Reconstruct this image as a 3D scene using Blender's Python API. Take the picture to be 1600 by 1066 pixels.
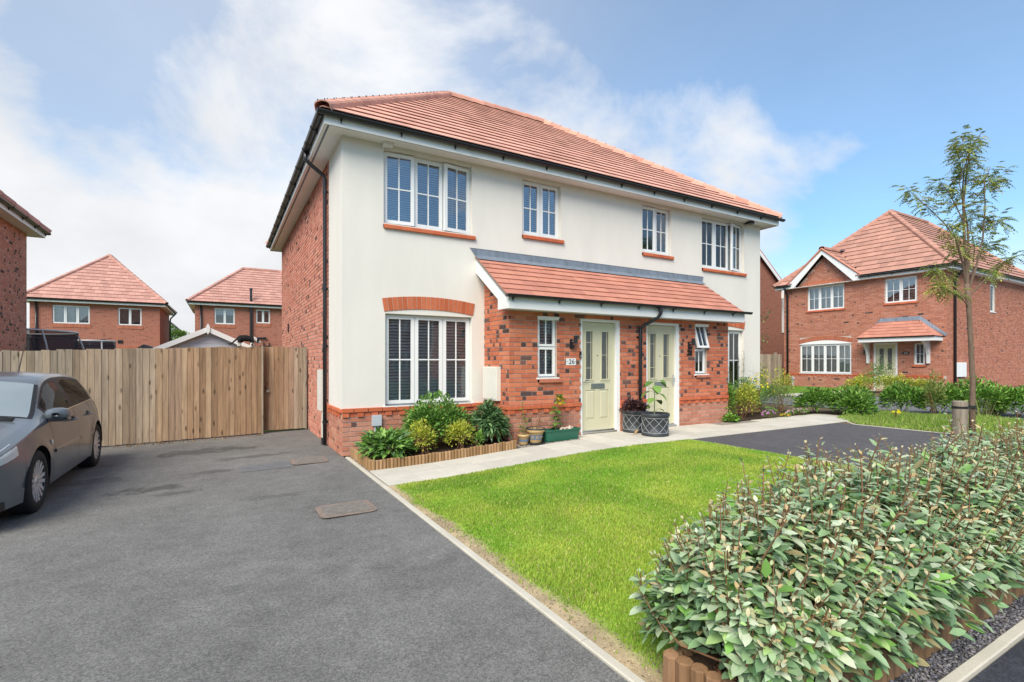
import bpy, bmesh, math, random
import numpy as np
from mathutils import Vector, Matrix

for o in list(bpy.data.objects):
    bpy.data.objects.remove(o)
SC = bpy.context.scene
COL = SC.collection
R = math.radians
random.seed(7)
RNG = np.random.default_rng(11)

# ------------------------------------------------------------------ camera
CAM = Vector((-1.60, -8.05, 1.48))
cd = bpy.data.cameras.new('camera')
cam = bpy.data.objects.new('camera', cd)
COL.objects.link(cam)
cam.location = CAM
cam.rotation_euler = (R(90), 0, R(-30))
cd.sensor_width = 36
cd.lens = 782 / 1600 * 36
cd.shift_y = 32 / 1600
cd.clip_start = 0.05
cd.clip_end = 3000
SC.camera = cam
CC, CS = 0.5, math.sqrt(3) / 2


def ray(x, y):
    """direction through a photo pixel, used only to aim clouds"""
    a = (x - 800) / 782
    b = (565 - y) / 782
    return Vector((CC + a * CS, CS - a * CC, b)).normalized()


def seen(p):
    """(u, v, depth) of a point in photo pixels"""
    d = Vector(p) - CAM
    w = d.x * CC + d.y * CS
    if w < .05:
        return (9999, 9999, w)
    return (800 + 782 * (d.x * CS - d.y * CC) / w, 565 - 782 * d.z / w, w)


# ------------------------------------------------------------------ world: sky with broken cloud
SUN_EL, SUN_AZ = 44, 229      # azimuth measured clockwise from +Y
world = bpy.data.worlds.new('World')
SC.world = world
world.use_nodes = True
nt = world.node_tree
nt.nodes.clear()


def N(t, kind, **kw):
    n = t.nodes.new(kind)
    for k, v in kw.items():
        if k in n.inputs:
            n.inputs[k].default_value = v
        else:
            setattr(n, k, v)
    return n


def math_n(t, op, a, b=None, clamp=False):
    n = t.nodes.new('ShaderNodeMath')
    n.operation = op
    n.use_clamp = clamp
    for i, v in enumerate((a, b)):
        if v is None:
            continue
        if isinstance(v, (int, float)):
            n.inputs[i].default_value = v
        else:
            t.links.new(v, n.inputs[i])
    return n.outputs[0]


def maprange(t, v, a, b, c=0., d=1., smooth=True):
    n = t.nodes.new('ShaderNodeMapRange')
    n.interpolation_type = 'SMOOTHSTEP' if smooth else 'LINEAR'
    t.links.new(v, n.inputs[0])
    for i, x in enumerate((a, b, c, d)):
        n.inputs[i + 1].default_value = x
    return n.outputs[0]


SKY_STRENGTH = 0.080
CLOUD_GAIN = 6.6
sky = N(nt, 'ShaderNodeTexSky')
sky.sky_type = 'NISHITA'
sky.sun_disc = False
sky.sun_elevation = R(SUN_EL)
sky.sun_rotation = R(SUN_AZ)
sky.air_density = 1.0
sky.dust_density = 0.25
sky.ozone_density = 1.4
tc = nt.nodes.new('ShaderNodeTexCoord')
nrm = N(nt, 'ShaderNodeVectorMath', operation='NORMALIZE')
nt.links.new(tc.outputs['Generated'], nrm.inputs[0])
D = nrm.outputs[0]
sep = nt.nodes.new('ShaderNodeSeparateXYZ')
nt.links.new(D, sep.inputs[0])
den = math_n(nt, 'ADD', math_n(nt, 'MAXIMUM', sep.outputs[2], 0.0), 0.48)
comb = nt.nodes.new('ShaderNodeCombineXYZ')
nt.links.new(math_n(nt, 'DIVIDE', sep.outputs[0], den), comb.inputs[0])
nt.links.new(math_n(nt, 'DIVIDE', sep.outputs[1], den), comb.inputs[1])
comb.inputs[2].default_value = 3.7
cn = N(nt, 'ShaderNodeTexNoise', Scale=2.3, Detail=10.0, Roughness=0.58, Distortion=0.25)
nt.links.new(comb.outputs[0], cn.inputs['Vector'])
field = cn.outputs[0]
# drifts of cloud and open blue, set out as the photograph shows them
for (px, py, inner, outer, amt) in ((310, 400, .97, .70, .30), (600, 230, .985, .90, .10), (1080, 300, .997, .962, .31),
                                    (1400, 190, .975, .87, -.17), (140, 205, .998, .985, -.14), (430, -170, .98, .86, -.22),
                                    (1340, 130, .997, .975, -.09), (1400, 225, .9988, .994, .09), (800, 90, .99, .965, .02), (1230, 420, .99, .965, .08), (1330, 240, .997, .982, -.09)):
    dv = ray(px, py)
    dp = N(nt, 'ShaderNodeVectorMath', operation='DOT_PRODUCT')
    nt.links.new(D, dp.inputs[0])
    dp.inputs[1].default_value = dv
    g = maprange(nt, dp.outputs['Value'], outer, inner)
    field = math_n(nt, 'ADD', field, math_n(nt, 'MULTIPLY', g, amt))
mask = maprange(nt, field, .43, .80)
# a thin veil over the blue, thicker on the cloud side and towards the horizon
dv = N(nt, 'ShaderNodeVectorMath', operation='DOT_PRODUCT')
nt.links.new(D, dv.inputs[0])
dv.inputs[1].default_value = ray(150, 150)
mask = math_n(nt, 'MAXIMUM', mask, maprange(nt, dv.outputs['Value'], .55, .97, .23, .48))
mask = math_n(nt, 'MAXIMUM', mask, maprange(nt, sep.outputs[2], .34, -.02, 0., .90))
cn2 = N(nt, 'ShaderNodeTexNoise', Scale=2.6, Detail=6.0, Roughness=0.55)
nt.links.new(comb.outputs[0], cn2.inputs['Vector'])
shade = maprange(nt, cn2.outputs[0], .30, .72, .88, 1.04)
ccol = N(nt, 'ShaderNodeVectorMath', operation='SCALE')
ccol.inputs[0].default_value = (.985 * CLOUD_GAIN, 1.0 * CLOUD_GAIN, 1.025 * CLOUD_GAIN)
nt.links.new(shade, ccol.inputs['Scale'])
tint = N(nt, 'ShaderNodeVectorMath', operation='MULTIPLY')
nt.links.new(sky.outputs[0], tint.inputs[0])
tint.inputs[1].default_value = (.70, 1.26, 1.50)
mixw = nt.nodes.new('ShaderNodeMix')
mixw.data_type = 'RGBA'
nt.links.new(mask, mixw.inputs['Factor'])
nt.links.new(tint.outputs[0], mixw.inputs['A'])
nt.links.new(ccol.outputs[0], mixw.inputs['B'])
bg = nt.nodes.new('ShaderNodeBackground')
bg.inputs['Strength'].default_value = SKY_STRENGTH
nt.links.new(mixw.outputs['Result'], bg.inputs[0])
ow = nt.nodes.new('ShaderNodeOutputWorld')
nt.links.new(bg.outputs[0], ow.inputs[0])

sd = bpy.data.lights.new('sun', 'SUN')
sd.energy = 2.95
sd.angle = R(42)
sd.color = (1.0, .915, .79)
sun = bpy.data.objects.new('sun', sd)
COL.objects.link(sun)
to_sun = Vector((math.sin(R(SUN_AZ)) * math.cos(R(SUN_EL)), math.cos(R(SUN_AZ)) * math.cos(R(SUN_EL)), math.sin(R(SUN_EL))))
sun.rotation_euler = to_sun.to_track_quat('Z', 'Y').to_euler()
sun.location = (0, -20, 30)

vs = SC.view_settings
vs.view_transform = 'Standard'
vs.look = 'None'
vs.exposure = 0.86
vs.gamma = 1.0
vs.use_curve_mapping = False
SC.cycles.max_bounces = 8
SC.cycles.transparent_max_bounces = 12
SC.cycles.use_denoising = True


# ------------------------------------------------------------------ materials
def lin(r, g, b):
    f = lambda c: c / 255 / 12.92 if c / 255 <= .04045 else ((c / 255 + .055) / 1.055) ** 2.4
    return (f(r), f(g), f(b))


MATS = {}


def mk(name, col=(.5, .5, .5), rough=.6, var=.12, vscale=2.0, fine=0., fscale=200., bump=0., bscale=80., spec=.4,
       attr=False, metal=0., stretch=None, coat=0., transl=0., knots=False, detail=5.0, bdist=.004):
    m = bpy.data.materials.new(name)
    m.use_nodes = True
    t = m.node_tree
    t.nodes.clear()
    out = t.nodes.new('ShaderNodeOutputMaterial')
    p = t.nodes.new('ShaderNodeBsdfPrincipled')
    p.inputs['Roughness'].default_value = rough
    p.inputs['Metallic'].default_value = metal
    p.inputs['Specular IOR Level'].default_value = spec
    p.inputs['Coat Weight'].default_value = coat
    p.inputs['Coat Roughness'].default_value = .05
    geo = t.nodes.new('ShaderNodeNewGeometry')
    vec = geo.outputs['Position']
    if stretch:
        mp = N(t, 'ShaderNodeVectorMath', operation='MULTIPLY')
        t.links.new(vec, mp.inputs[0])
        mp.inputs[1].default_value = stretch
        vec = mp.outputs[0]
    if attr:
        a = N(t, 'ShaderNodeAttribute', attribute_name='tone')
        base = a.outputs['Color']
    else:
        rgb = t.nodes.new('ShaderNodeRGB')
        rgb.outputs[0].default_value = (*col, 1)
        base = rgb.outputs[0]

    def scaled(base, sc, amt, det):
        n = N(t, 'ShaderNodeTexNoise', Scale=sc, Detail=det, Roughness=.6)
        t.links.new(vec, n.inputs['Vector'])
        f = maprange(t, n.outputs[0], .25, .75, 1 - amt, 1 + amt, smooth=False)
        s = N(t, 'ShaderNodeVectorMath', operation='SCALE')
        t.links.new(base, s.inputs[0])
        t.links.new(f, s.inputs['Scale'])
        return s.outputs[0]
    if var:
        base = scaled(base, vscale, var, detail)
    if fine:
        base = scaled(base, fscale, fine, 2.0)
    if knots:
        v = N(t, 'ShaderNodeTexVoronoi', Scale=1.0)
        mp = N(t, 'ShaderNodeVectorMath', operation='MULTIPLY')
        t.links.new(geo.outputs['Position'], mp.inputs[0])
        mp.inputs[1].default_value = (9.5, 9.5, 3.0)
        t.links.new(mp.outputs[0], v.inputs['Vector'])
        k = maprange(t, v.outputs['Distance'], .06, .24, .32, 1.0)
        s = N(t, 'ShaderNodeVectorMath', operation='SCALE')
        t.links.new(base, s.inputs[0])
        t.links.new(k, s.inputs['Scale'])
        base = s.outputs[0]
    t.links.new(base, p.inputs['Base Color'])
    if bump:
        n = N(t, 'ShaderNodeTexNoise', Scale=bscale, Detail=4.0, Roughness=.6)
        t.links.new(vec, n.inputs['Vector'])
        b = N(t, 'ShaderNodeBump', Strength=bump, Distance=bdist)
        t.links.new(n.outputs[0], b.inputs['Height'])
        t.links.new(b.outputs[0], p.inputs['Normal'])
    last = p.outputs[0]
    if transl:
        tr = t.nodes.new('ShaderNodeBsdfTranslucent')
        t.links.new(base, tr.inputs['Color'])
        mx = t.nodes.new('ShaderNodeMixShader')
        mx.inputs[0].default_value = transl
        t.links.new(last, mx.inputs[1])
        t.links.new(tr.outputs[0], mx.inputs[2])
        last = mx.outputs[0]
    t.links.new(last, out.inputs[0])
    m['base'] = base.node.name
    MATS[name] = m
    return m


def glass_mat(name, tint, boost=1.9, floor=.04, rough=.015):
    m = bpy.data.materials.new(name)
    m.use_nodes = True
    t = m.node_tree
    t.nodes.clear()
    out = t.nodes.new('ShaderNodeOutputMaterial')
    tr = t.nodes.new('ShaderNodeBsdfTransparent')
    tr.inputs[0].default_value = (*tint, 1)
    gl = t.nodes.new('ShaderNodeBsdfGlossy')
    gl.inputs['Roughness'].default_value = rough
    fr = N(t, 'ShaderNodeFresnel', IOR=1.5)
    geo = t.nodes.new('ShaderNodeNewGeometry')
    n = N(t, 'ShaderNodeTexNoise', Scale=1.6, Detail=1.0)
    t.links.new(geo.outputs['Position'], n.inputs['Vector'])
    b = N(t, 'ShaderNodeBump', Strength=.12, Distance=.02)
    t.links.new(n.outputs[0], b.inputs['Height'])
    t.links.new(b.outputs[0], gl.inputs['Normal'])
    f = math_n(t, 'ADD', math_n(t, 'MULTIPLY', fr.outputs[0], boost), floor, True)
    mx = t.nodes.new('ShaderNodeMixShader')
    t.links.new(f, mx.inputs[0])
    t.links.new(tr.outputs[0], mx.inputs[1])
    t.links.new(gl.outputs[0], mx.inputs[2])
    t.links.new(mx.outputs[0], out.inputs[0])
    MATS[name] = m
    return m


mk('render', (.725, .69, .62), .85, .06, 1.6, .07, 160, .35, 220, .2, bdist=.002, stretch=(1, 1, .35))
mk('brick', rough=.85, var=.10, vscale=9, fine=.13, fscale=120, bump=.35, bscale=150, attr=True, spec=.2)
mk('mortar', (.50, .42, .35), .95, .12, 3, .15, 150, .3, 120, spec=.1)
mk('roof_tile', rough=.75, var=.07, vscale=2.2, fine=.08, fscale=90, bump=.2, bscale=120, attr=True, spec=.25)
mk('felt', (.05, .035, .03), .95, 0)
mk('upvc', (.80, .80, .78), .35, .02, 2, spec=.45)
mk('fascia', (.77, .77, .745), .4, .04, 1.2, spec=.4)
mk('soffit', (.87, .86, .835), .5, .05, 1.5, spec=.3)
mk('black_plastic', (.017, .017, .02), .30, .1, 5, spec=.5)
mk('lead', (.165, .195, .235), .55, .30, 9, .1, 60, .2, 40, stretch=(1, 1, .35))
mk('door_paint', (.60, .565, .39), .42, .03, 3, .03, 200, .08, 90, spec=.4)
mk('steel', (.62, .63, .64), .28, .05, 5, metal=1.)
mk('meter_box', (.70, .675, .595), .5, .03, 3)
mk('grey_plastic', (.47, .51, .54), .45, .04, 5)
mk('interior', (.20, .18, .165), .9, .2, 1)
mk('blind', (.66, .66, .66), .5, .05, 3)
mk('blind_dark', (.93, .91, .88), .5, .12, 3)
mk('curtain', (.62, .64, .62), .9, .12, 6, stretch=(12, 12, .4))
mk('curtain_dark', (.16, .14, .14), .9, .2, 6, stretch=(12, 12, .4))
glass_mat('glass', (.95, .96, .96), 1.3, .05)
glass_mat('glass_up', (.84, .88, .93), 1.9, .13)
glass_mat('glass_dark', (.70, .78, .74), .45, .01)
mk('obscure_glass', (.10, .105, .10), .22, .35, 7, .1, 60, .4, 60, spec=.6, stretch=(3, 3, .8))
mk('concrete', (.52, .485, .40), .9, .10, 3, .16, 220, .3, 150, spec=.15)
mk('paving', rough=.88, var=.09, vscale=4, fine=.06, fscale=160, bump=.2, bscale=180, attr=True, spec=.2)
mk('joint_sand', (.26, .235, .19), .95, .15, 20)
mk('soil', (.16, .115, .075), .95, .25, 8, .3, 120, .6, 60, spec=.1)
mk('bark_mulch', rough=.95, var=.15, vscale=20, attr=True, spec=.1)
mk('slate', rough=.55, var=.1, vscale=30, attr=True, spec=.4)
mk('pebble', rough=.8, var=.1, vscale=30, attr=True, spec=.2)
mk('fence_wood', rough=.85, var=.34, vscale=1.0, fine=.10, fscale=3.2, bump=.25, bscale=2.0, attr=True, spec=.15,
   stretch=(26, 26, 1.7), knots=True)
mk('log_wood', rough=.8, var=.22, vscale=1.0, bump=.3, bscale=2, attr=True, spec=.2, stretch=(40, 40, 4))
mk('stake_wood', (.25, .205, .155), .85, .35, 1.0, bump=.3, bscale=1.5, stretch=(30, 30, 3.5))
mk('leaf', rough=.5, var=.10, vscale=14, attr=True, spec=.35, transl=.22)
mk('hedge_leaf', rough=.42, var=.12, vscale=24, attr=True, spec=.45, transl=.24)
mk('grass_blade', rough=.6, var=.0, attr=True, spec=.25, transl=.30)
mk('petal', rough=.6, var=.05, vscale=20, attr=True, spec=.2, transl=.25)
mk('bark', (.17, .12, .085), .9, .25, 1, bump=.5, bscale=2, stretch=(20, 20, 6), spec=.15)
mk('twig', (.20, .105, .055), .8, .2, 12, spec=.2)
mk('stem_green', (.16, .21, .07), .6, .2, 12)
mk('pot_black', (.035, .04, .045), .5, .2, 8, .15, 90)
mk('pot_lattice', (.32, .335, .34), .55, .15, 12)
mk('pot_clay', (.50, .335, .155), .5, .12, 10, spec=.5)
mk('pot_blue', (.125, .175, .235), .4, .2, 14, spec=.5)
mk('trough_green', (.018, .115, .07), .35, .1, 6, spec=.5)
mk('shell', (.66, .53, .42), .6, .25, 30)
mk('iron', (.185, .165, .145), .8, .25, 14, .3, 160, .3, 120)
mk('iron_rust', (.215, .165, .132), .85, .35, 16, .3, 160, .3, 120)
mk('strap', (.012, .012, .013), .5, 0)
mk('car_paint', (.135, .152, .170), .24, .03, 2, spec=.5, coat=.32, metal=.30)
mk('car_trim', (.014, .014, .015), .55, .1, 6)
mk('car_glass', (.030, .042, .040), .03, .25, 3, spec=.45)
mk('car_glass_front', (.40, .45, .44), .04, .1, 1.2, spec=.9, metal=.55)
mk('chrome', (.75, .76, .77), .15, 0, metal=1.)
mk('alloy', (.66, .665, .67), .36, .05, 9, metal=.6)
mk('tyre', (.018, .018, .019), .85, .2, 30, .2, 90)
mk('lamp_glass', (.55, .58, .58), .08, 0, spec=.8)
mk('shed_white', (.62, .635, .68), .55, .03, 2)
mk('shed_roof', (.055, .06, .07), .8, .2, 6)
mk('net_black', (.03, .033, .04), .9, .25, 3)
mk('pole_grey', (.56, .565, .57), .4, .05, 4)
mk('orange_pad', (.60, .20, .06), .6, .1, 5)
mk('cat_fur', rough=.8, var=.1, vscale=30, attr=True, spec=.2)
mk('plate_white', (.74, .74, .72), .4, 0)
mk('ink', (.035, .04, .05), .4, 0)
mk('grey_cladding', (.30, .33, .36), .7, .08, 2)
mk('asphalt_patch', (.135, .137, .142), .9, .2, 6, .25, 220, .4, 200)


def tarmac(name, col, stains=(), fine=.12, big=.22):
    m = mk(name, col, .92, big, .8, fine, 6, .6, 260, spec=.2, bdist=.003, detail=7)
    t = m.node_tree
    p = next(n for n in t.nodes if n.type == 'BSDF_PRINCIPLED')
    src = p.inputs['Base Color'].links[0].from_socket
    geo = t.nodes.new('ShaderNodeNewGeometry')
    for (vsc, lo, hi) in ((110, .72, 1.28), (240, .74, 1.26)):      # the stones of the surface course
        vo = N(t, 'ShaderNodeTexVoronoi', Scale=vsc)
        t.links.new(geo.outputs['Position'], vo.inputs['Vector'])
        sx = t.nodes.new('ShaderNodeSeparateXYZ')
        t.links.new(vo.outputs['Color'], sx.inputs[0])
        g = maprange(t, sx.outputs[0], 0, 1, lo, hi, smooth=False)
        sc0 = N(t, 'ShaderNodeVectorMath', operation='SCALE')
        t.links.new(src, sc0.inputs[0])
        t.links.new(g, sc0.inputs['Scale'])
        src = sc0.outputs[0]
    t.links.new(src, p.inputs['Base Color'])
    nz = N(t, 'ShaderNodeTexNoise', Scale=3.2, Detail=5.0, Roughness=.65)
    t.links.new(geo.outputs['Position'], nz.inputs['Vector'])
    tot = None
    for (x, y, rx, ry, amt) in stains:
        s = N(t, 'ShaderNodeVectorMath', operation='SUBTRACT')
        t.links.new(geo.outputs['Position'], s.inputs[0])
        s.inputs[1].default_value = (x, y, 0)
        q = N(t, 'ShaderNodeVectorMath', operation='MULTIPLY')
        t.links.new(s.outputs[0], q.inputs[0])
        q.inputs[1].default_value = (1 / rx, 1 / ry, 0)
        ln = N(t, 'ShaderNodeVectorMath', operation='LENGTH')
        t.links.new(q.outputs[0], ln.inputs[0])
        d = math_n(t, 'ADD', ln.outputs['Value'], math_n(t, 'MULTIPLY', math_n(t, 'SUBTRACT', nz.outputs[0], .5), 3.2))
        f = maprange(t, d, .45, 1.05, amt, 0.)
        tot = f if tot is None else math_n(t, 'MAXIMUM', tot, f)
    if tot is not None:
        sc = N(t, 'ShaderNodeVectorMath', operation='SCALE')
        t.links.new(src, sc.inputs[0])
        t.links.new(math_n(t, 'SUBTRACT', 1.0, tot), sc.inputs['Scale'])
        t.links.new(sc.outputs[0], p.inputs['Base Color'])
    return m


tarmac('tarmac_drive', (.158, .154, .145), ((-2.3, -.75, .42, .22, .45), (-1.75, -.05, .35, .12, .35), (-2.2, -1.1, .3, .12, .35),
                                            (-1.9, 1.9, .9, .35, .40), (-1.2, .85, .6, .16, .35), (-1.15, -1.9, .35, .12, .25),
                                            (-3.0, .2, .5, .25, .3), (-1.25, -4.4, .5, .4, .10), (-.5, -4.6, .4, .3, .08)))
tarmac('tarmac_road', (.045, .048, .058), fine=.2)
tarmac('tarmac_neighbour', (.098, .093, .097), big=.10)
tarmac('tarmac_far', (.17, .17, .175), big=.08)


def brick_tex(name, c1, c2, mortar):
    """brickwork for walls too far off to tell the bricks apart"""
    m = bpy.data.materials.new(name)
    m.use_nodes = True
    t = m.node_tree
    p = t.nodes['Principled BSDF']
    p.inputs['Roughness'].default_value = .9
    p.inputs['Specular IOR Level'].default_value = .2
    geo = t.nodes.new('ShaderNodeNewGeometry')
    s = t.nodes.new('ShaderNodeSeparateXYZ')
    t.links.new(geo.outputs['Position'], s.inputs[0])
    c = t.nodes.new('ShaderNodeCombineXYZ')
    t.links.new(math_n(t, 'ADD', s.outputs[0], s.outputs[1]), c.inputs[0])
    t.links.new(s.outputs[2], c.inputs[1])
    b = N(t, 'ShaderNodeTexBrick', Scale=1.0)
    b.inputs['Brick Width'].default_value = .225
    b.inputs['Row Height'].default_value = .075
    b.inputs['Mortar Size'].default_value = .007
    b.inputs['Color1'].default_value = (*c1, 1)
    b.inputs['Color2'].default_value = (*c2, 1)
    b.inputs['Mortar'].default_value = (*mortar, 1)
    t.links.new(c.outputs[0], b.inputs['Vector'])
    # burnt patches run along the courses
    mp = N(t, 'ShaderNodeVectorMath', operation='MULTIPLY')
    t.links.new(c.outputs[0], mp.inputs[0])
    mp.inputs[1].default_value = (3.4, 13.3, 1)
    nz = N(t, 'ShaderNodeTexNoise', Scale=1.0, Detail=2.0, Roughness=.5)
    t.links.new(mp.outputs[0], nz.inputs['Vector'])
    f = maprange(t, nz.outputs[0], .60, .68, 1.0, .45)
    sc = N(t, 'ShaderNodeVectorMath', operation='SCALE')
    t.links.new(b.outputs[0], sc.inputs[0])
    t.links.new(f, sc.inputs['Scale'])
    t.links.new(sc.outputs[0], p.inputs['Base Color'])
    MATS[name] = m


brick_tex('brick_far', (.40, .135, .085), (.34, .115, .075), (.40, .26, .20))
brick_tex('brick_brown', (.30, .11, .07), (.26, .095, .06), (.32, .2, .15))


def M(n):
    return MATS[n]


# ------------------------------------------------------------------ mesh builders
FACES = ((0, 2, 3, 1), (4, 5, 7, 6), (0, 1, 5, 4), (2, 6, 7, 3), (0, 4, 6, 2), (1, 3, 7, 5))


class Fr:
    """a wall's own frame: a along the wall, b up, d out of the wall"""

    def __init__(s, O, u, n):
        s.O, s.u, s.n = Vector(O), Vector(u), Vector(n)

    def P(s, a, b, d=0.):
        return s.O + s.u * a + s.n * d + Vector((0, 0, b))


WORLD = Fr((0, 0, 0), (1, 0, 0), (0, -1, 0))


class MB:
    def __init__(s):
        s.v, s.f, s.c, s.m = [], [], [], []

    def add(s, vs, fs, col=(1, 1, 1), mi=0):
        k = len(s.v)
        s.v.extend(vs)
        for f in fs:
            s.f.append(tuple(k + i for i in f))
            s.c.append(col)
            s.m.append(mi)

    def box(s, x0, x1, y0, y1, z0, z1, col=(1, 1, 1), mi=0):
        s.add([(x, y, z) for z in (z0, z1) for y in (y0, y1) for x in (x0, x1)],
              FACES, col, mi)

    def fbox(s, fr, a0, a1, b0, b1, d0, d1, col=(1, 1, 1), mi=0):
        s.add([fr.P(a, b, d) for d in (d0, d1) for b in (b0, b1) for a in (a0, a1)], FACES, col, mi)

    def quad(s, a, b, c, d, col=(1, 1, 1), mi=0):
        s.add([a, b, c, d], ((0, 1, 2, 3),), col, mi)

    def prism(s, pts, off, col=(1, 1, 1), mi=0):
        """polygon pushed along a vector"""
        pts = [Vector(p) for p in pts]
        off = Vector(off)
        n = len(pts)
        vs = pts + [p + off for p in pts]
        fs = [tuple(range(n - 1, -1, -1)), tuple(range(n, 2 * n))]
        fs += [(i, (i + 1) % n, n + (i + 1) % n, n + i) for i in range(n)]
        s.add(vs, fs, col, mi)

    def tube(s, path, r, n=8, col=(1, 1, 1), mi=0, caps=True):
        path = [Vector(p) for p in path]
        k = len(path)
        rr = r if isinstance(r, (list, tuple)) else [r] * k
        vs = []
        up = Vector((0, 0, 1))
        prev = None
        for i, p in enumerate(path):
            t = (path[min(i + 1, k - 1)] - path[max(i - 1, 0)])
            t = t.normalized() if t.length > 1e-9 else Vector((0, 0, 1))
            if prev is None:
                ref = up if abs(t.z) < .95 else Vector((1, 0, 0))
                x = t.cross(ref).normalized()
            else:
                x = (prev - t * prev.dot(t))
                x = x.normalized() if x.length > 1e-6 else t.orthogonal().normalized()
            prev = x
            y = t.cross(x)
            for j in range(n):
                a = 2 * math.pi * j / n
                vs.append(p + (x * math.cos(a) + y * math.sin(a)) * rr[i])
        fs = []
        for i in range(k - 1):
            for j in range(n):
                j2 = (j + 1) % n
                fs.append((i * n + j, i * n + j2, (i + 1) * n + j2, (i + 1) * n + j))
        if caps:
            fs.append(tuple(range(n - 1, -1, -1)))
            fs.append(tuple((k - 1) * n + j for j in range(n)))
        s.add(vs, fs, col, mi)

    def lathe(s, c, prof, n=24, axis=(0, 0, 1), col=(1, 1, 1), mi=0, cols=None):
        """prof: (radius, height) pairs"""
        c = Vector(c)
        ax = Vector(axis).normalized()
        x = ax.orthogonal().normalized()
        y = ax.cross(x)
        vs = []
        for (r, h) in prof:
            for j in range(n):
                a = 2 * math.pi * j / n
                vs.append(c + ax * h + (x * math.cos(a) + y * math.sin(a)) * r)
        k = len(s.v)
        s.v.extend(vs)
        for i in range(len(prof) - 1):
            for j in range(n):
                j2 = (j + 1) % n
                s.f.append((k + i * n + j, k + i * n + j2, k + (i + 1) * n + j2, k + (i + 1) * n + j))
                s.c.append(cols[i] if cols else col)
                s.m.append(mi)

    def mesh(s, name, mats, org=(0, 0, 0), smooth=False):
        me = bpy.data.meshes.new(name)
        ox, oy, oz = org
        me.from_pydata([(v[0] - ox, v[1] - oy, v[2] - oz) for v in s.v], [], s.f)
        if any(c != (1, 1, 1) for c in s.c):
            at = me.color_attributes.new('tone', 'FLOAT_COLOR', 'CORNER')
            arr = np.ones((len(me.loops), 4), dtype=np.float32)
            lens = np.array([len(f) for f in s.f])
            arr[:, :3] = np.repeat(np.array([c[:3] for c in s.c], dtype=np.float32), lens, axis=0)
            at.data.foreach_set('color', arr.ravel())
        for m in (mats if isinstance(mats, (list, tuple)) else [mats]):
            me.materials.append(M(m) if isinstance(m, str) else m)
        if any(s.m):
            me.polygons.foreach_set('material_index', s.m)
        if smooth:
            me.polygons.foreach_set('use_smooth', [True] * len(s.f))
        me.update()
        return me

    def build(s, name, mats, parent=None, org=None, smooth=False, local=False):
        base = wloc(parent) if parent and not local else Vector((0, 0, 0))
        o3 = Vector(org) if org is not None else base
        me = s.mesh(name, mats, o3, smooth)
        o = bpy.data.objects.new(name, me)
        COL.objects.link(o)
        if parent:
            o.parent = parent
        o.location = o3 - base
        return o


def wloc(o):
    v = Vector((0, 0, 0))
    while o:
        v += o.location
        o = o.parent
    return v


def thing(name, label, cat, loc=(0, 0, 0), group=None, rz=0):
    o = bpy.data.objects.new(name, None)
    COL.objects.link(o)
    o.empty_display_size = .2
    o.location = loc
    o.rotation_euler.z = rz
    return tag(o, label, cat, group)


def tag(o, label, cat, group=None):
    o['label'] = label
    o['category'] = cat
    if group:
        o['group'] = group
    return o


def kind(o, k, label=None):
    o['kind'] = k
    if label:
        o['label'] = label
    return o


def inst(name, me, loc, parent, rot=None):
    o = bpy.data.objects.new(name, me)
    COL.objects.link(o)
    o.parent = parent
    o.location = Vector(loc) - wloc(parent)
    if rot:
        o.rotation_euler = rot
    return o


# numpy leaf / chip scattering -------------------------------------------------
LEAF_V = np.array([(0, 0, 0), (.36, 0, 0), (.72, 0, 0), (1, 0, 0), (.36, .5, 0), (.74, .36, 0), (.36, -.5, 0), (.74, -.36, 0)], float)
LEAF_T = np.array([(0, 1, 4), (0, 6, 1), (4, 1, 2), (4, 2, 5), (1, 6, 7), (1, 7, 2), (5, 2, 3), (2, 7, 3)])
LEAF6_V = np.array([(0, 0, 0), (.5, 0, 0), (1, 0, 0), (.5, .5, 0), (.5, -.5, 0)], float)
LEAF6_T = np.array([(0, 1, 3), (0, 4, 1), (3, 1, 2), (1, 4, 2)])


def unit(a):
    return a / np.maximum(np.linalg.norm(a, axis=1, keepdims=True), 1e-9)


def tri_mesh(name, V, T, C=None, mat=None, smooth=False):
    me = bpy.data.meshes.new(name)
    nv, ntri = len(V), len(T)
    me.vertices.add(nv)
    me.vertices.foreach_set('co', np.ascontiguousarray(V, dtype=np.float32).ravel())
    me.loops.add(ntri * 3)
    me.loops.foreach_set('vertex_index', np.ascontiguousarray(T, dtype=np.int32).ravel())
    me.polygons.add(ntri)
    me.polygons.foreach_set('loop_start', np.arange(0, ntri * 3, 3, dtype=np.int32))
    if smooth:
        me.polygons.foreach_set('use_smooth', np.ones(ntri, dtype=bool))
    if C is not None:
        at = me.color_attributes.new('tone', 'FLOAT_COLOR', 'POINT')
        a = np.ones((nv, 4), dtype=np.float32)
        a[:, :3] = C
        at.data.foreach_set('color', a.ravel())
    if mat:
        me.materials.append(M(mat) if isinstance(mat, str) else mat)
    me.update(calc_edges=True)
    me.validate()
    return me


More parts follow.
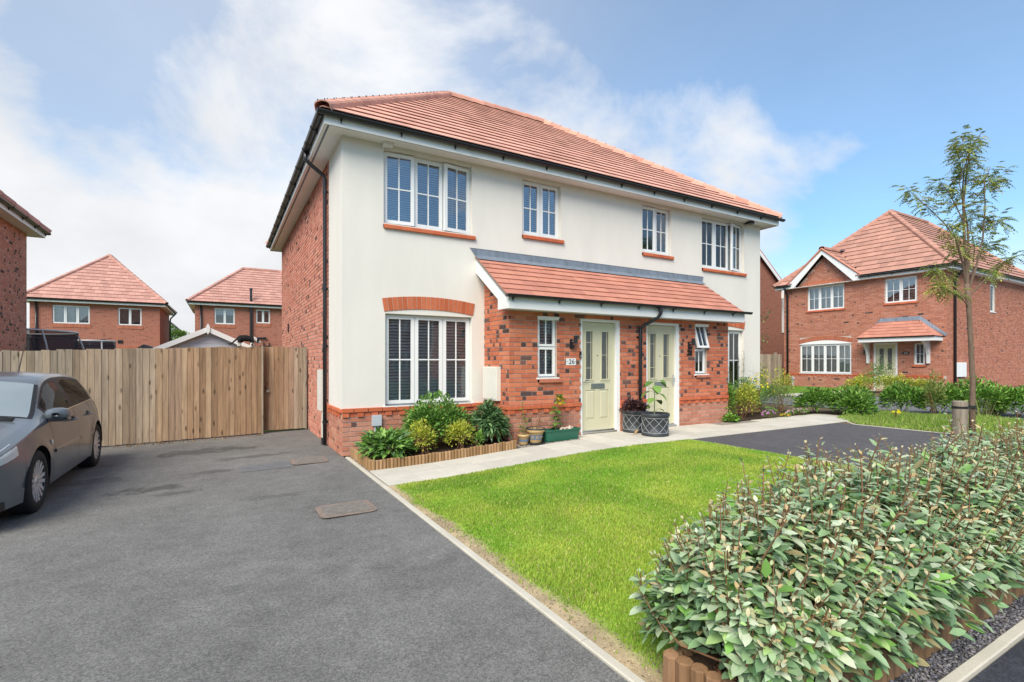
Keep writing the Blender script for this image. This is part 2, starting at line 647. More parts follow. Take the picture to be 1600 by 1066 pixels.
def leaf_arrays(P, Dr, Up, L, W, C, fold=.18, droop=.25, simple=False):
    tv, tt = (LEAF6_V, LEAF6_T) if simple else (LEAF_V, LEAF_T)
    n = len(P)
    X = unit(Dr)
    Y = unit(np.cross(Up, X))
    Z = np.cross(X, Y)
    u = tv[:, 0][None, :, None]
    w = tv[:, 1][None, :, None]
    h = (np.abs(tv[:, 1]) * 2 * fold * .5)[None, :, None] * np.asarray(W)[:, None, None] \
        - (droop * tv[:, 0] ** 2)[None, :, None] * np.asarray(L)[:, None, None]
    V = P[:, None, :] + X[:, None, :] * u * np.asarray(L)[:, None, None] \
        + Y[:, None, :] * w * np.asarray(W)[:, None, None] + Z[:, None, :] * h
    T = tt[None] + (np.arange(n) * len(tv))[:, None, None]
    Cc = np.repeat(C, len(tv), axis=0)
    return V.reshape(-1, 3), T.reshape(-1, 3), Cc


def leaf_obj(name, arrs, mat, parent, base=None):
    base = wloc(parent) if parent else Vector((0, 0, 0))
    V, T, C = arrs
    me = tri_mesh(name, V - np.array(base)[None], T, C, mat)
    o = bpy.data.objects.new(name, me)
    COL.objects.link(o)
    if parent:
        o.parent = parent
    return o


def shades(n, cols, weights=None, jit=.12):
    cols = np.array(cols, float)
    i = RNG.choice(len(cols), n, p=weights)
    return np.clip(cols[i] * (1 + RNG.normal(0, jit, (n, 1))), .003, .9)


def vnoise(x, y, s, seed=0):
    """smooth value noise in numpy"""
    r = np.random.default_rng(seed).random((64, 64))
    xs, ys = np.asarray(x) * s + 1000, np.asarray(y) * s + 1000
    xi, yi = np.floor(xs).astype(int), np.floor(ys).astype(int)
    fx, fy = xs - xi, ys - yi
    fx, fy = fx * fx * (3 - 2 * fx), fy * fy * (3 - 2 * fy)
    g = lambda a, b: r[a % 64, b % 64]
    return (g(xi, yi) * (1 - fx) + g(xi + 1, yi) * fx) * (1 - fy) + (g(xi, yi + 1) * (1 - fx) + g(xi + 1, yi + 1) * fx) * fy


# ------------------------------------------------------------------ terrain
def sst(a, b, x):
    t = np.clip((np.asarray(x, float) - a) / (b - a), 0, 1)
    return t * t * (3 - 2 * t)


def zt(x, y):
    return .15 * sst(.1, 4.0, x) * sst(-7.0, -4.5, y) + .03 * sst(10, 24, x) \
        - .020 * np.clip(-np.asarray(x, float) - .1, 0, 8)


def zf(x, y):
    return float(zt(x, y))


def sheet_grid(name, xs, ys, mat, lift, inside=None, tone=None, skirt=.0):
    xs, ys = np.asarray(xs, float), np.asarray(ys, float)
    X, Y = np.meshgrid(xs, ys, indexing='ij')
    Z = zt(X, Y) + lift
    nx, ny = X.shape
    idx = np.arange(nx * ny).reshape(nx, ny)
    q = np.stack([idx[:-1, :-1], idx[1:, :-1], idx[1:, 1:], idx[:-1, 1:]], -1).reshape(-1, 4)
    cx = (X[:-1, :-1] + X[1:, 1:]).ravel() / 2
    cy = (Y[:-1, :-1] + Y[1:, 1:]).ravel() / 2
    if inside is not None:
        q = q[inside(cx, cy)]
    T = np.concatenate([q[:, (0, 1, 2)], q[:, (0, 2, 3)]])
    V = np.stack([X.ravel(), Y.ravel(), Z.ravel()], -1)
    C = tone(X.ravel(), Y.ravel()) if tone else None
    me = tri_mesh(name, V, T, C, mat, True)
    o = bpy.data.objects.new(name, me)
    COL.objects.link(o)
    return o


def lins(a, b, step):
    return np.linspace(a, b, max(2, int(round((b - a) / step)) + 1))
# ================================================================== GROUND
gx = np.concatenate([[-900, -300, -80, -30], lins(-14, 34, .5), [45, 90, 300, 900]])
gy = np.concatenate([[-900, -300, -80, -30], lins(-14, 14, .5), [20, 45, 90, 300, 900]])
mk('ground_turf', (.085, .12, .035), .95, .3, .5, .3, 40, spec=.1)
kind(sheet_grid('ground', gx, gy, 'ground_turf', -.02), 'structure')
kind(sheet_grid('driveway', np.concatenate([[-13], lins(-9, .02, .5)]), np.concatenate([[-16], lins(-10, 3.7, .5)]), 'tarmac_drive', 0.0),
     'structure', 'grey tarmac driveway in front of the fence')
kind(sheet_grid('road', np.concatenate([lins(.02, 14, .5), [40, 90]]), np.concatenate([[-16], lins(-10, -7.10, .5)]), 'tarmac_road', -.002),
     'structure', 'dark tarmac road edge beyond the slate strip')
kind(sheet_grid('neighbour_driveway', lins(5.31, 9.95, .4), lins(-6.98, -2.20, .4), 'tarmac_neighbour', 0.0),
     'structure', 'dark tarmac driveway between the lawn and the verge')
kind(sheet_grid('far_road', lins(12.9, 22.4, .5), lins(-7, 14, .5), 'tarmac_far', -.004,
                lambda x, y: (x > 13.2 - .0 * y) & ~((x > 19.3) & (y > 3.1))), 'structure', 'pale tarmac road in front of the far brick house')
kind(sheet_grid('side_driveway', lins(22.4, 44, .6), lins(-7, .72, .5), 'tarmac_far', -.006),
     'structure', 'tarmac driveway beside the far brick house')
# verge soil between the drives and the road
kind(sheet_grid('verge', lins(9.95, 13.2, .3), lins(-6.98, 7.0, .4), 'soil', -.006), 'structure')
# apron of concrete slabs that turns at the end of the path
kind(sheet_grid('path_bed', lins(.09, 11.6, .3), lins(-2.19, -.6, .2), 'joint_sand', 0.002,
                lambda x, y: ((x < 3.6) & (y < -1.28)) | ((x >= 3.6))), 'structure')

path = bpy.data.objects.new('footpath', None)
COL.objects.link(path)
kind(path, 'structure', 'pale concrete slab path along the house front')


def slab(x0, x1, y0, y1, tone):
    mb = MB()
    g = .0035
    vs = []
    for dz, e in ((-.03, 0), (.012, 0), (.016, .004)):
        for (x, y) in ((x0 + g + e, y0 + g + e), (x1 - g - e, y0 + g + e), (x1 - g - e, y1 - g - e), (x0 + g + e, y1 - g - e)):
            vs.append((x, y, zf(x, y) + dz))
    fs = [(8, 9, 10, 11)]
    for k in (0, 4):
        fs += [(k + i, k + (i + 1) % 4, k + 4 + (i + 1) % 4, k + 4 + i) for i in range(4)]
    mb.add(vs, fs, tone)
    mb.build('paving_slab', 'paving', path)


def slab_tone():
    b = random.uniform(.90, 1.07)
    return (.55 * b, .515 * b, .435 * b)


for i in range(25):
    x0 = .10 + .45 * i
    for j in range(2):
        if x0 < 11.2:
            slab(x0, x0 + .45, -2.18 + .45 * j, -1.73 + .45 * j, slab_tone())
for i in range(8, 17):
    x0 = .10 + .45 * i
    if x0 >= 3.65 and x0 < 7.3:
        slab(x0, x0 + .45, -1.28, -.905, slab_tone())
for i in range(19, 25):
    x0 = .10 + .45 * i
    if x0 + .45 < 11.4:
        slab(x0, x0 + .45, -1.28, -1.0 + .05 * (i - 19), slab_tone())

kerb = bpy.data.objects.new('edging_kerb', None)
COL.objects.link(kerb)
kind(kerb, 'structure', 'pale concrete edging between the driveway and the lawn')


def kerb_run(parent, p0, p1, w, h, step=.915):
    p0, p1 = Vector(p0), Vector(p1)
    L = (p1 - p0).length
    u = (p1 - p0).normalized()
    n = Vector((-u.y, u.x, 0))
    k = max(1, round(L / step))
    for i in range(k):
        a, b = p0 + u * (L * i / k + .002), p0 + u * (L * (i + 1) / k - .002)
        mb = MB()
        j = random.uniform(-.003, .003)
        q = [a - n * w / 2 + n * j, b - n * w / 2 + n * j, b + n * w / 2 + n * j, a + n * w / 2 + n * j]
        e = .006
        q2 = [a - n * (w / 2 - e) + n * j, b - n * (w / 2 - e) + n * j, b + n * (w / 2 - e) + n * j, a + n * (w / 2 - e) + n * j]
        vs = [(p.x, p.y, zf(p.x, p.y) - .06) for p in q] + [(p.x, p.y, zf(p.x, p.y) + h - e) for p in q] + \
             [(p.x, p.y, zf(p.x, p.y) + h) for p in q2]
        fs = [(8, 9, 10, 11)]
        for s in (0, 4):
            fs += [(s + t, s + (t + 1) % 4, s + 4 + (t + 1) % 4, s + 4 + t) for t in range(4)]
        mb.add(vs, fs)
        mb.build('kerb_stone', 'concrete', parent)


kerb_run(kerb, (.055, -6.93, 0), (.055, -.10, 0), .055, .012)
kerb2 = bpy.data.objects.new('road_kerb', None)
COL.objects.link(kerb2)
kind(kerb2, 'structure', 'pale concrete kerb along the dark road')
kerb_run(kerb2, (.10, -7.068, 0), (9.2, -7.068, 0), .055, .02)
kerb3 = bpy.data.objects.new('boundary_kerb', None)
COL.objects.link(kerb3)
kind(kerb3, 'structure', 'thin concrete edging between lawn and dark driveway')
kerb_run(kerb3, (5.285, -6.0, 0), (5.285, -2.2, 0), .045, .006)
kerb4 = bpy.data.objects.new('verge_kerb', None)
COL.objects.link(kerb4)
kind(kerb4, 'structure', 'thin concrete edging of the verge')
kerb_run(kerb4, (9.975, -6.9, 0), (9.975, -2.5, 0), .05, .006)
kerb_run(kerb4, (9.975, -2.5, 0), (10.6, -1.95, 0), .05, .006)

# lawn: earth sheet, then blades


def lawn_tone(x, y):
    n = vnoise(x, y, 2.6, 3) * .6 + vnoise(x, y, 7, 4) * .4
    bare = 1 - sst(.06 + .12 * n + .016 * (-2.2 - y), .11 + .22 * n + .016 * (-2.2 - y), x)
    bare = np.maximum(bare, sst(-6.1, -6.4, y) * .8 * sst(.8, .2, x))
    g = np.array([.19, .31, .035])[None] * (.8 + .5 * n[:, None])
    s = np.array([.40, .31, .19])[None] * (.75 + .5 * vnoise(x, y, 9, 8)[:, None])
    return g * (1 - bare[:, None]) + s * bare[:, None]


mk('lawn_earth', rough=.95, var=.2, vscale=12, fine=.25, fscale=90, bump=.5, bscale=60, attr=True, spec=.1)
lawn = kind(sheet_grid('lawn', lins(.083, 5.262, .06), lins(-6.42, -2.19, .06), 'lawn_earth', .004, tone=lawn_tone), 'structure',
            'bright green lawn between path, driveway and hedge')


def blades(name, x0, x1, y0, y1, n, hgt, dens, cols, parent=None, label=None, wid=.0035, lift=.0, lean=.6):
    x = RNG.uniform(x0, x1, n)
    y = RNG.uniform(y0, y1, n)
    keep = RNG.random(n) < dens(x, y)
    x, y = x[keep], y[keep]
    n = len(x)
    z = zt(x, y) + lift
    h = hgt(x, y) * RNG.uniform(.55, 1.25, n)
    az = RNG.uniform(0, 2 * math.pi, n)
    la = RNG.uniform(0, 2 * math.pi, n)
    ln = RNG.uniform(.1, lean, n) * h
    w = wid * RNG.uniform(.7, 1.4, n)
    b0 = np.stack([x - np.cos(az) * w, y - np.sin(az) * w, z], -1)
    b1 = np.stack([x + np.cos(az) * w, y + np.sin(az) * w, z], -1)
    m = np.stack([x + np.cos(la) * ln * .45, y + np.sin(la) * ln * .45, z + h * .6], -1)
    t = np.stack([x + np.cos(la) * ln, y + np.sin(la) * ln, z + h], -1)
    mw = np.stack([np.cos(az) * w * .8, np.sin(az) * w * .8, w * 0], -1)
    V = np.stack([b0, b1, m - mw, m + mw, t], 1)
    T = np.array([(0, 1, 3), (0, 3, 2), (2, 3, 4)])[None] + (np.arange(n) * 5)[:, None, None]
    C = np.repeat(cols(x, y), 5, axis=0)
    me = tri_mesh(name, V.reshape(-1, 3), T.reshape(-1, 3), C, 'grass_blade')
    o = bpy.data.objects.new(name, me)
    COL.objects.link(o)
    kind(o, 'stuff', label)
    return o


def ln_dens(x, y):
    n = vnoise(x, y, 2.6, 3) * .6 + vnoise(x, y, 7, 4) * .4
    d = sst(.06 + .12 * n + .016 * (-2.2 - y), .15 + .22 * n + .016 * (-2.2 - y), x)
    return np.clip(d * (1 - sst(-6.1, -6.4, y) * .6 * sst(.9, .2, x)) + .03, 0, 1)


def ln_cols(x, y):
    n = len(x)
    a = np.clip((vnoise(x, y, .9, 5) * .5 + vnoise(x, y, 3.1, 6) * .5 - .5) * 1.7 + .5, 0, 1)
    b = vnoise(x, y, 2.0, 7)
    c = np.array([.195, .39, .035])[None] * (1 - a[:, None]) + np.array([.44, .52, .08])[None] * a[:, None]
    dark = sst(.58, .86, b)[:, None]
    c = c * (1 - dark * .5) + np.array([.13, .30, .028])[None] * dark * .5
    dry = (RNG.random(n) < .08)[:, None]
    c = np.where(dry, np.array([.55, .50, .20])[None], c)
    return np.clip(c * RNG.normal(1, .14, (n, 1)), .01, .8)


def ln_h(x, y):
    n = vnoise(x, y, 2.2, 9)
    return .017 + .017 * n


blades('grass', .1, 5.27, -6.40, -2.185, 200000, ln_h, ln_dens, ln_cols, label='short mown grass of the front lawn')


def chips(name, boxes, n, size, cols, mat, label=None, flat=.45, lift=0.):
    """loose stones: squashed octahedra with uneven corners"""
    area = np.array([(b[1] - b[0]) * (b[3] - b[2]) for b in boxes])
    pick = RNG.choice(len(boxes), n, p=area / area.sum())
    B = np.array([b[:4] for b in boxes])[pick]
    x = RNG.uniform(B[:, 0], B[:, 1])
    y = RNG.uniform(B[:, 2], B[:, 3])
    z = zt(x, y) + lift + RNG.uniform(0, size * .8, n)
    base = np.array([(1, 0, 0), (0, 1, 0), (-1, 0, 0), (0, -1, 0), (0, 0, 1), (0, 0, -1)], float)
    tri = np.array([(0, 1, 4), (1, 2, 4), (2, 3, 4), (3, 0, 4), (1, 0, 5), (2, 1, 5), (3, 2, 5), (0, 3, 5)])
    S = size * RNG.uniform(.5, 1.3, (n, 1, 1)) * np.array([1, .7, flat])[None, None] * RNG.uniform(.7, 1.3, (n, 6, 1))
    V = base[None] * S
    a = RNG.uniform(0, 6.28, n)
    tl = RNG.normal(0, .5, n)
    ca, sa, ct, st = np.cos(a), np.sin(a), np.cos(tl), np.sin(tl)
    vy = V[:, :, 1] * ct[:, None] - V[:, :, 2] * st[:, None]
    vz = V[:, :, 1] * st[:, None] + V[:, :, 2] * ct[:, None]
    vx = V[:, :, 0] * ca[:, None] - vy * sa[:, None]
    vy = V[:, :, 0] * sa[:, None] + vy * ca[:, None]
    P = np.stack([vx + x[:, None], vy + y[:, None], vz + z[:, None]], -1)
    T = tri[None] + (np.arange(n) * 6)[:, None, None]
    C = np.repeat(shades(n, cols, jit=.2), 6, axis=0)
    me = tri_mesh(name, P.reshape(-1, 3), T.reshape(-1, 3), C, mat)
    o = bpy.data.objects.new(name, me)
    COL.objects.link(o)
    return kind(o, 'stuff', label)


# ================================================================== BRICKWORK
ORANGE = [(.52, .155, .075), (.55, .175, .09), (.49, .14, .07), (.45, .13, .07), (.57, .20, .11)]
DARKS = [(.115, .066, .055), (.085, .052, .048), (.15, .08, .062)]
PINK = [(.47, .195, .125), (.50, .22, .145), (.44, .175, .11), (.42, .185, .125), (.52, .245, .165)]
RED = [(.52, .135, .06), (.49, .12, .055), (.54, .15, .07)]
SIDE = [(.56, .225, .155), (.58, .255, .18), (.53, .20, .135), (.52, .215, .15), (.60, .275, .195)]
BROWN = [(.45, .175, .105), (.48, .195, .12), (.42, .16, .095), (.49, .21, .14), (.40, .15, .095)]


def jit(c, a=.07):
    k = random.uniform(1 - a, 1 + a)
    return tuple(x * k for x in c)


class Bricks:
    """collects bricks of one building; the largest in view become objects, the rest one mesh"""

    def __init__(s):
        s.list = []

    def brick(s, fr, a0, a1, b0, b1, c1, c2, split, d0, d1):
        s.list.append((fr, a0, a1, b0, b1, c1, c2, split, d0, d1))

    def field(s, fr, u0, u1, z0, z1, ops=(), top=None, pal=None, dark=.28, d0=-.006, d1=.006, course=.075, zb=0., bl=.215, lo=None):
        k0 = int(math.floor((z0 - zb) / course + 1e-6))
        k = k0
        while True:
            b0 = zb + k * course + .005
            b1 = zb + (k + 1) * course - .005
            if b0 > z1 - .02:
                break
            b1 = min(b1, z1)
            if b1 < z0 + .02:
                k += 1
                continue
            b0 = max(b0, z0)
            zm = (b0 + b1) / 2
            off = 0 if k % 2 == 0 else -.1125
            a = u0 + off
            cuts = [(o[0], o[1]) for o in ops if o[2] < zm < o[3]]
            while a < u1 - .012:
                p0, p1 = max(a + .005, u0), min(a + .22, u1)
                a += .225
                segs = [(p0, p1)]
                for (c0, c1) in cuts:
                    ns = []
                    for (q0, q1) in segs:
                        if c1 <= q0 or c0 >= q1:
                            ns.append((q0, q1))
                            continue
                        if c0 - q0 > .03:
                            ns.append((q0, c0))
                        if q1 - c1 > .03:
                            ns.append((c1, q1))
                    segs = ns
                for (q0, q1) in segs:
                    if q1 - q0 < .025:
                        continue
                    if top and (b1 > top((q0 + q1) / 2)):
                        continue
                    c1 = jit(random.choice(pal))
                    c2 = c1
                    split = .5
                    r = random.random()
                    if r < dark:
                        dk = jit(random.choice(DARKS), .2)
                        split = random.uniform(.45, .75)
                        if random.random() < .5:
                            c2 = dk
                        else:
                            c1, split = dk, 1 - split
                        if random.random() < .12:
                            c1 = c2 = dk
                    s.brick(fr, q0, q1, b0, b1, c1, c2, split, d0, d1 + random.uniform(-.0015, .0015))
            k += 1

    @staticmethod
    def geo(mb, fr, a0, a1, b0, b1, c1, c2, split, d0, d1):
        e = .003
        am = a0 + (a1 - a0) * split
        vs = [fr.P(a0, b0, d0), fr.P(a1, b0, d0), fr.P(a1, b1, d0), fr.P(a0, b1, d0),
              fr.P(a0 + e, b0 + e, d1), fr.P(am, b0 + e, d1), fr.P(a1 - e, b0 + e, d1),
              fr.P(a1 - e, b1 - e, d1), fr.P(am, b1 - e, d1), fr.P(a0 + e, b1 - e, d1)]
        mb.add(vs, ((4, 5, 8, 9), (3, 0, 4, 9)), c1)
        mb.add(vs, ((5, 6, 7, 8), (1, 2, 7, 6), (0, 1, 6, 5, 4), (2, 3, 9, 8, 7)), c2)

    def flush(s, parent, limit=300):
        def size(b):
            fr, a0, a1, b0, b1 = b[:5]
            p = fr.P((a0 + a1) / 2, (b0 + b1) / 2)
            u, v, w = seen(p)
            if w < .1 or not (-20 < u < 1620 and -20 < v < 1086):
                return 0
            d = (p - CAM)
            cosv = -d.normalized().dot(fr.n)
            if cosv <= 0:
                return 0
            return (a1 - a0) * (b1 - b0) * cosv / d.length_squared
        order = sorted(s.list, key=size, reverse=True)
        n = 0
        rest = MB()
        cache = {}
        for b in order:
            if n < limit and size(b) > 0:
                fr, a0, a1, b0, b1, c1, c2, split, d0, d1 = b
                # alike bricks share a mesh: size, wall direction and colouring from a short list
                q = lambda c: tuple(round(x * 14) / 14 + .005 for x in c)
                key = (tuple(fr.n), round(a1 - a0, 3), round(b1 - b0, 3), q(c1), q(c2), round(split * 4), round(d0, 3), round(d1, 3))
                org = fr.P(a0, b0, 0)
                if key not in cache:
                    mb = MB()
                    s.geo(mb, fr, *b[1:])
                    cache[key] = mb.mesh('brick', 'brick', org)
                inst('brick', cache[key], org, parent)
                n += 1
            else:
                s.geo(rest, *b)
        if rest.v:
            kind(rest.build('bricks', 'brick', parent), 'stuff')


def wall_sheet(mb, fr, u0, u1, z0, z1, ops=(), d=0., reveal=.10, col=(1, 1, 1), mi=0):
    us = sorted({u0, u1, *[o[0] for o in ops], *[o[1] for o in ops]})
    zs = sorted({z0, z1, *[o[2] for o in ops], *[o[3] for o in ops]})
    us = [u for u in us if u0 <= u <= u1]
    zs = [z for z in zs if z0 <= z <= z1]
    for i in range(len(us) - 1):
        for j in range(len(zs) - 1):
            um, zm = (us[i] + us[i + 1]) / 2, (zs[j] + zs[j + 1]) / 2
            if any(o[0] < um < o[1] and o[2] < zm < o[3] for o in ops):
                continue
            mb.quad(fr.P(us[i], zs[j], d), fr.P(us[i + 1], zs[j], d), fr.P(us[i + 1], zs[j + 1], d), fr.P(us[i], zs[j + 1], d), col, mi)
    for o in ops:
        a0, a1, b0, b1 = o[:4]
        if a0 < u0 - 1e-6 or a1 > u1 + 1e-6 or b1 > z1 + 1e-6:
            continue
        for (p, q) in (((a0, b0), (a0, b1)), ((a0, b1), (a1, b1)), ((a1, b1), (a1, b0)), ((a1, b0), (a0, b0))):
            mb.quad(fr.P(*p, d), fr.P(*q, d), fr.P(*q, d - reveal), fr.P(*p, d - reveal), col, mi)


# ================================================================== TILED ROOFS
TILE_LIGHT = [(.64, .335, .25), (.67, .36, .27), (.60, .31, .23), (.65, .345, .255), (.55, .285, .215)]
TILE_RED = [(.50, .215, .15), (.52, .23, .16), (.48, .205, .145), (.51, .225, .155), (.45, .19, .135)]
TILE_MID = [(.45, .235, .175), (.47, .25, .185), (.43, .22, .165), (.46, .24, .18), (.39, .205, .155)]
TILE_PALE = [(.50, .265, .21), (.53, .285, .225), (.46, .24, .19)]


class Tiles:
    def __init__(s):
        s.list = []

    def slope(s, E0, E1, T0, T1, gauge, width, pal, thick=.022, lap=.06, skip=None):
        """eave E0->E1, top T0->T1 (all on one plane), courses run along the eave"""
        E0, E1, T0, T1 = map(Vector, (E0, E1, T0, T1))
        u = (E1 - E0).normalized()
        n = u.cross((T0 - E0)).normalized()
        if n.z < 0:
            n = -n
        v = n.cross(u)
        if v.z < 0:
            v = -v
        H = (T0 - E0).dot(v)
        lu = lambda t: (T0 - E0).dot(u) * t / H
        ru = lambda t: (E1 - E0).dot(u) + ((T1 - E1).dot(u)) * t / H
        k = 0
        while k * gauge < H - .03:
            v0, v1 = k * gauge, min((k + 1) * gauge + lap, H)
            vv = min((k + 1) * gauge, H)
            a = math.floor(min(lu(v0), lu(v1)) / width) * width + (width / 2 if k % 2 else 0) - width
            while a < max(ru(v0), ru(v1)):
                b = a + width
                g = .0025
                q = []
                l0, l1 = max(a + g, lu(v0)), max(a + g, lu(v1))
                r0, r1 = min(b - g, ru(v0)), min(b - g, ru(v1))
                a = b
                if r0 - l0 < .01 and r1 - l1 < .01:
                    continue
                if r0 < l0:
                    r0 = l0 = (r0 + l0) / 2
                if r1 < l1:
                    r1 = l1 = (r1 + l1) / 2
                if skip and skip(E0 + u * ((l0 + r0) / 2) + v * v0):
                    continue
                s.list.append((E0, u, v, n, v0, v1, l0, r0, l1, r1, jit(random.choice(pal), .07), thick + random.uniform(-.0012, .0012)))
            k += 1

    @staticmethod
    def geo(mb, E0, u, v, n, v0, v1, l0, r0, l1, r1, col, th):
        P = lambda a, b, d: E0 + u * a + v * b + n * d
        lip = .012 if th < .026 else .011
        vs = [P(l0, v0, th), P(r0, v0, th), P(r1, v1, .003), P(l1, v1, .003),
              P(l0, v0, th - lip), P(r0, v0, th - lip), P(r1, v1, -.008), P(l1, v1, -.008)]
        mb.add(vs, ((0, 1, 2, 3), (4, 5, 1, 0), (5, 6, 2, 1), (7, 4, 0, 3), (7, 6, 5, 4)), col)

    def flush(s, parent, limit=300, name='roof_tile'):
        def size(t):
            E0, u, v, n, v0, v1, l0, r0, l1, r1 = t[:10]
            p = E0 + u * ((l0 + r0) / 2) + v * ((v0 + v1) / 2)
            a, b, w = seen(p)
            if w < .1 or not (-20 < a < 1620 and -20 < b < 1086):
                return 0
            d = p - CAM
            c = -d.normalized().dot(n)
            return max(0, c) * (r0 - l0 + r1 - l1) * (v1 - v0) / d.length_squared
        order = sorted(s.list, key=size, reverse=True)
        rest = MB()
        k = 0
        cache = {}
        for t in order:
            E0, u, v, n, v0, v1, l0, r0, l1, r1, col, th = t
            if k < limit and size(t) > 0:
                org = E0 + u * l0 + v * v0
                key = (tuple(round(x, 2) for x in n), round(r0 - l0, 2), round(r1 - l0, 2), round(l1 - l0, 2), round(v1 - v0, 2),
                       round(col[0] * 60), round(th, 3))
                if key not in cache:
                    mb = MB()
                    s.geo(mb, *t)
                    cache[key] = mb.mesh(name, 'roof_tile', org)
                inst(name, cache[key], org, parent)
                k += 1
            else:
                s.geo(rest, *t)
        if rest.v:
            kind(rest.build(name + 's', 'roof_tile', parent), 'stuff')


def ridge_run(parent, p0, p1, pal, r=.115, step=.30, name='ridge_tile', nubs=False, single=True, rise=.02):
    p0, p1 = Vector(p0), Vector(p1)
    L = (p1 - p0).length
    u = (p1 - p0).normalized()
    side = u.cross(Vector((0, 0, 1))).normalized()
    up = side.cross(u)
    k = max(1, round(L / step))
    one = MB()
    for i in range(k):
        mb = MB() if single else one
        a, b = p0 + u * (L * i / k), p0 + u * (L * (i + 1) / k + .02)
        col = jit(random.choice(pal), .06)
        n = 7
        vs = []
        for (q, rr, dz) in ((a, r, rise + .010), (b, r * .93, rise)):
            for j in range(n):
                t = math.pi * j / (n - 1)
                vs.append(q + side * (-rr * math.cos(t)) + up * (rr * .55 * math.sin(t) + dz))
        vs += [x - up * (.02 if i_ not in (0, n - 1) else .085) for i_, x in enumerate(vs[:n])]
        vs += [vs[0] - up * .085, vs[n] - up * .085, vs[n - 1] - up * .085, vs[2 * n - 1] - up * .085]
        fs = [(j, j + 1, n + j + 1, n + j) for j in range(n - 1)] + [(j + 1, j, 2 * n + j, 2 * n + j + 1) for j in range(n - 1)]
        fs += [(0, n, 3 * n + 1, 3 * n), (2 * n - 1, n - 1, 3 * n + 2, 3 * n + 3)]
        mb.add(vs, fs, col)
        if nubs:
            for sgn in (-.055, .055):
                c = a + u * .015 + side * sgn + up * (r * .52 + rise + .012)
                mb.tube([c - up * .02, c + up * .010], .009, 5, (.03, .03, .03))
        if single:
            mb.build(name, 'roof_tile', parent)
    if not single:
        one.build(name, 'roof_tile', parent)


def gutter(parent, p0, p1, out, r=.056, brk=.9, first=.2, mat='black_plastic', brackets=True):
    """half-round gutter with fascia brackets; p0/p1 at the gutter's rim centre"""
    p0, p1, out = Vector(p0), Vector(p1), Vector(out)
    L = (p1 - p0).length
    u = (p1 - p0).normalized()
    up = Vector((0, 0, 1))
    mb = MB()
    n = 9
    vs = []
    for q in (p0, p1):
        for (rr) in (r, r - .006):
            for j in range(n):
                t = math.pi * j / (n - 1)
                vs.append(q + out * (rr * math.cos(t)) - up * (rr * math.sin(t)))
    fs = []
    for j in range(n - 1):
        fs.append((j, j + 1, 2 * n + j + 1, 2 * n + j))
        fs.append((n + j + 1, n + j, 3 * n + j, 3 * n + j + 1))
    fs += [(0, n, 3 * n, 2 * n), (n - 1, 2 * n - 1, 4 * n - 1, 3 * n - 1)]
    fs += [tuple(range(n)), tuple(range(2 * n, 3 * n))]
    mb.add(vs, fs)
    g = mb.build('gutter', mat, parent, smooth=False)
    if brackets:
        a = first
        while a < L:
            q = p0 + u * a
            b = MB()
            vs = []
            for w in (-.014, .014):
                for rr in (r + .001, r + .009):
                    for j in range(n):
                        t = math.pi * j / (n - 1)
                        vs.append(q + u * w + out * (rr * math.cos(t)) - up * (rr * math.sin(t)))
            fs = []
            for j in range(n - 1):
                fs += [(n + j, n + j + 1, 3 * n + j + 1, 3 * n + j), (j, j + 1, n + j + 1, n + j), (2 * n + j, 3 * n + j, 3 * n + j + 1, 2 * n + j + 1)]
            b.add(vs, fs)
            c = q - out * (r - .004) - up * (r * .9)
            b.prism([c + u * -.018 + up * .03, c + u * .018 + up * .03, c + u * .006 - up * .055, c - u * .006 - up * .055], out * .024)
            b.build('bracket', mat, g)
            a += brk
    return g


def downpipe(parent, path, r=.034, clips=(), mat='black_plastic', n=10):
    mb = MB()
    mb.tube(path, r, n)
    o = mb.build('downpipe', mat, parent, smooth=True)
    for (x, y, z, out) in clips:
        c = MB()
        c.tube([(x, y, z - .022), (x, y, z + .022)], r + .008, n)
        d = Vector(out)
        s = Vector((-d.y, d.x, 0))
        q = Vector((x, y, z)) - d * (r + .01)
        c.prism([q + s * .06 + Vector((0, 0, .015)), q - s * .06 + Vector((0, 0, .015)), q - s * .06 - Vector((0, 0, .015)), q + s * .06 - Vector((0, 0, .015))], d * .012)
        c.build('pipe_clip', mat, o)
    return o


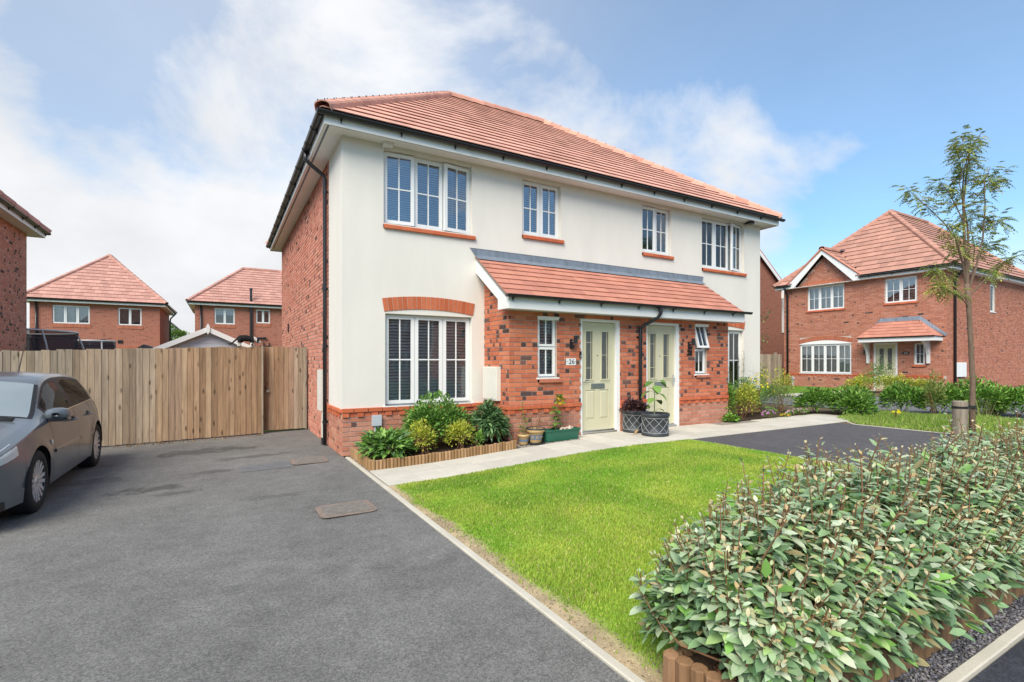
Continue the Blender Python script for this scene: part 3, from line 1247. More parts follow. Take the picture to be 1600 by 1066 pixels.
# ================================================================== WINDOWS
def window(house, fr, u0, u1, z0, z1, sashes, depth=.09, fill='blind', glass='glass', bars=(1, 1), opened=None, sill=.0, frame=.045,
           sashw=.058, room=True, name='window', transom=None, label=None, fills=None, blind_h=(0., 1.)):
    """frame set back by depth in the wall frame fr; sashes = list of widths (ratios)"""
    opened = opened or {}
    d1, d0 = -depth, -depth - .07
    mb = MB()
    mb.fbox(fr, u0, u0 + frame, z0, z1, d0, d1)
    mb.fbox(fr, u1 - frame, u1, z0, z1, d0, d1)
    mb.fbox(fr, u0 + frame, u1 - frame, z1 - frame, z1, d0, d1)
    mb.fbox(fr, u0 + frame, u1 - frame, z0, z0 + frame, d0, d1)
    tot = sum(sashes)
    edges = [u0 + frame * .35]
    W = (u1 - u0) - frame * .7
    for s in sashes:
        edges.append(edges[-1] + W * s / tot)
    for e in edges[1:-1]:
        mb.fbox(fr, e - .02, e + .02, z0 + frame, z1 - frame, d0, d1 - .004)
    w = mb.build(name, 'upvc', house)
    if label:
        w['label'] = label
    if sill:
        s = MB()
        s.fbox(fr, u0 - .03, u1 + .03, z0 - .03, z0, -depth + .0, sill)
        s.build('sill', 'upvc', w)
    for i in range(len(sashes)):
        e0, e1 = edges[i], edges[i + 1]
        rows = [(z0 + frame * .35, z1 - frame * .35)]
        if transom:
            rows = [(z0 + frame * .35, transom), (transom, z1 - frame * .35)]
        for j, (b0, b1) in enumerate(rows):
            op = opened.get((i, j), opened.get(i) if not transom else None)
            a0, a1 = e0 + .006, e1 - .006
            p0, p1 = b0 + .006, b1 - .006
            sd, sf = d1 - .03, d1 + .014
            org = fr.P(a0, p0, d1)
            rot = None
            if op:
                mode, ang = op
                if mode == 'left':
                    org = fr.P(a0, p0, d1)
                    rot = Matrix.Rotation(R(ang), 3, 'Z')
                elif mode == 'right':
                    org = fr.P(a1, p0, d1)
                    rot = Matrix.Rotation(R(-ang), 3, 'Z')
                else:
                    org = fr.P(a0, p1, d1)
                    rot = Matrix.Rotation(R(ang), 3, fr.u)

            def put(m, nm, mat):
                ob = m.build(nm, mat, w, org=org)
                if rot is not None:
                    ob.rotation_euler = rot.to_euler()
                return ob
            sw = sashw
            m = MB()
            m.fbox(fr, a0, a0 + sw, p0, p1, sd, sf)
            m.fbox(fr, a1 - sw, a1, p0, p1, sd, sf)
            m.fbox(fr, a0 + sw, a1 - sw, p1 - sw, p1, sd, sf)
            m.fbox(fr, a0 + sw, a1 - sw, p0, p0 + sw, sd, sf)
            put(m, 'sash', 'upvc')
            m = MB()
            m.fbox(fr, a0 + sw, a1 - sw, p0 + sw, p1 - sw, d1 - .012, d1 - .006)
            put(m, 'pane', glass)
            m = MB()
            bw = .010
            for k in range(bars[0]):
                x = a0 + sw + (a1 - a0 - 2 * sw) * (k + 1) / (bars[0] + 1)
                m.fbox(fr, x - bw, x + bw, p0 + sw, p1 - sw, d1 - .006, d1 + .003)
            nb = bars[1] if not transom else (0 if j == 0 and bars[1] == 0 else bars[1])
            for k in range(nb):
                z = p0 + sw + (p1 - p0 - 2 * sw) * (k + 1) / (nb + 1)
                m.fbox(fr, a0 + sw, a1 - sw, z - bw, z + bw, d1 - .006, d1 + .004)
            if m.v:
                put(m, 'glazing_bar', 'upvc')
    f = (fills or {})
    fl = fill
    bd = d0 - .05 if fl.startswith('cur') else d0 - .022
    if fl in ('blind', 'blind_dark'):
        m = MB()
        z = z0 + .05
        ztop = z1 - .05
        step, sw_ = (.052, .024) if fl == 'blind_dark' else (.040, .019)
        tilt = .017 if fl == 'blind_dark' else .016
        while z < ztop:
            m.add([fr.P(u0 + .05, z - tilt, bd + sw_), fr.P(u1 - .05, z - tilt, bd + sw_), fr.P(u1 - .05, z + tilt, bd - sw_), fr.P(u0 + .05, z + tilt, bd - sw_)],
                  ((0, 1, 2, 3),))
            if fl == 'blind_dark':
                m.fbox(fr, u0 + .05, u1 - .05, z - tilt - .007, z - tilt + .004, bd + sw_ - .004, bd + sw_)
            z += step
        for t in (.2, .5, .8):
            x = u0 + (u1 - u0) * t
            m.fbox(fr, x - .003, x + .003, z0 + .05, ztop, bd + sw_, bd + sw_ + .003)
        kind(m.build('blind', fl, w), 'stuff')
    elif fl.startswith('curtain'):
        m = MB()
        n = 60
        pts = [(u0 + .04 + (u1 - u0 - .08) * i / n, bd - .03 + .02 * math.sin(i * 1.7) + .012 * math.sin(i * .63)) for i in range(n + 1)]
        hole = f.get('gap')
        for i in range(n):
            if hole and hole[0] < i / n < hole[1]:
                continue
            m.quad(fr.P(pts[i][0], z0 + .03, pts[i][1]), fr.P(pts[i + 1][0], z0 + .03, pts[i + 1][1]), fr.P(pts[i + 1][0], z1 - .03, pts[i + 1][1]), fr.P(pts[i][0], z1 - .03, pts[i][1]))
        m.build('curtain', fl, w)
    if room:
        m = MB()
        a0, a1, b0, b1, q0, q1 = u0 - .3, u1 + .3, z0 - .3, z1 + .2, d0 - .9, d0 - .005
        vs = [fr.P(a, b, d) for d in (q0, q1) for b in (b0, b1) for a in (a0, a1)]
        m.add(vs, [FACES[k] for k in (0, 2, 3, 4, 5)])
        m.build('room', 'interior', w)
    return w


def sill_bricks(parent_house, fr, u0, u1, z0, z1, proud, n, pal, back=-.09):
    """row of sloping header bricks under a window"""
    m = MB()
    m.fbox(fr, u0 + .004, u1 - .004, z0 + .004, z1 - .012, back, proud - .006)
    s = m.build('window_sill', 'mortar', parent_house)
    for i in range(n):
        a, b = u0 + (u1 - u0) * i / n + .004, u0 + (u1 - u0) * (i + 1) / n - .004
        k = MB()
        e = .008
        vs = [fr.P(a, z0, back), fr.P(b, z0, back), fr.P(b, z1 + .012, back), fr.P(a, z1 + .012, back),
              fr.P(a, z0, proud), fr.P(b, z0, proud), fr.P(b, z1 - .012 - e, proud), fr.P(a, z1 - .012 - e, proud),
              fr.P(a, z1 - .010, proud - e), fr.P(b, z1 - .010, proud - e)]
        k.add(vs, ((0, 3, 2, 1), (4, 5, 6, 7), (7, 6, 9, 8), (8, 9, 2, 3), (0, 1, 5, 4), (0, 4, 7, 8, 3), (1, 2, 9, 6, 5)), jit(random.choice(pal), .1))
        k.build('brick', 'brick', s)
    return s


def arch(parent_house, fr, u0, u1, zs, rise, height, n, pal, proud=.012, back=-.02, name='brick_arch'):
    """segmental arch of bricks on end: springing zs, rise at mid, bricks `height` tall"""
    w = (u1 - u0)
    rad = (w * w / 4 + rise * rise) / (2 * rise)
    cx, cz = (u0 + u1) / 2, zs + rise - rad
    half = math.asin(w / 2 / rad)
    m = MB()
    N_ = 24
    ring = []
    for i in range(N_ + 1):
        t = -half + 2 * half * i / N_
        ring.append((cx + rad * math.sin(t), cz + rad * math.cos(t), cx + (rad + height) * math.sin(t), cz + (rad + height) * math.cos(t)))
    for i in range(N_):
        a, b = ring[i], ring[i + 1]
        m.quad(fr.P(a[0], a[1], proud - .005), fr.P(b[0], b[1], proud - .005), fr.P(b[2], b[3], proud - .005), fr.P(a[2], a[3], proud - .005))
    o = m.build(name, 'mortar', parent_house)
    for i in range(n):
        t0 = -half + 2 * half * i / n + .0045 / rad
        t1 = -half + 2 * half * (i + 1) / n - .0045 / rad
        k = MB()
        pts = [(rad, t0), (rad, t1), (rad + height, t1), (rad + height, t0)]
        P = [(cx + r * math.sin(t), cz + r * math.cos(t)) for r, t in pts]
        k.prism([fr.P(x, z, back) for x, z in P], fr.n * (proud - back), jit(random.choice(pal), .08))
        k.build('brick', 'brick', o)
    return o, (cx, cz, rad, half)


def arch_panel(parent, fr, u0, u1, z0, info, d0, d1, mat='upvc'):
    cx, cz, rad, half = info
    pts = [(u0, z0), (u1, z0)]
    n = 14
    for i in range(n + 1):
        t = half - 2 * half * i / n
        pts.append((cx + (rad - .002) * math.sin(t), cz + (rad - .002) * math.cos(t)))
    m = MB()
    m.prism([fr.P(x, z, d0) for x, z in pts], fr.n * (d1 - d0))
    return m.build('arch_panel', mat, parent)
# ================================================================== MAIN HOUSE (pair of semis)
HW, HD = 10.5, 9.2
house = thing('semi_detached_house', 'cream rendered pair of houses with red tiled roof and brick lean-to porch', 'house', (0, 0, 0))
FF = Fr((0, 0, 0), (1, 0, 0), (0, -1, 0))
FP = Fr((0, -.885, 0), (1, 0, 0), (0, -1, 0))
FL = Fr((0, 0, 0), (0, -1, 0), (-1, 0, 0))
FPL = Fr((2.476, 0, 0), (0, -1, 0), (-1, 0, 0))
FPR = Fr((8.024, 0, 0), (0, 1, 0), (1, 0, 0))
FR = Fr((HW, 0, 0), (0, 1, 0), (1, 0, 0))
FB = Fr((HW, HD, 0), (-1, 0, 0), (0, 1, 0))
W1, W2, W3, W4 = (.65, 2.235, 3.725, 4.93), (3.27, 4.165, 3.885, 4.93), (6.335, 7.23, 3.885, 4.93), (8.265, 9.85, 3.725, 4.93)
W5, W6 = (.675, 2.225, .76, 2.262), (8.275, 9.825, .76, 2.262)
ops = [W1, W2, W3, W4, W5, W6]
m = MB()
wall_sheet(m, FF, 0, HW, .735, 5.03, ops, 0, .10)
# drip edge over the brick plinth
m.quad(FF.P(0, .735, 0), FF.P(HW, .735, 0), FF.P(HW, .735, -.03), FF.P(0, .735, -.03))
wall_sheet(m, FL, -1.12, 0, .735, 5.03, (), 0)
m.quad(FL.P(-1.12, .735, 0), FL.P(-1.12, 5.03, 0), FL.P(-1.12, 5.03, -.03), FL.P(-1.12, .735, -.03))
m.quad(FL.P(-1.12, .735, 0), FL.P(0, .735, 0), FL.P(0, .735, -.03), FL.P(-1.12, .735, -.03))
m.build('rendered_wall', 'render', house)
# mortar sheets that carry the bricks
m = MB()
wall_sheet(m, FF, .004, 2.476, 0, .735, (), -.006)
wall_sheet(m, FF, 8.02, HW, 0, .735, (), -.006)
wall_sheet(m, FL, -HD, -1.12, 0, 5.03, (), -.012)
wall_sheet(m, FL, -1.12, -.004, 0, .735, (), -.006)
D1, D2 = (3.963, 4.893, .13, 2.267), (5.570, 6.496, .13, 2.267)
P1, P2 = (3.045, 3.44, 1.205, 2.252), (6.962, 7.33, 1.215, 2.268)
wall_sheet(m, FP, 2.476, 8.024, 0, 2.36, [D1, D2, P1, P2], -.004, .09)
sl = lambda d: 3.30 - d * .7067
for fr, (s0, s1) in ((FPL, (0, .885)), (FPR, (-.885, 0))):
    lo, hi = (s0, s1)
    if fr is FPL:
        m.add([fr.P(0, 0, -.004), fr.P(.881, 0, -.004), fr.P(.881, sl(.885), -.004), fr.P(0, sl(0), -.004)], ((0, 1, 2, 3),))
    else:
        m.add([fr.P(-.881, 0, -.004), fr.P(0, 0, -.004), fr.P(0, sl(0), -.004), fr.P(-.881, sl(.885), -.004)], ((0, 1, 2, 3),))
m.build('mortar_bed', 'mortar', house)
m = MB()
wall_sheet(m, FR, 0, HD, 0, 5.03, (), 0)
wall_sheet(m, FB, 0, HW, 0, 5.03, (), 0)
m.build('brick_wall', 'brick_far', house)

B = Bricks()
# plinth, dentil course and string course of one face


def plinth(fr, u0, u1, zb=0., pal=PINK):
    B.field(fr, u0, u1, zb, .600, pal=pal, dark=.06, d0=-.012, d1=.004)
    a, k = u0, 0
    while a < u1 - .02:
        b = min(a + .102, u1)
        if k % 2 == 0:
            B.brick(fr, a + .002, b, .605, .672, jit(random.choice(RED)), jit(random.choice(RED)), .5, -.012, .030)
        else:
            c = jit(random.choice(RED), .12)
            B.brick(fr, a + .004, b, .605, .672, c, c, .5, -.012, .004)
        a += .1125
        k += 1
    a = u0 - .05
    while a < u1 - .02:
        p, q = max(a + .004, u0), min(a + .22, u1)
        if q - p > .03:
            c = jit(random.choice(RED))
            B.brick(fr, p, q, .68, .745, c, c, .5, -.012, .034)
        a += .225


def pl_op(fr, u0, u1):
    plinth(fr, u0, u1)


plinth(FF, 0, 2.475)
plinth(FF, 8.026, HW)
B.field(FL, -1.12, 0, 0, .60, pal=PINK, dark=.06, d0=-.012, d1=.004)
for i in range(10):
    a = -1.12 + .1125 * i
    if i % 2 == 0:
        c = jit(random.choice(RED))
        B.brick(FL, a, a + .10, .605, .672, c, c, .5, -.012, .03)
a = -1.12
while a < -.03:
    c = jit(random.choice(RED))
    B.brick(FL, a + .004, min(a + .22, -.001), .68, .733, c, c, .5, -.012, .034)
    a += .225
B.field(FL, -HD, -1.125, 0, 5.02, pal=SIDE, dark=.13, d0=-.02, d1=-.004)
for (u0, u1) in ((2.476, D1[0]), (D1[1], D2[0]), (D2[1], 8.024)):
    plinth(FP, u0, u1)
B.field(FP, 2.476, 8.024, .75, 2.335, [D1, D2, (P1[0] - .0, P1[1], P1[2] - .085, P1[3]), (P2[0], P2[1], P2[2] - .07, P2[3])],
        pal=ORANGE, dark=.30)
plinth(FPL, 0, .885)
B.field(FPL, 0, .885, .75, 3.3, pal=ORANGE, dark=.34, top=lambda a: sl(a) - .03)
plinth(FPR, -.885, 0)
B.field(FPR, -.885, 0, .75, 3.3, pal=ORANGE, dark=.34, top=lambda a: sl(-a) - .03)
B.flush(house, 300)

# window openings
window(house, FF, *W1, [1, 1, 1], fill='blind', glass='glass_up', opened={0: ('left', -5), 2: ('right', -7)}, sill=-.02)
window(house, FF, *W2, [1, 1], fill='blind', glass='glass_up', sill=-.02)
window(house, FF, *W3, [1, 1], fill='curtain', fills={'gap': (-.1, .45)}, glass='glass_up', opened={0: ('left', -4)}, sill=-.02)
window(house, FF, *W4, [1, 1, 1], fill='curtain', fills={'gap': (.33, .62)}, glass='glass', opened={2: ('right', -12)}, sill=-.02)
window(house, FF, *W5, [1, 1, 1], fill='blind_dark', sill=.030)
window(house, FF, *W6, [1, 1, 1], fill='curtain', sill=.030)
window(house, FP, *P1, [1], depth=.055, fill='blind_dark', transom=1.735, bars=(1, 0), sill=.035, frame=.03, sashw=.042)
window(house, FP, *P2, [1], depth=.055, fill='blind', transom=1.745, bars=(1, 0), sill=.035, frame=.03, sashw=.042, opened={(0, 1): ('top', -15)})
for (w, n) in ((W1, 10), (W2, 6), (W3, 6), (W4, 10)):
    sill_bricks(house, FF, w[0] - .01, w[1] + .05, w[2] - .085, w[2] - .012, .045, n, RED)
sill_bricks(house, FP, P1[0] - .0, P1[1] + .09, P1[2] - .085, P1[2] - .012, .05, 3, [(.46, .16, .095)])
sill_bricks(house, FP, P2[0] - .0, P2[1] + .08, P2[2] - .07, P2[2] - .010, .05, 3, [(.46, .16, .095)])
for w, n in ((W5, 20), (W6, 20)):
    o, info = arch(house, FF, w[0] - .02, w[1] + .02, 2.292, .066, .213, n, [(.50, .135, .06), (.52, .15, .07), (.47, .12, .05)])
    arch_panel(o, FF, w[0] - .015, w[1] + .015, 2.268, info, -.05, -.004)
# heads over the porch windows
for w in (P1, P2):
    m = MB()
    m.fbox(FP, w[0] - .01, w[1] + .03, w[3] - .055, w[3] - .005, -.05, .022)
    m.fbox(FP, w[0] - .02, w[1] + .04, w[3] - .02, w[3] + .002, -.05, .034)
    m.build('window_head', 'upvc', house)


# doors
def front_door(dx, hand, label=None):
    u0, u1, b0, b1 = dx
    m = MB()
    m.fbox(FP, u0, u0 + .045, .15, b1, -.11, -.012)
    m.fbox(FP, u1 - .075, u1, .15, b1, -.11, -.012)
    m.fbox(FP, u0 + .045, u1 - .075, b1 - .06, b1, -.11, -.012)
    d = m.build('front_door', 'upvc', house)
    if label:
        d['label'] = label
    l0, l1, z0, z1 = u0 + .05, u1 - .08, .205, b1 - .065
    D = lambda q: q - .07
    gl = [(l0 + .115, l0 + .275), (l1 - .315, l1 - .15)]
    gz0, gz1 = 1.155, 2.03
    m = MB()
    # leaf as rails and stiles round the lights and panels
    xs = [l0, gl[0][0], gl[0][1], gl[1][0], gl[1][1], l1]
    m.fbox(FP, l0, l1, gz1, z1, D(-.04), D(0))
    m.fbox(FP, l0, xs[1], z0, gz1, D(-.04), D(0))
    m.fbox(FP, xs[4], l1, z0, gz1, D(-.04), D(0))
    m.fbox(FP, xs[2], xs[3], gz0, gz1, D(-.04), D(0))
    pz0, pz1 = .42, .955
    m.fbox(FP, xs[1], xs[4], pz1, gz0, D(-.04), D(0))
    m.fbox(FP, xs[1], xs[4], z0, pz0, D(-.04), D(0))
    m.fbox(FP, (l0 + l1) / 2 - .06, (l0 + l1) / 2 + .045, pz0, pz1, D(-.04), D(0))
    pans = [(xs[1], (l0 + l1) / 2 - .06), ((l0 + l1) / 2 + .045, xs[4])]
    for (p, q) in pans:
        e = .035
        vs = [FP.P(p, pz0, D(-.016)), FP.P(q, pz0, D(-.016)), FP.P(q, pz1, D(-.016)), FP.P(p, pz1, D(-.016)),
              FP.P(p + e, pz0 + e, D(-.002)), FP.P(q - e, pz0 + e, D(-.002)), FP.P(q - e, pz1 - e, D(-.002)), FP.P(p + e, pz1 - e, D(-.002))]
        m.add(vs, ((4, 5, 6, 7), (0, 1, 5, 4), (1, 2, 6, 5), (2, 3, 7, 6), (3, 0, 4, 7)))
    m.build('door_leaf', 'door_paint', d)
    for (p, q) in gl:
        k = MB()
        t = .022
        k.fbox(FP, p - t, p, gz0 - t, gz1 + t, D(0), D(.012))
        k.fbox(FP, q, q + t, gz0 - t, gz1 + t, D(0), D(.012))
        k.fbox(FP, p, q, gz1, gz1 + t, D(0), D(.012))
        k.fbox(FP, p, q, gz0 - t, gz0, D(0), D(.012))
        k.fbox(FP, p - t - .015, q + t + .015, gz0 - t - .03, gz0 - t - .018, D(0), D(.008))
        k.build('light_surround', 'door_paint', d)
        k = MB()
        k.fbox(FP, p, q, gz0, gz1, D(-.025), D(-.012))
        k.build('pane', 'obscure_glass', d)
        k = MB()
        x = p + (q - p) * (.80 if hand == 'left' else .78)
        k.fbox(FP, x - .005, x + .005, gz0, gz1, D(-.012), D(-.006))
        for z in (1.36, 1.83) if p < (u0 + u1) / 2 else (1.60,):
            k.fbox(FP, p, q, z - .004, z + .004, D(-.012), D(-.006))
        k.build('glazing_bar', 'door_paint', d)
    # letterbox, spyhole, handle, threshold
    mid = (l0 + l1) / 2
    k = MB()
    k.fbox(FP, mid - .165, mid + .155, .98, 1.075, D(0), D(.010))
    k.fbox(FP, mid - .14, mid + .13, 1.0, 1.055, D(.010), D(.017))
    k.build('letterbox', 'steel', d)
    k = MB()
    k.tube([FP.P(mid - .01, 1.59, D(0)), FP.P(mid - .01, 1.59, D(.01))], .010, 8)
    k.build('spyhole', 'ink', d)
    hx = l0 + .022 if hand == 'left' else l1 - .03
    s = 1 if hand == 'left' else -1
    k = MB()
    k.fbox(FP, hx - .016, hx + .016, .985, 1.215, D(0), D(.012))
    k.tube([FP.P(hx, 1.14, D(.012)), FP.P(hx, 1.14, D(.05)), FP.P(hx + s * .02, 1.14, D(.06)), FP.P(hx + s * .125, 1.138, D(.055))], .009, 8)
    k.tube([FP.P(hx, 1.05, D(.012)), FP.P(hx, 1.05, D(.02))], .014, 10)
    k.build('handle', 'steel', d)
    k = MB()
    k.fbox(FP, l0 - .005, l1 + .005, .150, .200, -.10, -.005)
    k.fbox(FP, l0 + .0, l1 - .0, .200, .222, -.068, -.045)
    k.build('threshold', 'steel', d)
    k = MB()
    k.fbox(FP, l0 - .03, l1 + .03, .10, .148, -.12, .03)
    k.build('step', 'concrete', d)
    k = MB()
    k.fbox(FP, l0 - .04, l1 + .04, 0.1, 2.2, -.35, -.13)
    k.build('room', 'interior', d)
    return d


front_door(D1, 'left', 'sage green front door with two glazed strips and letterbox, nearer the pots')
front_door(D2, 'right', 'sage green front door partly hidden by the potted seedling')

# ---------------- main roof
EZ, EO = 5.165, .365
RX0, RX1, RY, RZ = 3.70, 6.80, 4.60, 8.70
c00, c10 = Vector((-EO, -EO, EZ)), Vector((HW + EO, -EO, EZ))
c01, c11 = Vector((-EO, HD + EO, EZ)), Vector((HW + EO, HD + EO, EZ))
r0, r1 = Vector((RX0, RY, RZ)), Vector((RX1, RY, RZ))
m = MB()
dz = Vector((0, 0, -.012))
for q in ((c00, c10, r1, r0), (c11, c01, r0, r1)):
    m.add([p + dz for p in q], ((0, 1, 2, 3),))
for q in ((c01, c00, r0), (c10, c11, r1)):
    m.add([p + dz for p in q], ((0, 1, 2),))
m.build('roof_felt', 'felt', house)
T = Tiles()
T.slope(c00, c10, r0, r1, .335, .34, TILE_LIGHT, thick=.031)
T.slope(c01, c00, r0, r0, .335, .34, TILE_LIGHT, thick=.031)
T.slope(c10, c11, r1, r1, .335, .34, TILE_LIGHT, thick=.031)
T.slope(c11, c01, r1, r0, .335, .34, TILE_LIGHT, thick=.031)
# lean-to porch roof
PT = Tiles()
pe0, pe1 = Vector((2.295, -1.135, 2.545)), Vector((8.215, -1.135, 2.545))
pt0, pt1 = Vector((2.295, .0, 3.345)), Vector((8.215, .0, 3.345))
m = MB()
m.add([p + Vector((0, 0, -.012)) for p in (pe0, pe1, pt1, pt0)], ((0, 1, 2, 3),))
m.add([p + Vector((0, 0, -.05)) for p in (pe0, pe1, pt1, pt0)], ((0, 1, 2, 3),))
m.build('porch_felt', 'felt', house)
PT.slope(pe0, pe1, pt0, pt1, .186, .265, TILE_RED, thick=.024)
T.list += PT.list
T.flush(house, 300)
up = Vector((0, 0, .0))
ridge_run(house, c00 + Vector((.02, .02, .03)), r0 + Vector((0, 0, .03)), TILE_LIGHT, .125, .30, 'hip_tile', nubs=True)
ridge_run(house, r0 + Vector((0, 0, .03)), r1 + Vector((0, 0, .03)), TILE_LIGHT, .12, .33, 'ridge_tile')
ridge_run(house, c10 + Vector((-.02, .02, .03)), r1 + Vector((0, 0, .03)), TILE_LIGHT, .115, .30, 'hip_tile')
ridge_run(house, c01 + Vector((.02, -.02, .03)), r0 + Vector((0, 0, .03)), TILE_LIGHT, .115, .30, 'rear_hip', single=False)
ridge_run(house, c11 + Vector((-.02, -.02, .03)), r1 + Vector((0, 0, .03)), TILE_LIGHT, .115, .30, 'rear_hip', single=False)

# soffit, fascia, gutters
FO = .30
m = MB()
m.box(-FO + .012, HW + FO - .012, -FO + .012, 0, 5.0, 5.012)
m.box(-FO + .012, HW + FO - .012, HD, HD + FO - .012, 5.0, 5.012)
m.box(-FO + .012, 0, 0, HD, 5.0, 5.012)
m.box(HW, HW + FO - .012, 0, HD, 5.0, 5.012)
sf = m.build('soffit', 'soffit', house)
m = MB()
m.box(-FO + .05, HW + FO - .05, -FO + .045, -FO + .062, 4.998, 4.9995)
m.box(-FO + .045, -FO + .075, -FO + .07, HD, 4.998, 4.9995)
m.build('soffit_vent', 'lead', sf)
m = MB()
m.box(-FO - .012, HW + FO + .012, -FO - .012, -FO + .008, 4.978, 5.150)
m.box(-FO - .012, HW + FO + .012, HD + FO - .008, HD + FO + .012, 4.978, 5.150)
m.box(-FO - .012, -FO + .008, -FO + .010, HD + FO - .010, 4.978, 5.150)
m.box(HW + FO - .008, HW + FO + .012, -FO + .010, HD + FO - .010, 4.978, 5.150)
m.build('fascia', 'fascia', house)
go = FO + .012 + .058
gz = 5.135
gutter(house, (-go - .056, -go, gz), (HW + go + .056, -go, gz), (0, -1, 0), brk=.92, first=.35)
gutter(house, (-go, -go + .06, gz), (-go, HD + .40, gz), (-1, 0, 0), brk=.92, first=.55)
# unions that clip the gutter lengths together
m = MB()
for (p, u, out) in (((2.05, -go, gz), (1, 0, 0), (0, -1, 0)), ((6.2, -go, gz), (1, 0, 0), (0, -1, 0)), ((-go, .9, gz), (0, 1, 0), (-1, 0, 0)), ((-go, 4.6, gz), (0, 1, 0), (-1, 0, 0))):
    p, u, out = Vector(p), Vector(u), Vector(out)
    vs = []
    for w in (-.05, .05):
        for j in range(9):
            t = math.pi * j / 8
            vs.append(p + u * w + out * (.063 * math.cos(t)) - Vector((0, 0, .063 * math.sin(t))))
    m.add(vs, [(j, j + 1, 10 + j, 9 + j) for j in range(8)])
m.build('gutter_union', 'black_plastic', house)
downpipe(house, [(-go, 1.19, gz - .04), (-go, 1.19, gz - .17), (-.30, 1.19, gz - .24), (-.075, 1.19, gz - .40), (-.055, 1.19, gz - .46), (-.055, 1.19, 2.5), (-.055, 1.19, .02)],
         clips=[(-.055, 1.19, z, (-1, 0, 0)) for z in (4.45, 2.75, 1.75, .42)])
# white conduit and tall meter box beside it
m = MB()
m.box(-.10, -.022, 1.36, 1.72, .60, 1.33)
m.build('meter_box', 'meter_box', house)['label'] = 'slim cream meter box behind the black downpipe'
m = MB()
m.box(-.07, -.022, 1.34, 1.46, .12, .595)
m.build('conduit', 'meter_box', house)
m = MB()
m.box(-.075, -.022, 1.33, 1.47, .0, .115)
m.build('conduit_foot', 'black_plastic', house)
# vents in the side wall
for (y, z) in ((7.2, 2.32),):
    m = MB()
    m.box(-.02, .02, y, y + .22, z, z + .22)
    m.build('air_vent', 'black_plastic', house)
# floodlight at the right eave corner, cable box at the left
m = MB()
m.box(9.80, 9.94, -.22, -.10, 4.93, 4.998)
m.box(9.84, 9.90, -.10, -.02, 4.95, 4.99)
m.build('floodlight', 'black_plastic', house)
m = MB()
m.box(.62, .78, -.13, -.01, 4.94, 4.998)
m.build('junction_box', 'upvc', house)

# porch trim
m = MB()
m.box(2.335, 8.175, -1.148, -.885, 2.335, 2.347)
m.build('porch_soffit', 'soffit', house)
m = MB()
m.box(2.31, 8.20, -1.172, -1.150, 2.325, 2.545)
m.build('porch_fascia', 'fascia', house)
for x in (2.300, 8.182):
    m = MB()
    pts = [(-1.149, 2.326), (-.83, 2.326), (-.83, 2.500), (-.004, 3.06), (-.004, 3.335), (-1.149, 2.525)]
    m.prism([(x, y, z) for y, z in pts], (.026, 0, 0))
    m.build('barge_board', 'fascia', house)
m = MB()
for x in (2.288,):
    m.prism([(x, -1.14, 2.515), (x, -1.14, 2.540), (x, -.004, 3.343), (x, -.004, 3.318)], (.03, 0, 0), mi=0)
m.build('verge_bedding', 'iron', house)
pg = gutter(house, (2.245, -1.232, 2.545), (8.33, -1.232, 2.545), (0, -1, 0), r=.050, brk=.90, first=.13)
downpipe(house, [(5.60, -1.232, 2.51), (5.60, -1.232, 2.40), (5.58, -1.18, 2.32), (5.40, -.97, 2.16), (5.36, -.945, 2.10), (5.36, -.94, 1.4), (5.36, -.94, .16)],
         clips=[(5.36, -.94, z, (0, -1, 0)) for z in (1.95, .68)])
m = MB()
vs = []
for w in (5.49, 5.71):
    for j in range(9):
        t = math.pi * j / 8
        vs.append(Vector((w, -1.232 - .058 * math.cos(t), 2.545 - .058 * math.sin(t))))
m.add(vs, [(j, j + 1, 10 + j, 9 + j) for j in range(8)])
m.tube([(5.60, -1.232, 2.50), (5.60, -1.232, 2.42)], .042, 12)
m.build('gutter_outlet', 'black_plastic', house)
# lead flashing: upstand and apron in lapped lengths
for i in range(4):
    a, b = 2.28 + (8.22 - 2.28) * i / 4, 2.28 + (8.22 - 2.28) * (i + 1) / 4 + .04
    e = .004 + .003 * (i % 2)
    la = -.10 if i == 0 else 0
    lb = .05 if i == 3 else 0
    m = MB()
    m.add([(a + la, -e, 3.492), (b + lb, -e, 3.492), (b, -e - .014, 3.375), (a, -e - .014, 3.375),
           (b, -.135, 3.283 + e), (a, -.135, 3.283 + e)], ((3, 2, 1, 0), (5, 4, 2, 3)))
    m.add([(a + la, -e - .006, 3.495), (b + lb, -e - .006, 3.495), (b + lb, .0, 3.498), (a + la, .0, 3.498)], ((0, 1, 2, 3),))
    m.build('lead_flashing', 'lead', house)

# fittings on the porch wall
m = MB()
m.box(2.392, 2.466, -.625, -.10, .815, 1.392)
mb_ = m.build('meter_box', 'meter_box', house)
mb_['label'] = 'square cream meter box on the porch return'
m = MB()
m.box(2.384, 2.392, -.605, -.12, .835, 1.372)
m.build('hatch', 'meter_box', mb_)
m = MB()
m.tube([(2.42, -.16, .815), (2.42, -.16, .05)], .028, 8)
m.build('conduit', 'black_plastic', house)


def wall_lamp(x, z):
    m = MB()
    m.fbox(FP, x - .055, x + .0, z - .12, z + .04, .006, .03)
    l = m.build('wall_lamp', 'black_plastic', house)
    m = MB()
    m.tube([FP.P(x + .022, z - .03, .085), FP.P(x + .022, z + .105, .085)], .036, 14)
    m.tube([FP.P(x - .03, z - .0, .03), FP.P(x + .022, z + .0, .085)], .013, 8)
    m.build('lamp_tube', 'black_plastic', l)
    m = MB()
    m.tube([FP.P(x - .01, z - .115, .04), FP.P(x - .01, z - .065, .065)], [.03, .024], 12)
    m.build('sensor', 'black_plastic', l)
    m = MB()
    m.tube([FP.P(x - .006, z - .085, .06), FP.P(x - .004, z - .083, .073)], .011, 10)
    m.build('sensor_lens', 'lamp_glass', l)
    return l


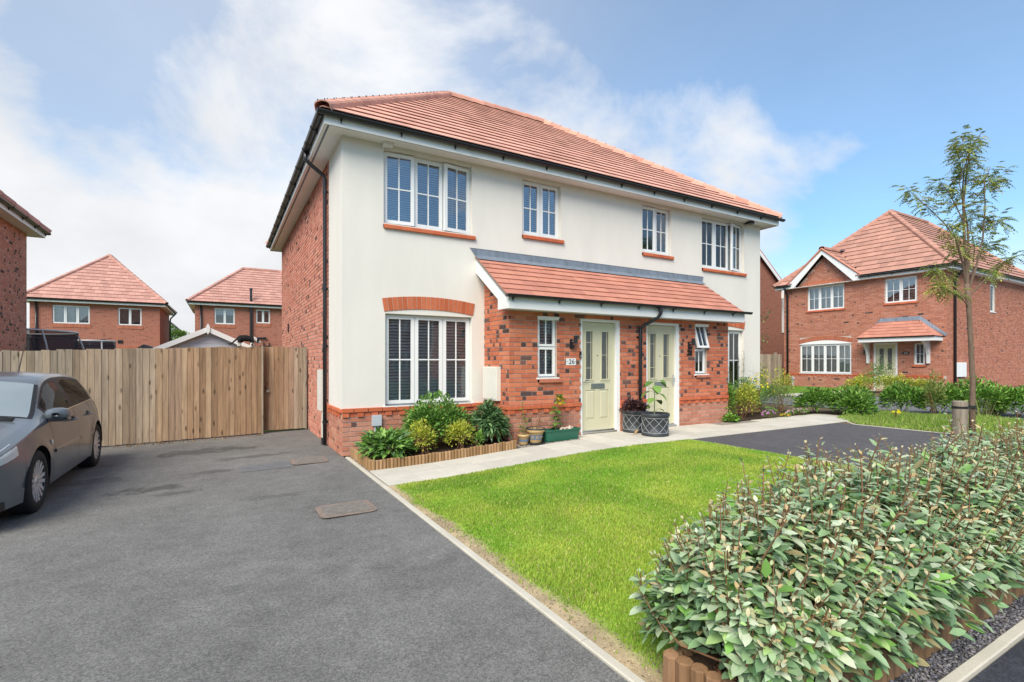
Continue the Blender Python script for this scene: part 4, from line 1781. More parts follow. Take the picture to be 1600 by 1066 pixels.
wall_lamp(3.765, 1.83)
wall_lamp(6.79, 1.85)
m = MB()
m.fbox(FP, 3.925, 3.962, 1.545, 1.66, .0, .028)
db = m.build('doorbell', 'black_plastic', house)
m = MB()
m.tube([FP.P(3.945, 1.575, .028), FP.P(3.945, 1.575, .033)], .011, 12)
m.build('bell_button', 'grey_plastic', db)


def text_obj(txt, size, loc, rot, mat, parent, extrude=.002, align='CENTER', name='number', sx=1.0):
    c = bpy.data.curves.new(name, 'FONT')
    c.body = txt
    c.size = size
    c.extrude = extrude
    c.align_x = align
    c.align_y = 'CENTER'
    c.materials.append(M(mat))
    o = bpy.data.objects.new(name, c)
    COL.objects.link(o)
    o.parent = parent
    o.location = Vector(loc) - wloc(parent)
    o.rotation_euler = rot
    o.scale = (sx, 1, 1)
    return o


def digit(mb, fr, ch, x, z, w, h, t, d0, d1):
    """numerals with thick and thin strokes, as ribbons of short pieces"""
    S = {'2': [(.06, .78, .5), (.10, .90, .7), (.30, 1.0, .6), (.60, 1.0, .9), (.86, .86, 1.35), (.88, .68, 1.4), (.70, .45, 1.1), (.35, .20, .7), (.05, .03, .6), (.5, .05, 1.1), (.90, .05, 1.2), (.97, .22, .6)],
         '6': [(.90, .93, .5), (.62, 1.0, .6), (.32, .84, 1.0), (.12, .52, 1.4), (.12, .28, 1.4), (.28, .05, 1.0), (.55, .0, .7), (.84, .14, 1.3), (.90, .33, 1.4), (.76, .53, 1.0), (.52, .60, .6), (.28, .52, .6), (.14, .36, .7)],
         '8': [(.5, .52, 1.1), (.20, .66, 1.1), (.20, .88, 1.0), (.5, 1.0, .7), (.80, .88, 1.0), (.78, .66, 1.0), (.5, .52, 1.1), (.14, .34, 1.2), (.12, .12, 1.2), (.5, .0, .8), (.88, .12, 1.2), (.86, .34, 1.2), (.5, .52, 1.1)],
         '0': [(.5, 1.0, .7), (.16, .80, 1.2), (.10, .5, 1.5), (.16, .2, 1.2), (.5, 0, .7), (.84, .2, 1.2), (.90, .5, 1.5), (.84, .8, 1.2), (.5, 1.0, .7)]}[ch]
    P = [(x + a * w, z + b * h, t * k) for a, b, k in S]
    for (a, b, k), (a2, b2, k2) in zip(P[:-1], P[1:]):
        dx, dz = a2 - a, b2 - b
        L = math.hypot(dx, dz) or 1
        nx, nz = -dz / L, dx / L
        ex, ez = dx / L * t * .3, dz / L * t * .3
        q = [(a - ex + nx * k / 2, b - ez + nz * k / 2), (a - ex - nx * k / 2, b - ez - nz * k / 2),
             (a2 + ex - nx * k2 / 2, b2 + ez - nz * k2 / 2), (a2 + ex + nx * k2 / 2, b2 + ez + nz * k2 / 2)]
        mb.prism([fr.P(u, v, d0) for u, v in q], fr.n * (d1 - d0))


m = MB()
m.fbox(FP, 3.632, 3.845, 1.415, 1.537, .004, .012)
pl = m.build('number_plate', 'plate_white', house)
pl['label'] = 'white plate with the house number 26'
m = MB()
digit(m, FP, '2', 3.692, 1.438, .048, .078, .012, .012, .014)
digit(m, FP, '6', 3.762, 1.438, .048, .078, .012, .012, .014)
m.fbox(FP, 3.648, 3.672, 1.474, 1.482, .012, .014)
m.fbox(FP, 3.822, 3.836, 1.474, 1.482, .012, .014)
m.build('number', 'ink', pl)
m = MB()
digit(m, FP, '2', 6.715, 1.62, .06, .085, .017, .006, .020)
digit(m, FP, '8', 6.795, 1.62, .06, .085, .017, .006, .020)
m.fbox(FP, 6.705, 6.87, 1.60, 1.612, .006, .014)
pn = m.build('house_number', 'black_plastic', house)
pn['label'] = 'black cast house number 28 under the wall lamp'
m = MB()
m.fbox(FP, 3.70, 3.735, 1.085, 1.145, .0, .02)
m.build('gas_tap_cover', 'steel', house)
# grey cable box with duct on the plinth
m = MB()
m.fbox(FF, .455, .60, .455, .625, .01, .07)
cb = m.build('cable_box', 'grey_plastic', house)
m = MB()
m.fbox(FF, .495, .565, .02, .455, .008, .045)
m.build('duct', 'grey_plastic', cb)


# ================================================================== FAR HOUSES
def simple_hip(parent, x0, x1, y0, y1, ez, ov, r0, r1, pal, gauge=.345, limit=0, axis='x', width=.33, thick=.040, skip=None):
    """hipped roof with ridge r0-r1; axis x: ridge along x"""
    a, b, c, d = Vector((x0 - ov, y0 - ov, ez)), Vector((x1 + ov, y0 - ov, ez)), Vector((x1 + ov, y1 + ov, ez)), Vector((x0 - ov, y1 + ov, ez))
    r0, r1 = Vector(r0), Vector(r1)
    dz = Vector((0, 0, -.02))
    m = MB()
    if axis == 'x':
        slopes = ((a, b, r0, r1), (b, c, r1, r1), (c, d, r1, r0), (d, a, r0, r0))
        hips = ((a, r0), (b, r1), (c, r1), (d, r0))
    else:
        slopes = ((a, b, r0, r0), (b, c, r0, r1), (c, d, r1, r1), (d, a, r1, r0))
        hips = ((a, r0), (b, r0), (c, r1), (d, r1))
    T = Tiles()
    for s in slopes:
        q = [s[0], s[1], s[3], s[2]]
        if (q[2] - q[3]).length < 1e-6:
            q = q[:3]
        if not (skip and s is slopes[3]):
            m.add([p + dz for p in q], (tuple(range(len(q))),))
        T.slope(*s, gauge, width, pal, thick=thick, skip=skip)
    m.build('roof_felt', 'felt', parent)
    T.flush(parent, limit)
    for h in hips:
        ridge_run(parent, h[0] + Vector((0, 0, .02)), h[1] + Vector((0, 0, .02)), pal, .12, .34, 'hip_tiles', single=False)
    if (r1 - r0).length > .2:
        ridge_run(parent, r0 + Vector((0, 0, .02)), r1 + Vector((0, 0, .02)), pal, .12, .34, 'ridge_tiles', single=False)


def eaves(parent, x0, x1, y0, y1, z, ov, sides='abcd', gut=True):
    m = MB()
    m.box(x0 - ov, x1 + ov, y0 - ov, y0, z, z + .015)
    m.box(x0 - ov, x1 + ov, y1, y1 + ov, z, z + .015)
    m.box(x0 - ov, x0, y0, y1, z, z + .015)
    m.box(x1, x1 + ov, y0, y1, z, z + .015)
    m.build('soffit', 'soffit', parent)
    m = MB()
    m.box(x0 - ov - .02, x1 + ov + .02, y0 - ov - .02, y0 - ov, z - .01, z + .16)
    m.box(x0 - ov - .02, x1 + ov + .02, y1 + ov, y1 + ov + .02, z - .01, z + .16)
    m.box(x0 - ov - .02, x0 - ov, y0 - ov, y1 + ov, z - .01, z + .16)
    m.box(x1 + ov, x1 + ov + .02, y0 - ov, y1 + ov, z - .01, z + .16)
    m.build('fascia', 'fascia', parent)
    if gut:
        e = ov + .08
        gz_ = z + .15
        if 'a' in sides:
            gutter(parent, (x0 - e, y0 - e, gz_), (x1 + e, y0 - e, gz_), (0, -1, 0), brackets=False)
        if 'b' in sides:
            gutter(parent, (x1 + e, y0 - e, gz_), (x1 + e, y1 + e, gz_), (1, 0, 0), brk=.95)
        if 'c' in sides:
            gutter(parent, (x1 + e, y1 + e, gz_), (x0 - e, y1 + e, gz_), (0, 1, 0), brackets=False)
        if 'd' in sides:
            gutter(parent, (x0 - e, y1 + e, gz_), (x0 - e, y0 - e, gz_), (-1, 0, 0), brackets=False)


def far_window(parent, fr, w, n, fill, glass='glass', depth=.06, sold=True, bars=(0, 0), **k):
    window(parent, fr, *w, [1] * n, depth=depth, fill=fill, glass=glass, bars=bars, frame=.05, sashw=.055, **k)
    if sold:
        m = MB()
        m.fbox(fr, w[0] - .02, w[1] + .02, w[2] - .23, w[2] - .005, -.02, .012)
        s = m.build('sill_course', 'mortar', parent)
        kk = MB()
        a = w[0] - .02
        while a < w[1]:
            kk.fbox(fr, a + .004, a + .07, w[2] - .225, w[2] - .010, .0, .022, jit(random.choice([(.46, .16, .09), (.43, .14, .08)])))
            a += .075
        kk.build('soldier_bricks', 'brick', s)


# --- left neighbour
nb = thing('brick_house', 'brick side wall and eaves of the house at the left picture edge', 'house', (-9.3, 6.5, 0), 'houses around the plot')
NX0, NX1, NY0, NY1 = -12.5, -6.33, 3.6, 10.75
FN = Fr((NX1, 0, 0), (0, 1, 0), (1, 0, 0))
m = MB()
wall_sheet(m, FN, NY0, NY1, 0, 5.02, (), -.012)
m.build('mortar_bed', 'mortar', nb)
m = MB()
wall_sheet(m, Fr((NX0, NY0, 0), (1, 0, 0), (0, -1, 0)), 0, NX1 - NX0, 0, 5.02)
wall_sheet(m, Fr((NX1, NY1, 0), (-1, 0, 0), (0, 1, 0)), 0, NX1 - NX0, 0, 5.02)
wall_sheet(m, Fr((NX0, 0, 0), (0, -1, 0), (-1, 0, 0)), -NY1, -NY0, 0, 5.02)
m.build('brick_wall', 'brick_far', nb)
B2, B = B, Bricks()
B.field(FN, NY0, NY1, 1.2, 5.02, pal=SIDE, dark=.16, d0=-.02, d1=-.003)
B.flush(nb, 250)
eaves(nb, NX0, NX1, NY0, NY1, 5.02, .30)
simple_hip(nb, NX0, NX1, NY0, NY1, 5.18, .36, (-9.6, 7.0, 8.2), (-9.2, 7.3, 8.2), TILE_PALE, axis='x')

# --- back house on the left
ha = thing('brick_house', 'brick house with pointed hipped roof seen over the fence behind the trampoline', 'house', (-8, 34, 0), 'houses around the plot')
AX0, AX1, AY0, AY1 = -11.3, -5.11, 31.0, 37.5
FA = Fr((0, AY0, 0), (1, 0, 0), (0, -1, 0))
FAR = Fr((AX1, 0, 0), (0, 1, 0), (1, 0, 0))
WA = [(-10.307, -8.586, 3.74, 4.83), (-7.235, -6.047, 3.74, 4.83)]
m = MB()
wall_sheet(m, FA, AX0, AX1, 0, 5.0, WA, 0, .08)
wall_sheet(m, FAR, AY0, AY1, 0, 5.0)
wall_sheet(m, Fr((AX0, 0, 0), (0, -1, 0), (-1, 0, 0)), -AY1, -AY0, 0, 5.0)
wall_sheet(m, Fr((AX1, AY1, 0), (-1, 0, 0), (0, 1, 0)), 0, AX1 - AX0, 0, 5.0)
m.build('brick_wall', 'brick_far', ha)
far_window(ha, FA, WA[0], 3, 'curtain')
far_window(ha, FA, WA[1], 2, 'none')
m = MB()
a = -7.25
while a < -6.05:
    m.fbox(FA, a, a + .066, 2.24, 2.46, .0, .02, jit((.45, .155, .09)))
    a += .075
m.build('soldier_bricks', 'brick', ha)
eaves(ha, AX0, AX1, AY0, AY1, 4.98, .32, 'ab')
simple_hip(ha, AX0, AX1, AY0, AY1, 5.16, .40, (-8.15, 34.2, 8.52), (-8.1, 34.4, 8.52), TILE_PALE, axis='y')
downpipe(ha, [(-11.0, 30.93, 4.98), (-11.0, 30.93, 1.0)], r=.05)
downpipe(ha, [(-4.70, 37.3, 5.05), (-5.0, 37.3, 4.7), (-5.04, 37.3, 4.5), (-5.04, 37.3, 1.0)], r=.05)
m = MB()
m.box(-7.25, -7.0, 30.96, 30.99, 2.62, 2.80)
m.box(-8.05, -7.83, 30.96, 30.99, 2.75, 2.85)
m.build('air_vent', 'black_plastic', ha)

# --- back house on the right
hb = thing('brick_house', 'brick house with a black soil pipe seen over the fence beside the rendered house', 'house', (0, 30, 0), 'houses around the plot')
BX0, BX1, BY0, BY1 = -3.10, 4.6, 28.4, 35.8
FBk = Fr((0, BY0, 0), (1, 0, 0), (0, -1, 0))
WB = [(-2.069, -.949, 3.83, 4.85), (.251, 1.078, 3.97, 4.87)]
m = MB()
wall_sheet(m, FBk, BX0, BX1, 0, 5.0, WB, 0, .08)
wall_sheet(m, Fr((BX1, 0, 0), (0, 1, 0), (1, 0, 0)), BY0, BY1, 0, 5.0)
wall_sheet(m, Fr((BX0, 0, 0), (0, -1, 0), (-1, 0, 0)), -BY1, -BY0, 0, 5.0)
wall_sheet(m, Fr((BX1, BY1, 0), (-1, 0, 0), (0, 1, 0)), 0, BX1 - BX0, 0, 5.0)
m.build('brick_wall', 'brick_far', hb)
far_window(hb, FBk, WB[0], 2, 'none')
far_window(hb, FBk, WB[1], 2, 'none')
m = MB()
m.fbox(FBk, -2.0, -.98, 4.42, 4.80, -.20, -.19)
m.build('roller_blind', 'blind', hb)
eaves(hb, BX0, BX1, BY0, BY1, 4.98, .30, 'ad')
simple_hip(hb, BX0, BX1, BY0, BY1, 5.16, .38, (-.35, 32.1, 8.05), (2.0, 32.1, 8.05), TILE_PALE, axis='x')
m = MB()
m.tube([(-.04, 28.30, 1.0), (-.04, 28.30, 6.15)], .075, 10)
m.tube([(-.04, 28.30, 6.10), (-.04, 28.30, 6.2)], .10, 10)
m.tube([(.0, 28.30, 2.96), (.85, 28.30, 3.02)], .06, 8)
m.tube([(.45, 28.30, 2.45), (1.1, 28.30, 2.50)], .045, 8)
m.tube([(.7, 28.30, 2.48), (.7, 28.30, 2.75)], .035, 8)
m.tube([(1.02, 28.30, 2.48), (1.02, 28.30, 2.72)], .035, 8)
m.build('soil_pipe', 'black_plastic', hb)
downpipe(hb, [(-2.78, 28.33, 4.98), (-2.78, 28.33, 1.0)], r=.05)

# --- grey building glimpsed between the back houses
gb = thing('grey_building', 'grey clad gable glimpsed between the two back houses', 'building', (-6.2, 62, 0))
m = MB()
m.prism([(-8.6, 60, 0), (-4.6, 60, 0), (-4.6, 60, 3.6), (-6.9, 60, 5.9), (-8.6, 60, 4.6)], (0, 8, 0))
m.build('gable_wall', 'grey_cladding', gb)
m = MB()
for i in range(22):
    m.box(-8.6, -4.6, 59.97, 59.995, .2 * i, .2 * i + .18)
m.build('cladding_boards', 'grey_cladding', gb)
m = MB()
m.prism([(-6.9, 59.8, 5.95), (-4.4, 59.8, 3.45), (-4.4, 59.8, 3.65), (-6.9, 59.8, 6.15)], (0, 8.4, 0))
m.build('roof', 'shed_roof', gb)

# --- right-hand detached house: front faces -X, side faces -Y
hr = thing('detached_house', 'detached brick house with gable and tiled door canopy behind the sapling', 'house', (24, 4, 0), 'houses around the plot')
QX0, QX1, QY0, QY1, QZ = 24.0, 33.6, .77, 7.62, .17
FQ = Fr((QX0, 0, 0), (0, -1, 0), (-1, 0, 0))       # a = -y
FS = Fr((0, QY0, 0), (1, 0, 0), (0, -1, 0))
U1, U2 = (-6.393, -4.67, 4.02, 5.20), (-2.98, -1.79, 4.06, 5.16)
G1, GD, GW = (-6.78, -4.362, .90, 2.33), (-3.42, -2.50, .20, 2.31), (-1.90, -1.505, 1.33, 2.285)
SWN = (28.55, 29.15, 3.74, 5.0)
EQ = 5.25
m = MB()
wall_sheet(m, FQ, -QY1, -QY0, 0, EQ, [U1, U2, G1, GD, GW], -.010, .08)
wall_sheet(m, FS, QX0, QX1, 0, EQ, [SWN], -.010, .08)
GA, GH, GZ0, GZ1 = -5.52, 1.42, EQ - .15, 6.78       # gable centre, half width, foot, apex
m.add([FQ.P(GA - GH, EQ, -.01), FQ.P(GA + GH, EQ, -.01), FQ.P(GA, GZ1, -.01)], ((0, 1, 2),))
m.build('mortar_bed', 'mortar', hr)
m = MB()
wall_sheet(m, Fr((QX1, 0, 0), (0, 1, 0), (1, 0, 0)), QY0, QY1, 0, EQ)
wall_sheet(m, Fr((QX1, QY1, 0), (-1, 0, 0), (0, 1, 0)), 0, QX1 - QX0, 0, EQ)
m.build('brick_wall', 'brick_brown', hr)
B = Bricks()
ex = lambda o, b=.0, t=.0, s=.0: (o[0] - s, o[1] + s, o[2] - b, o[3] + t)
B.field(FQ, -QY1, -QY0, QZ + .73, EQ, [ex(U1, .07, .26), ex(U2, .07), ex(G1, .0, .36), GD, ex(GW, .06)], pal=BROWN, dark=.05, d1=.001, zb=QZ + .73 - .75)
B.field(FQ, GA - GH, GA + GH, EQ, GZ1, top=lambda a: GZ1 - .05 - abs(a - GA) * (GZ1 - EQ) / GH, pal=BROWN, dark=.05, d1=.001, zb=QZ + .73 - .75)
B.field(FQ, -QY1, -QY0, 0, QZ + .58, [GD], pal=PINK, dark=.12, d1=.001, zb=QZ + .58 - .75)
for a in np.arange(-QY1, -QY0 - .1, .1125):
    if GD[0] - .05 < a < GD[1]:
        continue
    c = jit(random.choice(RED), .1)
    B.brick(FQ, a, a + .102, QZ + .59, QZ + .655, c, c, .5, -.01, .02 if int(round((a + QY1) / .1125)) % 2 else .001)
for a in np.arange(-QY1, -QY0 - .1, .225):
    if GD[0] - .15 < a < GD[1]:
        continue
    c = jit(random.choice(RED), .1)
    B.brick(FQ, a, min(a + .215, -QY0), QZ + .66, QZ + .725, c, c, .5, -.01, .022)
B.field(FS, QX0, QX1, .3, EQ, [SWN], pal=BROWN, dark=.03, d1=.001)
B.field(FS, QX0, QX1, 0, .3, pal=[(.30, .08, .06)], dark=.0, d1=.001)
B.flush(hr, 0)
far_window(hr, FQ, U1, 3, 'curtain', bars=(1, 1), sold=False)
far_window(hr, FQ, U2, 2, 'none', bars=(1, 1), sold=False, glass='glass_up')
far_window(hr, FQ, G1, 4, 'curtain', bars=(1, 1), sold=False, sill=.03)
far_window(hr, FQ, GW, 1, 'curtain', bars=(1, 1), sold=False)
far_window(hr, FS, SWN, 1, 'none', sold=False, sill=.03)
for w, n in ((U1, 18), (U2, 12), (GW, 4)):
    sill_bricks(hr, FQ, w[0] - .05, w[1] + .05, w[2] - .075, w[2], .05, n // 2, RED, back=-.06)
o, info = arch(hr, FQ, U1[0] - .03, U1[1] + .03, 5.255, .05, .19, 26, [(.42, .13, .065), (.38, .115, .06)], proud=.012)
arch_panel(o, FQ, U1[0] - .02, U1[1] + .02, 5.205, info, -.04, .0)
o, info = arch(hr, FQ, G1[0] - .03, G1[1] + .03, 2.36, .16, .21, 34, [(.42, .13, .065), (.38, .115, .06)], proud=.012)
arch_panel(o, FQ, G1[0] - .02, G1[1] + .02, 2.335, info, -.03, .008)
# door
m = MB()
m.fbox(FQ, GD[0], GD[0] + .07, .17, GD[3], -.08, .01)
m.fbox(FQ, GD[1] - .07, GD[1], .17, GD[3], -.08, .01)
m.fbox(FQ, GD[0] + .07, GD[1] - .07, GD[3] - .07, GD[3], -.08, .01)
dr = m.build('front_door', 'upvc', hr)
m = MB()
m.fbox(FQ, GD[0] + .07, GD[1] - .07, .20, GD[3] - .07, -.07, -.03)
m.build('door_leaf', 'door_paint', dr)
m = MB()
m.fbox(FQ, GD[0] + .22, GD[0] + .38, 1.12, 2.06, -.03, -.022)
m.fbox(FQ, GD[1] - .38, GD[1] - .22, 1.12, 2.06, -.03, -.022)
m.build('pane', 'obscure_glass', dr)
# canopy over the door
cx0, cx1 = -3.70, -.90     # a range
m = MB()
m.fbox(FQ, cx0, cx1, 2.335, 2.515, .64, .80)
m.fbox(FQ, cx0, cx0 + .14, 2.335, 2.515, 0, .64)
m.fbox(FQ, cx1 - .14, cx1, 2.335, 2.515, 0, .64)
m.fbox(FQ, cx0 + .14, cx1 - .14, 2.40, 2.415, 0, .64)
cn_ = m.build('door_canopy', 'fascia', hr)
PT = Tiles()
e0, e1 = FQ.P(cx0 - .04, 2.53, .86), FQ.P(cx1 + .04, 2.53, .86)
t0, t1 = FQ.P(cx0 + .55, 3.26, .03), FQ.P(cx1 - .80, 3.26, .03)
PT.slope(e0, e1, t0, t1, .205, .265, TILE_RED, thick=.026)
PT.flush(cn_, 60)
m = MB()
w0, w1 = FQ.P(cx0 - .04, 2.53, 0), FQ.P(cx1 + .04, 2.53, 0)
dz = Vector((0, 0, -.015))
m.add([p + dz for p in (e0, e1, t1, t0)], ((0, 1, 2, 3),))
m.add([p + dz for p in (e1, w1, t1)], ((0, 1, 2),))
m.add([p + dz for p in (w0, e0, t0)], ((0, 1, 2),))
m.add([p + dz * 2 for p in (e0, e1, w1, w0)], ((0, 1, 2, 3),))
m.build('canopy_deck', 'felt', cn_)
m = MB()
m.add([w1, e1, t1, FQ.P(cx1 - .80, 3.30, 0.0)], ((0, 1, 2), (0, 2, 3)), jit(TILE_RED[0]))
m.build('side_tiles', 'roof_tile', cn_)
m = MB()
m.add([e0, w0, t0, FQ.P(cx0 + .55, 3.30, 0.0)], ((0, 1, 2), (1, 3, 2)), jit(TILE_RED[1]))
m.build('side_tiles', 'roof_tile', cn_)
m = MB()
ta, tb = cx0 + .50, cx1 - .78
m.prism([FQ.P(ta, 3.22, .075), FQ.P(tb, 3.22, .075), FQ.P(tb + .02, 3.41, .012), FQ.P(ta + .04, 3.41, .012)], FQ.n * .012)
m.prism([FQ.P(tb, 3.20, .075), FQ.P(cx1 + .10, 2.52, .03), FQ.P(cx1 + .16, 2.60, .012), FQ.P(tb + .02, 3.41, .012)], FQ.n * .014)
m.prism([FQ.P(ta + .04, 3.41, .012), FQ.P(cx0 - .10, 2.58, .012), FQ.P(cx0 - .02, 2.52, .03), FQ.P(ta, 3.22, .075)], FQ.n * .014)
m.build('lead_flashing', 'lead', cn_)
for a in (-3.68, -1.42):
    m = MB()
    pts = [(0, 1.40), (.10, 1.40), (.12, 1.75), (.22, 2.02), (.40, 2.22), (.62, 2.30), (.62, 2.335), (0, 2.335)]
    m.prism([FQ.P(a, z, d) for d, z in pts], FQ.u * .10)
    m.build('bracket', 'fascia', cn_)
m = MB()
m.fbox(FQ, -3.80, -3.68, 1.83, 2.0, .0, .10)
m.build('wall_lamp', 'black_plastic', hr)
m = MB()
m.fbox(FQ, -2.31, -2.07, 1.79, 1.89, .0, .02)
np_ = m.build('number_plate', 'ink', hr)
m = MB()
digit(m, FQ, '2', -2.255, 1.81, .055, .06, .012, .02, .023)
digit(m, FQ, '0', -2.175, 1.81, .055, .06, .012, .02, .023)
m.build('number', 'plate_white', np_)
# eaves and gable trim
m = MB()
ov = .30
m.fbox(FQ, GA + GH - .05, -QY0 + ov, EQ - .02, EQ + .16, ov - .02, ov)
m.fbox(FQ, -QY1 - ov, GA - GH + .1, EQ - .02, EQ + .16, ov - .02, ov)
m.box(QX0 - ov, QX1 + ov, QY0 - ov - .001, QY0 - ov + .02, EQ - .02, EQ + .16)
m.build('fascia', 'fascia', hr)
m = MB()
m.fbox(FQ, -QY1 - ov, -QY0 + ov, EQ - .02, EQ - .005, 0, ov - .02)
m.box(QX0, QX1 + ov, QY0 - ov + .02, QY0, EQ - .02, EQ - .005)
m.build('soffit', 'soffit', hr)
for s in (-1, 1):
    m = MB()
    foot, top_ = (GA + s * (GH + .25), EQ - .03), (GA, GZ1 + .16)
    pts = [foot, (foot[0], foot[1] + .22), (top_[0], top_[1] + .02), (top_[0], top_[1] - .24), (GA + s * (GH - .02), EQ - .03)]
    m.prism([FQ.P(a, z, ov + .01) for a, z in pts], FQ.n * .03)
    m.build('barge_board', 'fascia', hr)
# main hip roof: ridge runs back from the front hip
RQ = (27.35, 4.19, 8.98)
RQ2 = (31.4, 4.19, 8.98)
# cross gable roof over the left window
GT = Tiles()
gp = Vector((QX0 - ov - .06, -GA, GZ1 + .19))
slope_x = (RQ[2] - EQ - .17) / (RQ[0] - QX0 + .36)
back = QX0 - .36 + (gp.z - EQ - .17) / slope_x
gb_ = Vector((back, -GA, gp.z))
simple_hip(hr, QX0, QX1, QY0, QY1, EQ + .17, .36, RQ, RQ2, TILE_MID, limit=260, axis='x',
           skip=lambda p: p.x < back and abs(p.y + GA) < (gp.z - p.z - .15) / (gp.z - EQ - .2) * (GH + .32) - .15)
for s in (-1, 1):
    f = Vector((gp.x, -GA + s * (GH + .32), EQ + .20))
    fb = Vector((QX0 - .33, f.y, f.z))
    m = MB()
    m.add([f, gp, gb_, fb], ((0, 1, 2, 3),))
    m.build('gable_felt', 'felt', hr)
    if s == -1:
        GT.slope(fb, f, gb_, gp, .335, .33, TILE_MID, thick=.03)
    else:
        GT.slope(f, fb, gp, gb_, .335, .33, TILE_MID, thick=.03)
GT.flush(hr, 40)
ridge_run(hr, gp + Vector((0, 0, .02)), gb_ + Vector((0, 0, .02)), TILE_MID, .14, .33, 'gable_ridge_tile')
for s in (-1, 1):
    m = MB()
    f = Vector((gp.x + .02, -GA + s * (GH + .32), EQ + .20))
    m.tube([f + Vector((0, 0, .0)), gp], .05, 6, jit(TILE_RED[0]))
    m.build('verge_tiles', 'roof_tile', hr)
m = MB()
m.box(back - .25, back + .25, -GA - .28, -GA + .05, gp.z + .02, gp.z + .05)
m.build('lead_saddle', 'lead', hr)
e = ov + .07
gutter(hr, (QX0 - e, QY0 - ov, EQ + .13), (QX0 - e, -GA - GH - .22, EQ + .13), (-1, 0, 0), brk=.9, first=.3)
gutter(hr, (QX0 - e, -GA + GH + .1, EQ + .13), (QX0 - e, QY1 + ov, EQ + .13), (-1, 0, 0), brackets=False)
gutter(hr, (QX0 - ov, QY0 - e, EQ + .13), (QX1 + ov, QY0 - e, EQ + .13), (0, -1, 0), brackets=False)
downpipe(hr, [(24.62, QY0 - e, EQ + .08), (24.62, QY0 - .25, EQ - .10), (24.62, QY0 - .08, EQ - .32), (24.62, QY0 - .06, EQ - .4), (24.62, QY0 - .06, .1)], r=.05)
downpipe(hr, [(QX0 - e, 7.40, EQ + .08), (QX0 - .22, 7.40, EQ - .1), (QX0 - .07, 7.40, EQ - .3), (QX0 - .05, 7.40, .1)], r=.05)
for (a, b) in ((24.70, 25.13), (25.16, 25.68)):
    m = MB()
    m.fbox(FS, a, b, .84, 1.44, .0, .09)
    m.build('meter_box', 'upvc', hr)
m = MB()
m.box(25.15, 25.22, QY0 - .07, QY0 - .02, .1, .84)
m.build('conduit', 'black_plastic', hr)
m = MB()
m.fbox(FQ, -7.20, -7.06, .56, .70, .0, .10)
m.fbox(FQ, -7.16, -7.10, .15, .56, .0, .07)
m.build('cable_box', 'grey_plastic', hr)

# --- brick gable glimpsed between the rendered house and the detached house
hg = thing('brick_house', 'tall brick gable with white verge glimpsed behind the right house corner', 'house', (32, 15, 0), 'houses around the plot')
gx1, gxa, gy0, ge, ga = 30.9, 26.6, 12.0, 6.45, 9.65
m = MB()
m.prism([(2 * gxa - gx1, gy0, 0), (gx1, gy0, 0), (gx1, gy0, ge), (gxa, gy0, ga), (2 * gxa - gx1, gy0, ge)], (0, 9, 0))
m.build('gable_wall', 'brick_brown', hg)
for s in (-1, 1):
    sl2 = (ga - ge) / (gx1 - gxa)
    f, t = Vector((gxa + s * (gx1 - gxa + .3), gy0 - .2, ge - .3 * sl2 + .12)), Vector((gxa, gy0 - .2, ga + .12))
    m = MB()
    m.prism([f, t, t + Vector((0, 0, .16)), f + Vector((0, 0, .16))], (0, 9.3, 0), jit(TILE_RED[0]))
    m.build('roof_slope', 'roof_tile', hg)
    m = MB()
    m.prism([f + Vector((0, -.03, -.26)), t + Vector((0, -.03, -.26)), t + Vector((0, -.03, .02)), f + Vector((0, -.03, .02))], (0, .03, 0))
    m.build('barge_board', 'fascia', hg)
m = MB()
m.box(gx1 - .05, gx1 + .35, gy0 - .23, gy0 + .3, ge - .75, ge - .25)
m.build('box_end', 'fascia', hg)
m = MB()
m.box(gx1 + .01, gx1 + 2.0, gy0 + .5, gy0 + 6, 0, 3.45)
m.build('side_bay', 'brick_brown', hg)
m = MB()
m.box(gx1 + .005, gx1 + 2.05, gy0 + .45, gy0 + 6.05, 3.46, ge - .5)
m.build('rendered_bay', 'render', hg)

